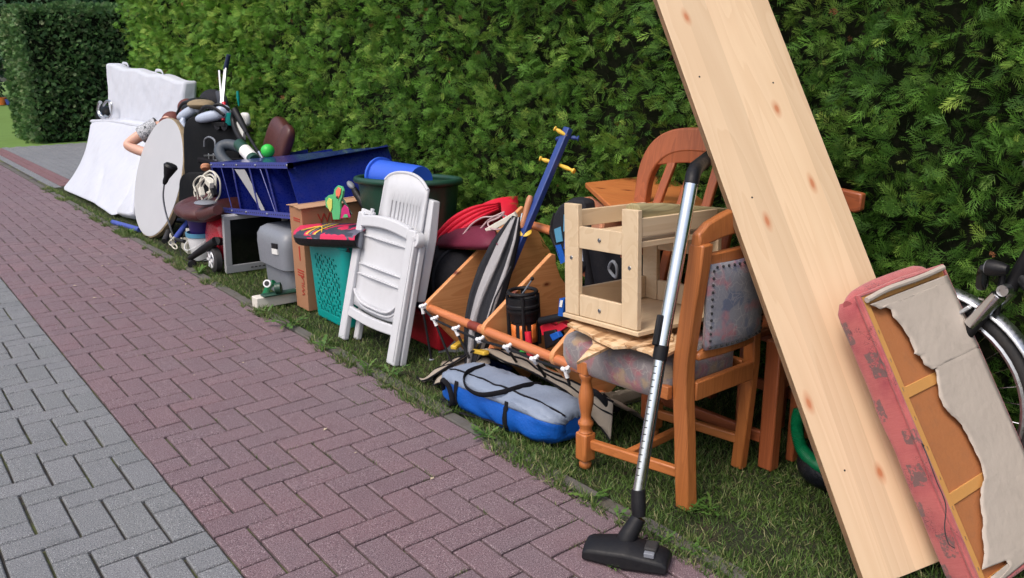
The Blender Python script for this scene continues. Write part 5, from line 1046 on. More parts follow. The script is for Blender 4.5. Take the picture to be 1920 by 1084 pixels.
# ------------------------------------------------------------------ white folding chair
wc = thing('folding_chair', 'white plastic folding garden chair standing folded at the kerb', 'chair', (1.13, 0.25, 0))
FW = frame((1.13, 0.535, 0.0), (0.0, -1.0, 0.0), (0.235, 0.0, 0.972))     # x along the path towards the camera, y up, z towards the road
def wp(name, a, b, bev=0.006, par=None, mt='white'): return MB().bb(a, b).build(name, mt, par or wc, FW, bevel=bev)
WW = 0.555
def legp(x0, x1, y0_, y1_, zz, dep, name, taper=0.012):
    m = MB(); m.loft([[(x0, y0_, zz), (x1, y0_, zz), (x1, y0_, zz - dep), (x0, y0_, zz - dep)], [(x0 + taper, y1_, zz), (x1 - taper * 0.3, y1_, zz), (x1 - taper * 0.3, y1_, zz - dep), (x0 + taper, y1_, zz - dep)]]); return m.build(name, 'white', wc, FW, bevel=0.007)
legp(0.0, 0.066, 0.0, 0.645, 0.0, 0.030, 'leg'); legp(WW - 0.078, WW - 0.004, 0.0, 0.625, 0.0, 0.030, 'leg', 0.006)
MB().bb((WW - 0.020, 0.02, -0.035), (WW - 0.012, 0.60, 0.004)).build('leg_rib', 'white', wc, FW, bevel=0.002)
legp(0.055, 0.098, 0.01, 0.55, -0.055, 0.030, 'rear_leg', 0.0); legp(WW - 0.045, WW - 0.002, 0.0, 0.56, -0.034, 0.034, 'rear_leg', 0.0)
rings = []
for i in range(17):
    t = i / 16; x = 0.055 + (WW - 0.125) * t; y = 0.128 - 0.010 * math.sin(PI * t); rings.append([(x, y, -0.004), (x, y + 0.048, -0.004), (x, y + 0.048, -0.03), (x, y, -0.03)])
MB().loft(rings).build('lower_crossbar', 'white', wc, FW, bevel=0.005)
rings = []
for i in range(17):
    t = i / 16; x = 0.055 + (WW - 0.12) * t; y = 0.575 + 0.018 * math.sin(PI * t); rings.append([(x, y, 0.002), (x, y + 0.055, 0.002), (x, y + 0.060, -0.03), (x, y, -0.03)])
MB().loft(rings).build('top_crossbar', 'white', wc, FW, bevel=0.007)
P = []
for j in range(15):
    y = 0.19 + 0.40 * j / 14; P.append([(x, y - (0.02 * math.sin(PI * (x - 0.07) / 0.41) if j == 0 else 0), -0.022 - 0.014 * math.sin(PI * (x - 0.07) / 0.41)) for x in np.linspace(0.07, WW - 0.075, 13)])
MB().grid(P).build('seat', 'white', wc, FW, smooth=True, solid=0.005)
for y, d in ((0.535, 0.012), (0.395, 0.016), (0.345, 0.016)):
    MB().bb((0.075, y, -0.034), (WW - 0.08, y + 0.005, -0.012)).build('seat_rib', 'white', wc, FW, bevel=0.001)
for x in (0.095, 0.16, 0.225, 0.29, 0.355, 0.42, 0.465): MB().bb((x, 0.25, -0.036), (x + 0.004, 0.535, -0.023 - 0.011 * math.sin(PI * (x - 0.07) / 0.41))).build('seat_rib', 'white', wc, FW, bevel=0.001)
for k, (yy, dz) in enumerate(((0.205, -0.006), (0.185, -0.018))):
    rings = []
    for i in range(21):
        t = i / 20; x = 0.07 + (WW - 0.15) * t; y = yy + 0.055 * (2 * t - 1) ** 4 - 0.0; rings.append([(x, y, dz), (x, y + 0.010, dz), (x, y + 0.010, dz - 0.02), (x, y, dz - 0.02)])
    MB().loft(rings).build('seat_lip', 'white', wc, FW, bevel=0.003)
# backrest panel with real slots
bx0, bx1 = 0.115, 0.500
def btop(x): t = (x - bx0) / (bx1 - bx0); return 0.845 + 0.030 * math.sin(PI * min(1, 0.1 + t * 0.95)) - 0.03 * t ** 6 - 0.03 * (1 - t) ** 14
slots = [0.190 + 0.031 * k for k in range(9)]; cols = [bx0, 0.15]; 
for x in slots: cols += [x, x + 0.010]
cols += [0.475, bx1]
for zz, fl in ((-0.062, 1), (-0.074, -1)):
    pass
fm = MB(); ys = [0.12, 0.60, 0.755, None]
def bz(x): return -0.066 - 0.02 * math.sin(PI * (x - bx0) / (bx1 - bx0))
idx = {}
vs = []; fs = []
for i, x in enumerate(cols):
    for j in range(6):
        y = [0.12, 0.60, 0.665, 0.73, 0.79, None][j]; y = btop(x) if y is None else y; vs.append((x, y, bz(x)))
for i in range(len(cols) - 1):
    slot = any(abs(cols[i] - s) < 1e-6 for s in slots)
    for j in range(5):
        if slot and j in (1, 2): continue
        a = i * 6 + j; fs.append((a, a + 6, a + 7, a + 1))
fm.add(vs, fs); fm.build('backrest', 'white', wc, FW, smooth=True, solid=0.012)
m = MB(); m.tube([(x, btop(x) - 0.004, bz(x) + 0.002) for x in np.linspace(bx0, bx1, 20)] , 0.008, 8); m.tube([(bx0 + 0.003, btop(bx0) - 0.004, bz(bx0)), (bx0 - 0.006, 0.6, bz(bx0))], 0.007, 8); m.build('backrest_rim', 'white', wc, FW, smooth=True)
m = MB(); m.loft([[(0.478, 0.30, -0.085), (0.530, 0.30, -0.085), (0.530, 0.30, -0.13), (0.478, 0.30, -0.13)], [(0.474, 0.60, -0.080), (0.540, 0.60, -0.080), (0.540, 0.60, -0.13), (0.474, 0.60, -0.13)], [(0.462, 0.775, -0.078), (0.530, 0.770, -0.078), (0.530, 0.77, -0.12), (0.462, 0.775, -0.12)]])
m.build('armrest', 'white', wc, FW, bevel=0.006)
MB().lathe([(0.0, 0.012), (0.012, 0.012), (0.013, 0.004), (0.034, 0.004), (0.036, 0.0), (0.036, -0.03)], (WW - 0.018, 0.585, -0.012), (0, 0, 1), n=24).build('hinge_disc', 'white', wc, FW, smooth=True)
MB().bar((0.02, 0.652, -0.02), (0.12, 0.645, -0.03), 0.02, 0.018, (0, 0, 1)).build('hinge_tab', 'white', wc, FW, bevel=0.003); MB().bb((0.10, 0.64, -0.03), (0.118, 0.672, -0.015)).build('hinge_tab', 'white', wc, FW, bevel=0.003)

# ------------------------------------------------------------------ laundry basket, carton, board on top
lb = thing('laundry_basket', 'tall teal laundry basket with rows of small slots', 'basket', (1.38, 0.82, 0))
def rrect(cx_, cy_, hx, hy, z, n=64, pw=0.28, off=0.0):
    r = []
    for i in range(n):
        a = 2 * PI * i / n; r.append(V((cx_ + hx * math.copysign(abs(math.cos(a)) ** pw, math.cos(a)), cy_ + hy * math.copysign(abs(math.sin(a)) ** pw, math.sin(a)), z)))
    return r
N = 128; T = 66
def bring(t, n=N):
    hx, hy, r = 0.15 + 0.035 * t, 0.18 + 0.045 * t, 0.045; cx_ = 1.375 + 0.03 * t; out = []; L = [(2 * (hy - r)), PI / 2 * r, 2 * (hx - r), PI / 2 * r] * 2; tot = sum(L)
    for i in range(n):
        d = tot * i / n; k = 0
        while d > L[k]: d -= L[k]; k += 1
        if k == 0: p = (-hx, hy - r - d)
        elif k == 1: a = d / r; p = (-hx + r - r * math.cos(a), -hy + r - r * math.sin(a))
        elif k == 2: p = (-hx + r + d, -hy)
        elif k == 3: a = d / r; p = (hx - r + r * math.sin(a), -hy + r - r * math.cos(a))
        elif k == 4: p = (hx, -hy + r + d)
        elif k == 5: a = d / r; p = (hx - r + r * math.cos(a), hy - r + r * math.sin(a))
        elif k == 6: p = (hx - r - d, hy)
        else: a = d / r; p = (-hx + r - r * math.sin(a), hy - r + r * math.cos(a))
        out.append(V((cx_ + p[0], 0.80 + p[1], 0.43 * t)))
    return out
vs = []; fs = []
for j in range(T + 1): vs += bring(j / T)
for j in range(T):
    for i in range(N):
        p = (vs[j * N + i] + vs[(j + 1) * N + i]) / 2; t = (j + .5) / T; fx = abs(p.x - (1.375 + 0.03 * t)); fy = abs(p.y - 0.80); inx = fx > 0.985 * (0.15 + 0.035 * t) and fy < 0.13; iny = fy > 0.985 * (0.18 + 0.045 * t) and fx < 0.095
        col = i // 2; hole = (inx or iny) and i % 2 == 0 and 7 <= j <= 54 and (j + 3 * (col % 2)) % 7 < (4 if (col // 2 + j // 14) % 3 else 2)
        if not hole: fs.append((j * N + i, j * N + (i + 1) % N, (j + 1) * N + (i + 1) % N, (j + 1) * N + i))
MB().add(vs, fs).build('basket_wall', 'teal', lb, smooth=True, solid=0.003)
MB().tube(bring(1.0), 0.010, 8, closed=True, flat=1.3).build('rim', 'teal', lb, smooth=True); MB().prism(bring(0.01)[::2], (0, 0, 0.004)).build('bottom', 'teal', lb)
ct = thing('cardboard_carton', 'tall brown cardboard carton with red lettering behind the teal basket', 'carton', (1.4, 1.12, 0))
MB().bb((1.215, 1.045, 0.0), (1.60, 1.20, 0.575)).build('carton_walls', 'kraft', ct, bevel=0.002)
MB().prism([(1.20, 1.03, 0.578), (1.61, 1.03, 0.583), (1.61, 1.118, 0.589), (1.20, 1.118, 0.584)], (0, 0, 0.003)).build('flap', 'kraftlt', ct); MB().prism([(1.205, 1.124, 0.584), (1.61, 1.124, 0.591), (1.61, 1.215, 0.580), (1.205, 1.215, 0.578)], (0, 0, 0.003)).build('flap', 'kraftlt', ct)
text('WILA', 0.075, 'redink', ct, (1.305, 1.0425, 0.487), (1, 0, 0), (0, 0, 1))
text('WILA', 0.05, 'redink', ct, (1.2125, 1.075, 0.08), (0, 0, 1), (0, 1, 0)); MB().bb((1.2125, 1.10, 0.28), (1.2148, 1.112, 0.36)).build('printed_mark', 'redink', ct)
for z in (0.19, 0.205, 0.22, 0.40, 0.415, 0.50, 0.512): MB().bb((1.2125, 1.07, z), (1.2148, 1.15, z + 0.006)).build('printed_mark', 'redink', ct)
bd = thing('bodyboard', 'pink and charcoal patterned bodyboard with black underside lying on the teal basket', 'bodyboard', (1.3, 0.75, 0.44))
nose = V((1.20, 1.03, 0.455)); tail = V((1.33, 0.46, 0.515)); axb = (tail - nose); lat = V((0.97, 0.22, 0.08)).normalized(); upb = axb.cross(lat).normalized(); upb = upb if upb.z > 0 else -upb
rt, rb_ = [], []
for i in range(21):
    t = i / 20; w = 0.125 * (1 - (1 - min(1, t / 0.35)) ** 2.4) ** 0.5 + 0.004; c = nose + axb * t; rt.append([c + lat * (w * math.cos(a)) + upb * (0.036 * max(0, math.sin(a)) ** 0.6) for a in np.linspace(PI, 0, 11)]); rb_.append([c + lat * (w * math.cos(a)) + upb * (-0.065 * max(0, math.sin(a)) ** 0.6) for a in np.linspace(0, PI, 11)])
MB().grid(rt).build('printed_deck', 'bodyboard', bd, smooth=True); MB().grid(rb_).build('underside', 'black', bd, smooth=True)
for a, b, mt in ((0.33, 0.36, 'yellow'), (0.44, 0.47, 'yellow'), (0.385, 0.405, 'greypl')):
    MB().grid([[nose + axb * t + lat * (0.125 * math.cos(q)) * 1.01 + upb * (0.0375 * math.sin(q) ** 0.6 + 0.001) for q in np.linspace(2.9, 1.2, 7)] for t in (a, (a + b) / 2, b)]).build('printed_stripe', mt, bd, smooth=True)
tube1('yellow_cord', [nose + axb * 0.2 + lat * -0.08 + upb * 0.03, nose + axb * 0.3 + upb * 0.04 + lat * -0.07, nose + axb * 0.42 + lat * -0.05 + upb * 0.045, nose + axb * 0.52 + lat * -0.10 + upb * 0.025], 0.003, 'yellow', bd, n=6)
# parrot windmill
pw_ = thing('parrot_windmill', 'green parrot garden windmill standing on the bodyboard', 'windmill', (1.30, 0.70, 0.5))
def blob(pts, mt, name, off, par=pw_): return MB().prism(pts, off).build(name, mt, par, bevel=0.002)
def rgbm(n, *c, r=0.6): return plain(n, srgb(*c), r, dirt=0.1)
M['pg'] = rgbm('parrot_green', 84, 178, 116); M['py'] = rgbm('parrot_yellow', 206, 206, 104); M['pr'] = rgbm('parrot_coral', 238, 120, 92); M['pm'] = rgbm('parrot_magenta', 190, 34, 110)
blob([(1.270, 0.785, 0.548), (1.270, 0.792, 0.586), (1.270, 0.856, 0.606), (1.270, 0.861, 0.650), (1.270, 0.815, 0.672), (1.270, 0.759, 0.684), (1.270, 0.743, 0.714), (1.270, 0.705, 0.734), (1.270, 0.664, 0.733), (1.270, 0.650, 0.713), (1.270, 0.666, 0.679), (1.270, 0.693, 0.649), (1.270, 0.694, 0.605), (1.270, 0.712, 0.558)], 'pg', 'parrot_body', (0.012, 0, 0))
blob([(1.268, 0.720, 0.678), (1.268, 0.722, 0.705), (1.268, 0.690, 0.728), (1.268, 0.662, 0.723), (1.268, 0.671, 0.695), (1.268, 0.704, 0.666)], 'pr', 'beak', (-0.004, 0, 0))
blob([(1.268, 0.821, 0.605), (1.268, 0.836, 0.631), (1.268, 0.807, 0.660), (1.268, 0.771, 0.656), (1.268, 0.778, 0.610), (1.268, 0.800, 0.585)], 'py', 'wing_patch', (-0.003, 0, 0))
blob([(1.262, 0.683, 0.569), (1.262, 0.664, 0.620), (1.262, 0.632, 0.646), (1.262, 0.594, 0.635), (1.262, 0.577, 0.589)], 'pm', 'magenta_wing', (0.006, 0, 0)); blob([(1.258, 0.645, 0.580), (1.258, 0.625, 0.599), (1.258, 0.596, 0.603), (1.258, 0.587, 0.588)], 'pg', 'wing_spot', (-0.002, 0, 0))
blob([(1.275, 0.683, 0.666), (1.275, 0.665, 0.670), (1.275, 0.578, 0.603), (1.275, 0.601, 0.595)], 'green', 'tail', (0.006, 0, 0)); MB().ell(V((1.262, 0.703, 0.675)), (0.004, 0.005, 0.008)).build('beak_tip', 'black', pw_, smooth=True)
cl_ = ['pm', 'black', 'paper', 'pg', 'pm', 'black', 'pr', 'paper', 'pm', 'black']; cp_ = V((1.230, 0.631, 0.415))
for k, mt in enumerate(cl_): a = 0.25 + k * 0.29; MB().prism([cp_, cp_ + V((0, 0.085 * math.cos(a), 0.085 * math.sin(a))), cp_ + V((0.006, 0.085 * math.cos(a + 0.25), 0.085 * math.sin(a + 0.25)))], (0.002, 0, 0)).build('pinwheel_vane', mt, pw_)

# ------------------------------------------------------------------ tub, bucket
tb = thing('garden_tub', 'large dark green garden tub standing against the hedge', 'tub', (1.68, 0.68, 0))
def tr_(t, k=1.0): return [V((1.68 + (0.17 + 0.075 * t) * k * math.cos(a), 0.70 + (0.24 + 0.085 * t) * k * math.sin(a), 0.72 * t + 0.005 + 0.02 * t * math.sin(a - 2.4))) for a in np.linspace(0, 2 * PI, 48, endpoint=False)]
MB().loft([tr_(0), tr_(0.3), tr_(0.7), tr_(1.0), tr_(1.0, 0.96), tr_(0.6, 0.95)], cap=True).build('tub_body', 'green', tb, smooth=True); MB().tube(tr_(1.0, 1.02), 0.018, 10, closed=True).build('rim', 'green', tb, smooth=True)
bk2 = thing('blue_bucket', 'blue plastic bucket lying on its side in the green tub', 'bucket', (1.65, 0.65, 0.7))
b0, b1 = V((1.620, 0.893, 0.732)), V((1.660, 0.532, 0.737)); dd = b1 - b0; Lb = dd.length
MB().lathe([(0.100, 0.0), (0.104, 0.004), (0.104, 0.02), (0.090, 0.022), (0.088, 0.028), (0.080, Lb * 0.9), (0.076, Lb), (0.070, Lb), (0.0, Lb - 0.008)], b0, dd, n=36, cap=False).build('bucket_body', 'blue', bk2, smooth=True); MB().lathe([(0.094, 0.001), (0.086, 0.02), (0.07, Lb * 0.95)], b0, dd, n=30, cap=False).build('bucket_inside', 'blue', bk2, smooth=True)
tube1('bucket_handle', [b0 + V((-0.09, 0.0, -0.03)), b0 + V((-0.08, -0.05, -0.04)), b0 + V((-0.075, -0.09, -0.03))], 0.003, 'whitepl', bk2)
tag(MB().tube([(1.500, 0.969, 0.671), (1.500, 0.948, 0.644), (1.520, 0.809, 0.519), (1.540, 0.787, 0.402)], [0.012, 0.02, 0.028, 0.028], 10, smooth=3).build('lever', 'black', None, smooth=True), 'black plastic lever leaning in front of the green tub', 'handle')
tag(MB().ell(V((1.490, 0.986, 0.685)), (0.02, 0.035, 0.014), eul(0.5, 0, 0)).build('grey_grip', 'greypl', None, smooth=True), 'grey grip tip beside the green tub', 'grip')

# ------------------------------------------------------------------ blue metal shelving unit
su = thing('shelving_unit', 'dark blue metal shelving unit lying on its side on the monitor and grey tank', 'shelving unit', (1.55, 1.8, 0.5))
TL, TR = V((1.245, 2.50, 0.665)), V((1.245, 1.215, 0.775)); BL, BR = V((1.245, 2.45, 0.37)), V((1.245, 1.06, 0.508))
def rail(a, b, name='angle_rail'):
    d = b - a; m = MB(); m.obox(a, d, V((0, 0, 0.034)), V((-0.003, 0, 0))); m.obox(a, d, V((0.034, 0, 0)), V((0, 0, 0.003))); o = m.build(name, 'navylight', su); n = int(d.length / 0.032); h = MB()
    for k in range(n): p = a + d * ((k + 0.5) / n) + V((-0.0034, 0, 0.017)); h.ell(p, (0.0012, 0.007, 0.0045), None, 8, 4)
    h.build('slot_row', 'rubber', o); 
    for k in (0.02, 0.2, 0.38, 0.62, 0.98): MB().ell(a + d * k + V((-0.005, 0, 0.017)), (0.005, 0.008, 0.008), None, 10, 6).build('bolt', 'steelbolt', su, smooth=True)
rail(TL, TR); rail(BL, BR)
WX = 0.70
def shelf(t, thick=0.028, w=WX, mt='navy', name='shelf'):
    a, b = TL.lerp(TR, t), BL.lerp(BR, t); up = (a - b); o = b + V((0.002, 0, 0.004)); m = MB(); m.obox(o, V((w, 0, 0.065 * w / 0.7)), up, V((0, 0.003, 0))); m.obox(o, V((0.004, 0, 0)), up, V((0, -0.02, 0))); return m.build(name, mt, su)
for t in (0.0, 0.30, 0.52, 0.72): shelf(t)
a, b = TL.lerp(TR, 0.965), BL.lerp(BR, 0.965); MB().prism([a + V((0.004, 0, 0.0)), b + V((0.004, 0, 0)), b + V((0.70, 0.10, 0.06)), a + V((0.70, 0.10, 0.075))], (0, 0.003, 0)).build('shelf', 'navy', su)
MB().prism([TL + V((0.02, 0, 0.03)), TR + V((0.02, -0.0, 0.03)), TR + V((0.70, 0.10, 0.066)), TL + V((0.70, 0.10, 0.02))], (0, 0, 0.003)).build('side_panel', 'navy', su)
MB().prism([BL + V((0.02, 0, 0.0)), BR + V((0.02, -0.0, 0.0)), BR + V((0.70, 0.10, 0.05)), BL + V((0.70, 0.10, 0.02))], (0, 0, 0.003)).build('side_panel', 'navy', su)
MB().prism([TL.lerp(TR, 0.33) + V((0.004, 0, -0.01)), TL.lerp(TR, 0.46) + V((0.004, 0, -0.01)), BL.lerp(BR, 0.58) + V((0.004, 0, 0.035)), BL.lerp(BR, 0.54) + V((0.004, 0, 0.035))], (0.003, 0, 0)).build('pale_strip', 'greyframe', su)  # pale strip slanting from the top rail down to the bottom rail
for t in (0.15, 0.66): MB().tube([TL.lerp(TR, t) + V((0.002, 0, 0)), BL.lerp(BR, t + 0.04) + V((0.002, 0, 0.03))], 0.003, 6).build('wire_brace', 'navylight', su)
for i in range(2): MB().bar(TR + V((0, 0.0, 0.017)), TR + V((0.0, -0.012, 0.017)), 0.03, 0.03).build('rail_end', 'rubber', su)

# ------------------------------------------------------------------ grey tank, monitor, toy car, beam, hose fitting
gt = thing('grey_tank', 'grey plastic fuel tank with rounded top and a label, under the blue shelving', 'tank', (1.4, 1.5, 0))
def trr(hx, hy, z, n=40): return rrect(1.40, 1.505, hx, hy, z, n, 0.28)
MB().loft([trr(0.165, 0.175, 0.0), trr(0.170, 0.180, 0.02), trr(0.175, 0.185, 0.165)]).build('tank_base', 'greypl', gt, bevel=0.003)
MB().loft([trr(0.178, 0.19, 0.165), trr(0.20, 0.215, 0.18), trr(0.205, 0.22, 0.30), trr(0.202, 0.217, 0.35), trr(0.185, 0.20, 0.385), trr(0.155, 0.17, 0.402), trr(0.02, 0.02, 0.408)]).build('tank_top', 'greypl', gt, smooth=True)
MB().prism([(1.190, 1.442, 0.327), (1.190, 1.365, 0.334), (1.190, 1.363, 0.306), (1.190, 1.441, 0.299)], (0.02, 0, 0)).build('dark_label', 'black', gt); MB().prism([(1.190, 1.442, 0.296), (1.190, 1.364, 0.302), (1.190, 1.363, 0.271), (1.190, 1.441, 0.264)], (0.02, 0, 0)).build('white_label', 'paper', gt)
mo = thing('monitor', 'silver grey flat monitor with dark screen standing on the grass', 'monitor', (1.3, 2.15, 0))
FM = frame((1.165, 2.176, 0.004), (0.99, -0.10, 0), (-0.07, -0.16, 0.98))
MW, MH = 0.42, 0.395
for a, b in (((0, 0, -0.045), (MW, 0.055, 0)), ((0, MH - 0.028, -0.045), (MW, MH, 0)), ((0, 0.055, -0.045), (0.042, MH - 0.028, 0)), ((MW - 0.042, 0.055, -0.045), (MW, MH - 0.028, 0))): MB().bb(a, b).build('bezel', 'greyframe', mo, FM, bevel=0.003)
MB().bb((0.040, 0.053, -0.03), (MW - 0.04, MH - 0.026, -0.008)).build('screen', 'screen', mo, FM)
MB().bb((0.02, 0.02, -0.09), (MW - 0.02, MH - 0.02, -0.046)).build('rear_shell', 'greypl', mo, FM, bevel=0.01)
for k in range(5): MB().bb((0.16 + 0.026 * k, 0.022, 0), (0.176 + 0.026 * k, 0.029, 0.003)).build('button', 'rubber', mo, FM, bevel=0.001)
tc = thing('toy_car', 'red ride-on toy car partly hidden behind the monitor', 'toy car', (1.3, 2.4, 0))
rings = []
for x, hw_, z0_, z1_ in ((1.17, 0.10, 0.10, 0.20), (1.18, 0.15, 0.08, 0.30), (1.24, 0.17, 0.07, 0.37), (1.36, 0.17, 0.07, 0.37), (1.50, 0.15, 0.08, 0.30)): rings.append([(x, 2.42 + hw_ * c_, z0_ + (z1_ - z0_) * s_) for c_, s_ in ((1, 0), (1, 0.6), (0.7, 0.95), (0, 1), (-0.7, 0.95), (-1, 0.6), (-1, 0))])
MB().loft(rings).build('body', 'redcar', tc, smooth=True, bevel=0.01)
for x, y in ((1.135, 2.30), (1.24, 2.56), (1.46, 2.30), (1.50, 2.56)):
    w = MB().lathe([(0.02, -0.02), (0.07, -0.022), (0.086, -0.012), (0.086, 0.025), (0.07, 0.03), (0.02, 0.03)], (x, y, 0.086), (1, 0, 0), n=28).build('wheel', 'rubber', tc, smooth=True)
    MB().lathe([(0.0, -0.024), (0.018, -0.027), (0.03, -0.021), (0.058, -0.026), (0.064, -0.020)], (x, y, 0.086), (1, 0, 0), n=28, cap=False).build('hubcap', 'alu', w, smooth=True)
    for k in range(6): a = k * PI / 3; MB().bar(V((x - 0.028, y + 0.015 * math.cos(a), 0.086 + 0.015 * math.sin(a))), V((x - 0.028, y + 0.056 * math.cos(a), 0.086 + 0.056 * math.sin(a))), 0.014, 0.004, (1, 0, 0)).build('wheel_spoke', 'whitepl', w)
wbm = MB().obox((1.005, 1.26, 0.004), (0.40, -0.02, 0.004), (0, 0.075, 0), (0, 0, 0.062)).build('white_beam', 'offwhite', None, bevel=0.004); tag(wbm, 'short cream white square beam lying across the kerb', 'beam')
hf = thing('hose_reel', 'small green and white hose connector lying on the cream beam', 'hose connector', (1.12, 1.3, 0.07))
MB().tube([(1.090, 1.347, 0.057), (1.110, 1.322, 0.109), (1.130, 1.297, 0.130)], 0.018, 10, smooth=3).build('nozzle', 'hosegreen', hf, smooth=True); MB().lathe([(0.010, 0), (0.022, 0.0), (0.022, 0.016), (0.010, 0.016)], (1.080, 1.266, 0.139), (-0.6, -0.7, 0.3), n=20, cap=True).build('white_ring', 'whitepl', hf, smooth=True)
MB().lathe([(0.0, -0.004), (0.014, -0.004), (0.014, 0.001)], V((1.080, 1.266, 0.139)) + V((-0.6, -0.7, 0.3)).normalized() * 0.0165, (-0.6, -0.7, 0.3), n=16).build('ring_core', 'rubber', hf, smooth=True)
MB().lathe([(0.02, 0), (0.032, 0.004), (0.032, 0.035), (0.02, 0.04)], (1.110, 1.247, 0.109), (0.8, -0.5, 0.1), n=20).build('reel_body', 'green', hf, smooth=True); MB().obox((1.04, 1.235, 0.068), (0.20, -0.03, 0.004), (0, 0.06, 0), (0, 0, 0.014)).build('base_plate', 'green', hf, bevel=0.006)

# ------------------------------------------------------------------ left cluster
wb = thing('white_bucket', 'white bucket with pale blue rim standing at the kerb', 'bucket', (1.2, 2.72, 0))
bc = V((1.225, 2.74, 0)); MB().lathe([(0.088, 0.0), (0.092, 0.004), (0.112, 0.165), (0.106, 0.166), (0.088, 0.02)], bc, n=32, cap=False).build('bucket_body', 'whitepl', wb, smooth=True); MB().lathe([(0.085, 0.003), (0.0, 0.004)], bc, n=32, cap=False).build('bucket_bottom', 'whitepl', wb)
MB().lathe([(0.115, 0.165), (0.121, 0.170), (0.122, 0.195), (0.112, 0.197), (0.106, 0.17)], bc, n=32, cap=False).build('rim', 'rimblue', wb, smooth=True)
tube1('bucket_handle', [bc + V((0.0, 0.12, 0.17)), bc + V((-0.10, 0.10, 0.11)), bc + V((-0.135, 0, 0.08)), bc + V((-0.10, -0.10, 0.11)), bc + V((0, -0.12, 0.17))], 0.003, 'whitepl', wb)
pp = thing('purple_bucket', 'dark purple pot sitting inside the white bucket', 'pot', (1.22, 2.74, 0.1)); MB().lathe([(0.07, 0.10), (0.092, 0.22), (0.10, 0.285), (0.096, 0.285), (0.07, 0.12)], bc, n=28).build('pot_body', 'purple', pp, smooth=True)
tag(rbox(bc + V((0.0, 0.01, 0.30)), (0.17, 0.19, 0.07), 1.0).build('pink_cloth', 'pink', None, smooth=True), 'crumpled pink cloth on top of the dark purple pot', 'cloth')
bo = thing('swivel_chair', 'dismantled office chair with puffy dark brown leather seat and black star base', 'office chair', (1.3, 2.7, 0))
sc_ = V((1.30, 2.62, 0.375)); P = []
for i in range(15):
    a = PI * i / 14; row = []
    for j in range(37):
        b = 2 * PI * j / 36; sg = lambda x, p: math.copysign(abs(x) ** p, x); x = 0.27 * math.sin(a) ** 0.6 * sg(math.cos(b), 0.75); y = 0.30 * math.sin(a) ** 0.6 * sg(math.sin(b), 0.75); z = 0.075 * math.cos(a)
        z -= 0.022 * math.exp(-((y - 0.05) / 0.012) ** 2) + 0.022 * math.exp(-((y + 0.09) / 0.012) ** 2) if z > 0 else 0
        row.append(sc_ + V((x, y, z + 0.012 * math.sin(x * 9 + 1))))
    P.append(row)
MB().grid(P).build('seat', 'brownleather', bo, smooth=True)
MB().tube([V((1.140, 2.717, 0.345)), V((1.120, 2.386, 0.377)), V((1.120, 2.087, 0.445))], [0.045, 0.042, 0.03], 14, smooth=4).build('seat_roll', 'brownleather', bo, smooth=True)
MB().tube([(1.140, 2.240, 0.218), (1.090, 2.372, 0.146), (1.060, 2.556, 0.060)], [0.030, 0.026, 0.019], 10, smooth=3).build('base_arm', 'black', bo, smooth=True)
MB().tube([(1.140, 2.240, 0.218), (1.42, 2.5, 0.12)], 0.028, 10).build('base_arm', 'black', bo, smooth=True); MB().tube([(1.30, 2.5, 0.10), (1.30, 2.58, 0.33)], 0.025, 12).build('gas_column', 'black', bo, smooth=True)
cz = V((1.055, 2.515, 0.038)); cz.z = 0.028
for s in (-1, 1): MB().lathe([(0.0, -0.008), (0.024, -0.008), (0.028, 0), (0.024, 0.008), (0, 0.008)], cz + V((0.006 * s, 0.014 * s, 0)), (0.4, 0.9, 0), n=20, cap=False).build('caster_wheel', 'black', bo, smooth=True)
tube1('cable', [V((1.150, 2.944, 0.150)), V((1.110, 2.928, 0.072)), V((1.080, 2.826, 0.024)), V((1.060, 2.670, 0.024)), V((1.080, 2.457, 0.052)), V((1.120, 2.354, 0.086))], 0.0028, 'black', bo, n=6)
MB().tube([(1.130, 3.082, 0.096), (1.120, 2.848, 0.119)], 0.014, 10).build('lever', 'black', bo, smooth=True)
# black office chair back + seat
ob = thing('broken_office_chair', 'large black rounded office chair back with metal bracket, tipped up behind the tabletop', 'chair back', (1.5, 3.2, 0.4))
def plate(C_, ux, uy, hw_, hh, dep, pw, name, mt, par):
    ux, uy = V(ux).normalized(), V(uy).normalized(); nn = ux.cross(uy).normalized(); rings = []
    for k, d_ in ((0.02, -dep), (0.8, -dep), (0.95, -dep * 0.8), (1.0, -dep * 0.3), (0.98, 0), (0.9, dep * 0.15), (0.4, 0.0), (0.02, -dep * 0.1)):
        rings.append([V(C_) + ux * hw_ * k * math.copysign(abs(math.cos(a)) ** pw, math.cos(a)) + uy * hh * k * math.copysign(abs(math.sin(a)) ** pw, math.sin(a)) + nn * d_ for a in np.linspace(0, 2 * PI, 40, endpoint=False)])
    return MB().loft(rings).build(name, mt, par, smooth=True)
bcn = V((1.480, 3.161, 0.700)); plate(bcn, (0.62, -0.78, 0), (0.12, 0.10, 0.98), 0.235, 0.27, 0.05, 0.42, 'back_shell', 'shellblack', ob)
tow2 = V((-0.78, -0.62, 0.1)).normalized(); vv2 = bcn + tow2 * 0.02
MB().tube([V((1.440, 3.182, 0.741)), V((1.440, 3.154, 0.793)), V((1.440, 3.054, 0.819)), V((1.440, 2.948, 0.803)), V((1.440, 2.941, 0.754))], 0.007, 8, smooth=4).build('bracket_ring', 'greypl', ob, smooth=True)
for a, b in (((1.430, 3.173, 0.675), (1.430, 2.885, 0.702)), ((1.430, 3.127, 0.639), (1.430, 2.918, 0.661)), ((1.430, 3.074, 0.699), (1.430, 3.078, 0.612)), ((1.430, 2.971, 0.707), (1.430, 2.983, 0.628))): MB().bar(a, b, 0.012, 0.008, (1, 0, 0)).build('bracket', 'alu', ob, bevel=0.002)
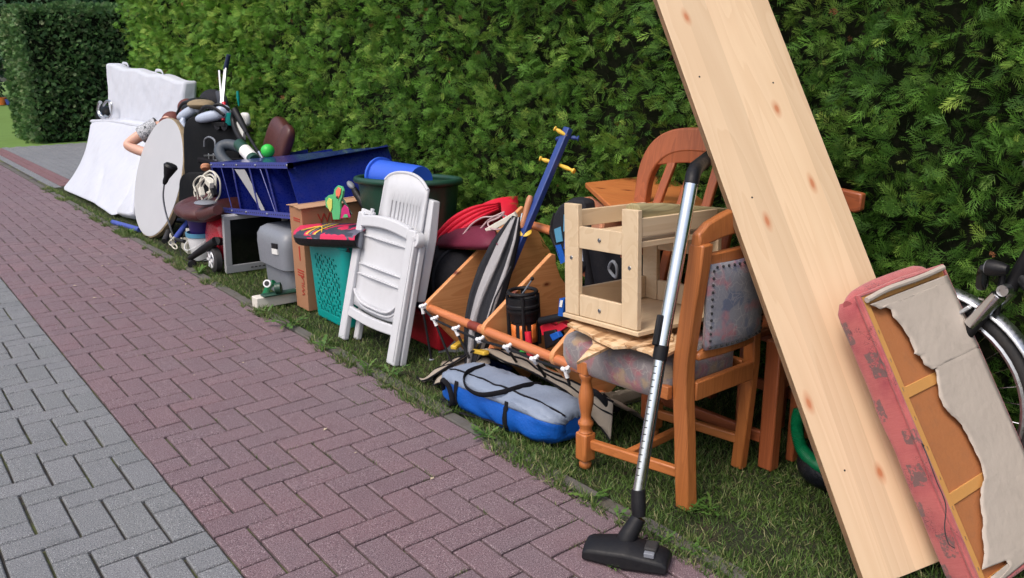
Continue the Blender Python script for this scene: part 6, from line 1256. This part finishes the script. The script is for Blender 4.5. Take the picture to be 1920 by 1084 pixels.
sb = thing('seat_shell', 'black office chair seat standing on edge below the black chair back', 'chair seat', (1.3, 3.0, 0.35))
plate((1.300, 2.844, 0.436), (0.60, -0.80, 0), (0.15, 0.1, 0.95), 0.22, 0.16, 0.05, 0.45, 'seat_shell_body', 'shellblack', sb); MB().ell(V((1.235, 2.865, 0.501)), (0.004, 0.012, 0.012)).build('screw', 'alu', sb, smooth=True)
kn = tag(MB().lathe([(0.0, 0), (0.03, 0.003), (0.036, 0.02), (0.03, 0.035), (0.0, 0.038)], (1.300, 2.775, 0.620), (0.2, 0.5, 0.8), n=18, cap=False).build('turned_disc', 'handlewood', None, smooth=True), 'flat round wooden knob beside the blue shelving corner', 'knob')
# extension cords
ec = thing('extension_cords', 'bundle of cream extension cords with adaptors on the brown leather seat', 'extension cord', (1.2, 2.5, 0.45))
for k in range(7):
    x = 372 + k * 4
    P_ = [V(p) for p in (((1.140, 2.540, 0.477)), ((1.140, 2.542, 0.534)), ((1.150, 2.466, 0.598)), ((1.160, 2.360, 0.636)), ((1.170, 2.298, 0.607)), ((1.160, 2.310, 0.537)), ((1.140, 2.368, 0.490)))]
    tube1('cord', [p + V((0.008 * k, 0.05 * math.sin(k * 1.3 + i * 0.5), 0.03 * math.cos(k * 1.9 + i * 0.7))) for i, p in enumerate(P_)], 0.0055, 'cable', ec, n=7)
for a, b, mt in (((1.120, 2.370, 0.555), (1.120, 2.346, 0.502), 'cable'), ((1.120, 2.229, 0.619), (1.120, 2.148, 0.593), 'cable'), ((1.160, 2.260, 0.570), (1.160, 2.219, 0.513), 'black')): MB().bar(a, b, 0.04, 0.03, (1, 0, 0)).build('adaptor', mt, ec, bevel=0.004)
MB().ell(V((1.130, 2.338, 0.460)), (0.07, 0.09, 0.015), None, 16, 8).build('grey_plate', 'greypl', ec, smooth=True)
# wicker crate
wk = thing('wicker_crate', 'small white plastic wicker crate at the foot of the gooseneck lamp', 'crate', (1.25, 3.1, 0))
for z in np.linspace(0.005, 0.075, 8): MB().tube([(1.17, 2.96, z), (1.36, 2.90, z), (1.40, 3.12, z), (1.20, 3.20, z)], 0.004, 6, closed=True).build('band', 'cable', wk)
ed = [V((1.17, 2.96, 0)), V((1.36, 2.90, 0)), V((1.40, 3.12, 0)), V((1.20, 3.20, 0))]
for a, b in zip(ed, ed[1:] + ed[:1]):
    for k in range(8): p = a.lerp(b, k / 8); MB().bar(p, p + V((0, 0, 0.08)), 0.008, 0.008, (1, 0, 0)).build('upright', 'cable', wk)
MB().prism([p + V((0, 0, 0.003)) for p in ed], (0, 0, 0.004)).build('crate_bottom', 'cable', wk)
wk2 = tag(MB().obox((1.185, 2.955, 0.082), (0.16, -0.045, 0.0), (0.04, 0.19, 0), (0, 0, 0.075)).build('white_carton', plain('grey_white_card', (0.42, 0.41, 0.38, 1), 0.8), None, bevel=0.003), 'small off-white box standing in the wicker crate', 'box')
# gooseneck lamp
lp = thing('gooseneck_lamp', 'gooseneck lamp with black conical shade in front of the round tabletop', 'lamp', (1.15, 3.1, 0))
tube1('flexible_neck', [V((1.100, 3.100, 0.504)), V((1.100, 3.163, 0.408)), V((1.110, 3.190, 0.297)), V((1.130, 3.190, 0.175)), V((1.150, 3.218, 0.108))], 0.0065, 'greypl', lp)
MB().lathe([(0.012, 0), (0.018, 0.02), (0.020, 0.05), (0.043, 0.12), (0.050, 0.14), (0.040, 0.155), (0.005, 0.16)], (1.100, 3.100, 0.504), (0.33, -0.30, 0.88), n=24).build('lamp_shade', 'black', lp, smooth=True)
m = MB()
for k in range(5): c = V((1.130, 3.180, 0.068)) + V((0.006 * math.sin(k * 2), 0.02 * math.cos(k * 2.3), -0.018 * k + 0.035)); m.tube([c + V((0.012 * math.cos(a), 0.026 * math.cos(a + k), 0.017 * math.sin(a))) for a in np.linspace(0, 2 * PI, 14, endpoint=False)], 0.0048, 6, closed=True)
m.build('coiled_flex', 'cable', lp, smooth=True)
for p, q, mt, l in (((1.048, 4.570, 0.020), (1.131, 4.060, 0.020), 'tubeblue', 'blue plastic tube lying on the grass below the mattress'), ((1.14, 3.42, 0.026), (1.36, 3.75, 0.20), 'rubber', 'dark grey foam tube end beside the foot of the round tabletop'), ((1.155, 3.30, 0.024), (1.40, 3.55, 0.16), 'tubeblue', 'blue tube end just right of the dark foam tube'), ((1.400, 4.038, 0.074), (1.380, 3.588, 0.123), 'tubeblue', 'blue tube behind the brown leather seat')):
    m = MB(); m.tube([p, q], 0.022, 12); m.tube([V(p).lerp(V(q), -0.002), V(p).lerp(V(q), 0.004)], 0.0235, 12); tag(m.build('plastic_tube', mt, None, smooth=True), l, 'tube')
# round tabletop
tt_ = thing('round_tabletop', 'round off-white tabletop with crumbling edge standing upright', 'tabletop', (1.26, 3.85, 0)); n3 = V((-0.951, -0.058, 0.299)).normalized(); C3 = V((1.262, 3.848, 0.462))
MB().lathe([(0.0, 0.0), (0.475, 0.0), (0.477, -0.002)], C3, n3, n=64, cap=False).build('laminate', 'laminate', tt_)
u3 = V((0, 0, 1)).cross(n3).normalized(); v3 = n3.cross(u3)
rg = []
for k, (rr_, zz) in enumerate(((0.475, -0.0025), (0.485, -0.008), (0.484, -0.046), (0.46, -0.050), (0.05, -0.050))):
    rg.append([C3 + u3 * math.cos(a) * (rr_ + (0.012 * noise.noise((a * 6, zz * 90, 1)) if k < 3 else 0)) + v3 * math.sin(a) * (rr_ + (0.012 * noise.noise((a * 6, zz * 90, 1)) if k < 3 else 0)) + n3 * zz for a in np.linspace(0, 2 * PI, 90, endpoint=False)])
MB().loft(rg).build('chipboard_core', 'particle', tt_, smooth=True)
# person crouching behind it
pe = thing('person', 'person crouching behind the round tabletop, bare elbow and patterned sleeve showing', 'person', (1.6, 4.3, 0))
def skin(name, verts, edges, radii, mt, sub=2):
    me = bpy.data.meshes.new(name); me.from_pydata(verts, edges, []); me.materials.append(M[mt]); o = bpy.data.objects.new(name, me); C.objects.link(o)
    o.parent = pe; o.matrix_basis = WM[pe.name].inverted(); md = o.modifiers.new('skin', 'SKIN'); 
    for i, r in enumerate(radii): me.skin_vertices[0].data[i].radius = (r, r) if not isinstance(r, tuple) else r
    me.skin_vertices[0].data[0].use_root = True; md.use_smooth_shade = True; s = o.modifiers.new('sub', 'SUBSURF'); s.levels = sub; s.render_levels = sub; return o
def mkskin(name, verts, edges, radii, mt):
    me = bpy.data.meshes.new(name + '_tmp'); return None
sh_, el_, wr_ = (1.435, 4.42, 0.815), (1.20, 4.44, 0.675), (1.40, 4.20, 0.60)
sh2, el2, wr2 = (1.66, 4.05, 0.80), (1.72, 3.82, 0.62), (1.49, 3.83, 0.59)
vb = [(1.78, 4.42, 0.34), (1.72, 4.38, 0.52), (1.62, 4.31, 0.72), (1.55, 4.24, 0.80), (1.53, 4.19, 0.83), (1.51, 4.16, 0.86), sh_, (1.30, 4.45, 0.735), el_, (1.30, 4.34, 0.625), wr_, sh2, el2, wr2, (1.72, 4.58, 0.30), (1.42, 4.62, 0.42), (1.55, 4.60, 0.10), (1.40, 4.60, 0.03), (1.85, 4.22, 0.30), (1.55, 4.12, 0.42), (1.68, 4.16, 0.10), (1.52, 4.14, 0.03)]
eb = [(0, 1), (1, 2), (2, 3), (3, 4), (4, 5), (3, 6), (6, 7), (7, 8), (8, 9), (9, 10), (3, 11), (11, 12), (12, 13), (0, 14), (14, 15), (15, 16), (16, 17), (0, 18), (18, 19), (19, 20), (20, 21)]
rb2 = [0.13, 0.12, 0.13, 0.09, 0.05, 0.075, 0.058, 0.050, 0.046, 0.045, 0.030, 0.06, 0.04, 0.028, 0.09, 0.065, 0.05, 0.045, 0.09, 0.065, 0.05, 0.045]
def bodymesh():
    me = bpy.data.meshes.new('body'); me.from_pydata(vb, eb, []); o = bpy.data.objects.new('body', me); C.objects.link(o)
    md = o.modifiers.new('skin', 'SKIN'); md.use_smooth_shade = True
    for i, r in enumerate(rb2): me.skin_vertices[0].data[i].radius = (r, r)
    me.skin_vertices[0].data[0].use_root = True; o.modifiers.new('sub', 'SUBSURF').render_levels = 2; o.modifiers['sub'].levels = 2
    me.materials.append(M['skin']); o.parent = pe; o.matrix_basis = WM[pe.name].inverted(); return o
bodymesh()
def sleeve(a, b, r0, r1, name, mt): MB().tube([V(a), V(a).lerp(V(b), 0.5), V(b)], [r0, (r0 + r1) / 2, r1], 18, smooth=3).build(name, mt, pe, smooth=True)
sleeve((1.47, 4.38, 0.83), (1.33, 4.445, 0.752), 0.078, 0.070, 'sleeve', 'blouse'); sleeve((1.62, 4.12, 0.81), (1.69, 3.95, 0.72), 0.075, 0.065, 'sleeve', 'blouse')
MB().tube([(1.77, 4.42, 0.40), (1.71, 4.38, 0.54), (1.62, 4.31, 0.72), (1.55, 4.26, 0.83)], [0.17, 0.16, 0.17, 0.12], 24, smooth=5, flat=1.15).build('blouse', 'blouse', pe, smooth=True)
MB().tube([(1.78, 4.46, 0.36), (1.60, 4.56, 0.40), (1.42, 4.62, 0.42)], [0.14, 0.10, 0.08], 16, smooth=4).build('trouser_leg', 'jeans', pe, smooth=True); MB().tube([(1.40, 4.62, 0.44), (1.50, 4.60, 0.24), (1.56, 4.60, 0.06)], [0.08, 0.07, 0.06], 16, smooth=4).build('trouser_leg', 'jeans', pe, smooth=True)
MB().ell((1.50, 4.13, 0.86), (0.078, 0.072, 0.082), eul(0.2, -0.5, 0), 20, 14).build('head', 'skin', pe, smooth=True)
MB().ell((1.512, 4.14, 0.875), (0.086, 0.083, 0.082), eul(0.2, -0.5, 0), 22, 14).build('hair', 'hair', pe, smooth=True); MB().ell((1.47, 4.06, 0.865), (0.09, 0.07, 0.045), eul(0.1, 0.3, 0.4), 20, 12).build('hair', 'hair', pe, smooth=True)
MB().ell((1.425, 4.10, 0.83), (0.012, 0.014, 0.018)).build('nose', 'skin', pe, smooth=True)
for k in range(4): MB().tube([(1.50, 3.80 + 0.0, 0.612 - 0.02 * k), (1.465, 3.775, 0.612 - 0.021 * k), (1.42, 3.76, 0.610 - 0.021 * k), (1.395, 3.775, 0.608 - 0.02 * k)], [0.0095, 0.0095, 0.009, 0.007], 8, smooth=3).build('finger', 'skin', pe, smooth=True)
MB().tube([(1.49, 3.82, 0.63), (1.45, 3.81, 0.66), (1.41, 3.80, 0.675)], [0.011, 0.011, 0.008], 8, smooth=3).build('thumb', 'skin', pe, smooth=True); rbox((1.50, 3.82, 0.582), (0.05, 0.04, 0.09), 0.7).build('palm', 'skin', pe, smooth=True)
# mattresses
m1 = thing('bent_mattress', 'white quilted mattress bent forward over the grass, lower one in front', 'mattress', (1.35, 6, 0))
Lc = [(1.620, 7.644, 0.686), (1.520, 7.421, 0.510), (1.400, 7.255, 0.333), (1.270, 7.192, 0.154), (1.140, 7.221, -0.010)]; Mc = [(1.660, 6.888, 0.727), (1.480, 6.403, 0.508), (1.330, 6.092, 0.299), (1.220, 5.861, 0.162), (1.130, 5.684, 0.034)]; Rc_ = [(1.620, 5.496, 0.741), (1.500, 5.319, 0.508), (1.360, 5.111, 0.314), (1.240, 4.998, 0.142), (1.130, 4.923, -0.007)]
La, Ma, Ra = dense(Lc, 6), dense(Mc, 6), dense(Rc_, 6)
def mcol(s, a, b, c): return a.lerp(b, s * 2) if s < 0.5 else b.lerp(c, s * 2 - 1)
fr_, bk_ = [], []
for a, b, c in zip(La, Ma, Ra):
    q = [mcol(s, a, b, c) for s in np.linspace(0, 1, 28)]; fr_.append([p + V((-1, 0, 0.5)) * (0.012 * noise.noise((p.y * 3, p.z * 5, 0)) - 0.012 * math.exp(-((i / 27 - 0.56) / 0.03) ** 2) * (1 if p.z < 0.35 else 0)) for i, p in enumerate(q)]); bk_.append([p + V((0.13, 0.02 - 0.05 * (i / 27), 0.06)) for i, p in enumerate(q)])
loop = [fr_[i] for i in range(len(fr_))]; rings = []
for f, b in zip(fr_, bk_): e0 = f[0].lerp(b[0], 0.5) + V((0, 0.035, 0)); e1 = f[-1].lerp(b[-1], 0.5) + V((0, -0.035, 0)); rings.append(f[1:-1] + [f[-1].lerp(b[-1], 0.12), e1, b[-1].lerp(f[-1], 0.12)] + b[::-1][1:-1] + [b[0].lerp(f[0], 0.12), e0, f[0].lerp(b[0], 0.12)])
MB().loft(rings).build('mattress_body', 'mattress', m1, smooth=True, sub=1)
MB().tube([r[0] + V((0.02, 0, 0)) for r in fr_[:1]] + [p + V((0.03, 0, 0.012)) for p in fr_[0][::3]], 0.02, 8).build('top_seam', 'mattress', m1, smooth=True)
m3 = thing('thin_mattress', 'second thin white mattress behind the bent one, its lower edge peeping out', 'mattress', (1.5, 5, 0))
P = [[V((1.720, 6.492, 0.558)), V((1.720, 5.794, 0.693)), V((1.750, 5.716, 0.696))], [V((1.500, 5.634, 0.275)), V((1.500, 5.279, 0.360)), V((1.520, 5.203, 0.376))], [V((1.200, 4.940, 0.012)), V((1.200, 4.536, 0.048)), V((1.220, 4.468, 0.069))]]
MB().grid([[P[int(min(i, 5) // 3) if i < 6 else 1][j].lerp(P[(int(min(i, 5) // 3) if i < 6 else 1) + 1][j], (i % 3) / 3 if i < 6 else 1.0) for j in range(3)] for i in range(7)]).build('mattress_body', 'mattress', m3, smooth=True, solid=0.09, bevel=0.02)
m2_ = thing('upright_mattress', 'white quilted mattress standing upright against the hedge, upper one at the back', 'mattress', (1.85, 6, 0))
tl, tr2 = V((1.800, 7.328, 1.348)), V((1.880, 4.881, 1.183)); bl2, br2 = V((1.66, 6.95, 0.02)), V((1.70, 4.95, 0.02)); P, Q = [], []
for j in range(22):
    t = j / 21; row = []; rq = []
    for i in range(34):
        s = i / 33; p = tl.lerp(tr2, s).lerp(bl2.lerp(br2, s), t); d_ = 0.010 * abs(math.sin(s * 22 + t * 14)) * abs(math.sin(s * 22 - t * 14)) + 0.012 * noise.noise((s * 6, t * 5, 2)); sag = 0.012 * math.sin(s * 19) * (1 - t) ** 6; row.append(p + V((-d_, 0, sag))); rq.append(p + V((0.13, 0, sag)))
    P.append(row + rq[::-1])
MB().loft(P).build('mattress_body', 'mattress', m2_, smooth=True, bevel=0.03, seg=3)
for s in (0.22, 0.66): c = tl.lerp(tr2, s) + V((0.06, 0, 0.0)); tube1('carry_handle', [c + V((0, 0.13, 0.0)), c + V((0, 0.10, 0.035)), c + V((0, -0.06, 0.03)), c + V((0, -0.11, 0.0))], 0.014, 'mattress', m2_, n=6, flat=0.4)
# black child seat behind mattress
cf = thing('black_child_seat', 'black padded seat with grey curved frame standing left of the upright mattress', 'child seat', (1.75, 7.5, 0))
rbox((1.86, 7.62, 0.62), (0.30, 0.45, 0.50), 0.5).build('seat_body', 'shellblack', cf, smooth=True); rbox((1.84, 7.62, 0.28), (0.28, 0.42, 0.42), 0.5).build('seat_base', 'blackm', cf, smooth=True); rbox((1.84, 7.62, 0.06), (0.26, 0.40, 0.12), 0.5).build('foot', 'blackm', cf, smooth=True)
tube1('curved_frame', [V((1.680, 7.265, 0.926)), V((1.680, 7.378, 0.857)), V((1.680, 7.348, 0.781)), V((1.680, 7.215, 0.757))], 0.022, 'alu', cf); tube1('curved_frame', [V((1.680, 7.137, 0.895)), V((1.680, 6.967, 0.947)), V((1.680, 6.768, 0.936)), V((1.680, 6.804, 0.827)), V((1.680, 6.969, 0.774)), V((1.680, 7.128, 0.785))], 0.013, 'alu', cf)

# things heaped behind the blue shelving
for k, (x, y, r, s, l) in enumerate(((362, 206, 0.075, 1.52, 'pale blue inline skate, left one on the heap'), (398, 217, 0.085, 1.50, 'pale blue inline skate, right one above the black chair back'))):
    sk = thing('inline_skate', l, 'skate', (1.6, 3.5, 0.9), 'inline skates on the heap'); c = V((0, 0, 0)) + [V((1.560, 3.748, 0.974)), V((1.520, 3.150, 0.964))][k]
    MB().ell(c, (0.05, 0.15, 0.04), eul(-0.45 if k == 0 else -0.2, 0, 0.69), 20, 12, 0.8).build('boot', 'skate', sk, smooth=True); MB().ell(c + V((0.05, -0.06, 0.03)), (0.055, 0.06, 0.05), None, 16, 10, 0.8).build('cuff', 'skate', sk, smooth=True); MB().tube([c + V((-0.02, 0.0, 0.05)), c + V((0.02, -0.08, 0.085)), c + V((0.08, -0.12, 0.04))], 0.012, 8, smooth=3).build('buckle_strap', 'black', sk, smooth=True)
    MB().tube([c + V((-0.07, 0.17, -0.03)), c + V((-0.05, 0.06, 0.055)), c + V((-0.02, -0.06, 0.062)), c + V((0.02, -0.17, 0.01))], 0.014, 8, smooth=4, flat=0.5).build('strap', 'black', sk, smooth=True)
    for q in range(4): MB().lathe([(0.0, -0.01), (0.028, -0.008), (0.03, 0), (0.028, 0.008), (0, 0.01)], c + V((-0.03 + 0.02 * q, 0.14 - 0.09 * q, -0.075)), (0.9, 0.4, 0), n=16, cap=False).build('wheel', 'gblack', sk, smooth=True)
    MB().bar(c + V((-0.03, 0.15, -0.06)), c + V((0.03, -0.15, -0.06)), 0.02, 0.03).build('wheel_frame', 'black', sk, bevel=0.003)
tag(MB().tube([V((1.500, 3.776, 0.917)), V((1.480, 3.767, 0.877)), V((1.460, 3.677, 0.841))], [0.02, 0.03, 0.02], 10, smooth=3).build('skate_cuff', 'skate', None, smooth=True), 'pale blue skate cuff at the upper left corner of the black chair back', 'skate cuff')
hm = thing('black_helmet', 'black helmet with grey fuzzy lining resting on the skates', 'helmet', (1.7, 3.6, 1.0)); P = []
MB().ell(V((1.660, 3.893, 0.985)), (0.13, 0.17, 0.085), None, 24, 14).build('helmet_shell', 'black', hm, smooth=True); MB().ell(V((1.600, 3.637, 1.026)), (0.10, 0.15, 0.04), None, 20, 10).build('fuzzy_lining', 'particle', hm, smooth=True)
tag(MB().ell(V((1.680, 4.227, 0.972)), (0.08, 0.11, 0.08), None, 20, 12).build('brown_shoe', 'hair', None, smooth=True), 'reddish brown leather shoe left of the skates', 'shoe')
for a, b, r, mt, l in (((1.780, 3.664, 1.279), (1.620, 3.241, 0.919), 0.008, 'whitepl', 'thin white stick, leftmost of the sticks on the heap'), ((1.740, 3.374, 1.339), (1.600, 3.253, 0.920), 0.016, 'whitepl', 'grey white pole leaning behind the black chair back'),
                      ((1.600, 3.124, 1.058), (1.560, 3.061, 0.931), 0.014, 'red', 'short red stick beside the white poles')):
    tag(MB().tube([a, b], r, 10).build('stick', mt, None, smooth=True), l, 'stick', 'sticks standing in the heap')
pk = thing('broom_pole', 'metal pole with dark blue grip, tallest thing on the heap', 'pole', (1.7, 3.3, 0.8)); MB().tube([(1.710, 3.314, 1.300), (1.580, 3.151, 0.926)], 0.010, 12).build('pole', 'alu', pk, smooth=True); MB().tube([(1.730, 3.286, 1.397), (1.710, 3.327, 1.292)], [0.016, 0.018], 12).build('grip', plain('dark_blue_grip', (0.01, 0.02, 0.06, 1), 0.5), pk, smooth=True)
tag(rbox(V((1.860, 3.961, 0.987)), (0.10, 0.30, 0.26), 0.8).build('dark_cushion', plain('slate_grey_cloth', (0.03, 0.035, 0.05, 1), 0.7), None, smooth=True), 'slate grey padded thing half inside the hedge behind the poles', 'cushion')
tag(MB().lathe([(0.03, 0), (0.038, 0.09), (0.034, 0.09), (0.02, 0.02)], (1.600, 3.050, 0.895), (0.1, 0, 1), n=20).build('teal_cup', 'teal', None, smooth=True), 'teal cup above the right shoulder of the black chair back', 'cup')
tag(MB().lathe([(0.006, 0), (0.010, 0.04), (0.014, 0.07), (0.010, 0.12)], (1.950, 3.764, 0.995), (0, 0, 1), n=10).build('teal_clip', 'teal', None, smooth=True), 'small teal plastic clip caught in the hedge above the heap', 'clip')
pr = thing('pushchair_handle', 'black pushchair handle frame sticking up right of the black chair back', 'handle', (1.6, 2.6, 0.7))
MB().tube([(1.600, 2.923, 1.011), (1.600, 2.820, 0.933), (1.580, 2.676, 0.860)], [0.024, 0.023, 0.015], 12, smooth=3).build('grip', 'black', pr, smooth=True); MB().tube([(1.580, 2.676, 0.860), (1.550, 2.393, 0.728)], 0.010, 10).build('rod', 'gblack', pr, smooth=True); MB().tube([(1.550, 2.407, 0.749), (1.540, 2.303, 0.693)], 0.013, 10).build('steel_end', 'chrome', pr, smooth=True)
MB().tube([(1.610, 2.950, 1.010), (1.600, 2.974, 0.937), (1.580, 2.861, 0.849), (1.560, 2.632, 0.753), (1.550, 2.457, 0.694)], 0.020, 12, smooth=4).build('side_frame', 'black', pr, smooth=True)
wt = MB().tube([V((1.520, 2.745, 0.687)) + (V((0.45, -0.70, -0.42)).normalized() * 0.15 * math.cos(a) + V((0.55, 0.1, 0.6)).normalized() * 0.075 * math.sin(a)) for a in np.linspace(0, 2 * PI, 36, endpoint=False)], 0.040, 12, closed=True).build('pram_tyre', 'tyre', None, smooth=True); tag(wt, 'grey-blue rubber tyre resting on the blue shelving', 'tyre')
bt_ = thing('labelled_bottle', 'dark green bottle with white label lying in the heap', 'bottle', (1.5, 2.5, 0.7)); a, b = V((1.500, 2.625, 0.791)), V((1.480, 2.318, 0.704)); MB().tube([a, b], 0.042, 16).build('bottle_body', 'green', bt_, smooth=True); MB().tube([a.lerp(b, 0.38), a.lerp(b, 0.85)], 0.0435, 16).build('label', 'paper', bt_, smooth=True)
tag(MB().bar((1.620, 2.943, 0.899), (1.600, 2.785, 0.830), 0.06, 0.02, (1, 0, 0)).build('white_card', 'paper', None), 'white card between the two bars of the pushchair frame', 'card'); tag(rbox(V((1.700, 2.996, 0.935)), (0.05, 0.12, 0.10), 0.6).build('white_bag', 'paper', None, smooth=True), 'crumpled white bag right of the pushchair grip', 'bag')
tag(MB().ell(V((1.500, 2.133, 0.784)), (0.044, 0.044, 0.044), None, 24, 16).build('green_ball', 'greenlt', None, smooth=True), 'small bright green ball on the blue shelving', 'ball')
bcu = thing('brown_cushion', 'dark brown leather cushion leaning into the hedge behind the green ball', 'cushion', (1.85, 2.6, 0.7)); rbox(V((1.760, 2.577, 0.788)), (0.12, 0.30, 0.34), 0.6, eul(0.45, 0.2, 0)).build('cushion_body', 'brownleather', bcu, smooth=True); rbox(V((1.700, 2.340, 0.783)), (0.08, 0.14, 0.32), 0.6, eul(0.5, 0.2, 0)).build('cushion_roll', 'brownleather', bcu, smooth=True)
tag(MB().ell(V((1.850, 4.073, 1.028)), (0.1, 0.2, 0.1), None, 20, 12).build('dark_bundle', 'gblack', None, smooth=True), 'charcoal bundle pushed into the hedge behind the skates', 'bundle')
tag(MB().tube([V((1.30, 3.4, 0.06)), V((1.6, 3.0, 0.12))], 0.03, 10).build('dark_pipe', 'rubber', None, smooth=True), 'dark pipe on the grass under the black chair seat', 'pipe')
rbx = thing('black_crate', 'black crate carrying the heap behind the office chair parts', 'crate', (1.65, 2.9, 0)); MB().bb((1.42, 2.55, 0.02), (1.92, 3.55, 0.62)).build('crate_body', 'black', rbx, bevel=0.02); MB().bb((1.40, 2.53, 0.62), (1.94, 3.57, 0.66)).build('lid', 'blackm', rbx, bevel=0.01)

tag(MB().lathe([(0.10, 0), (0.15, 0.26), (0.14, 0.26), (0.09, 0.02)], (3.907, 31.369, 0.000), (0, 0, 1), n=16).build('orange_pot', 'orange', None, smooth=True), 'small orange pot far away on the lawn at the left edge', 'pot')
tag(MB().lathe([(0.10, 0), (0.14, 0.20), (0.13, 0.20), (0.09, 0.02)], (4.089, 31.154, 0.000), (0, 0, 1), n=16).build('blue_pot', 'tubeblue', None, smooth=True), 'small blue pot far away on the lawn right of the orange one', 'pot')
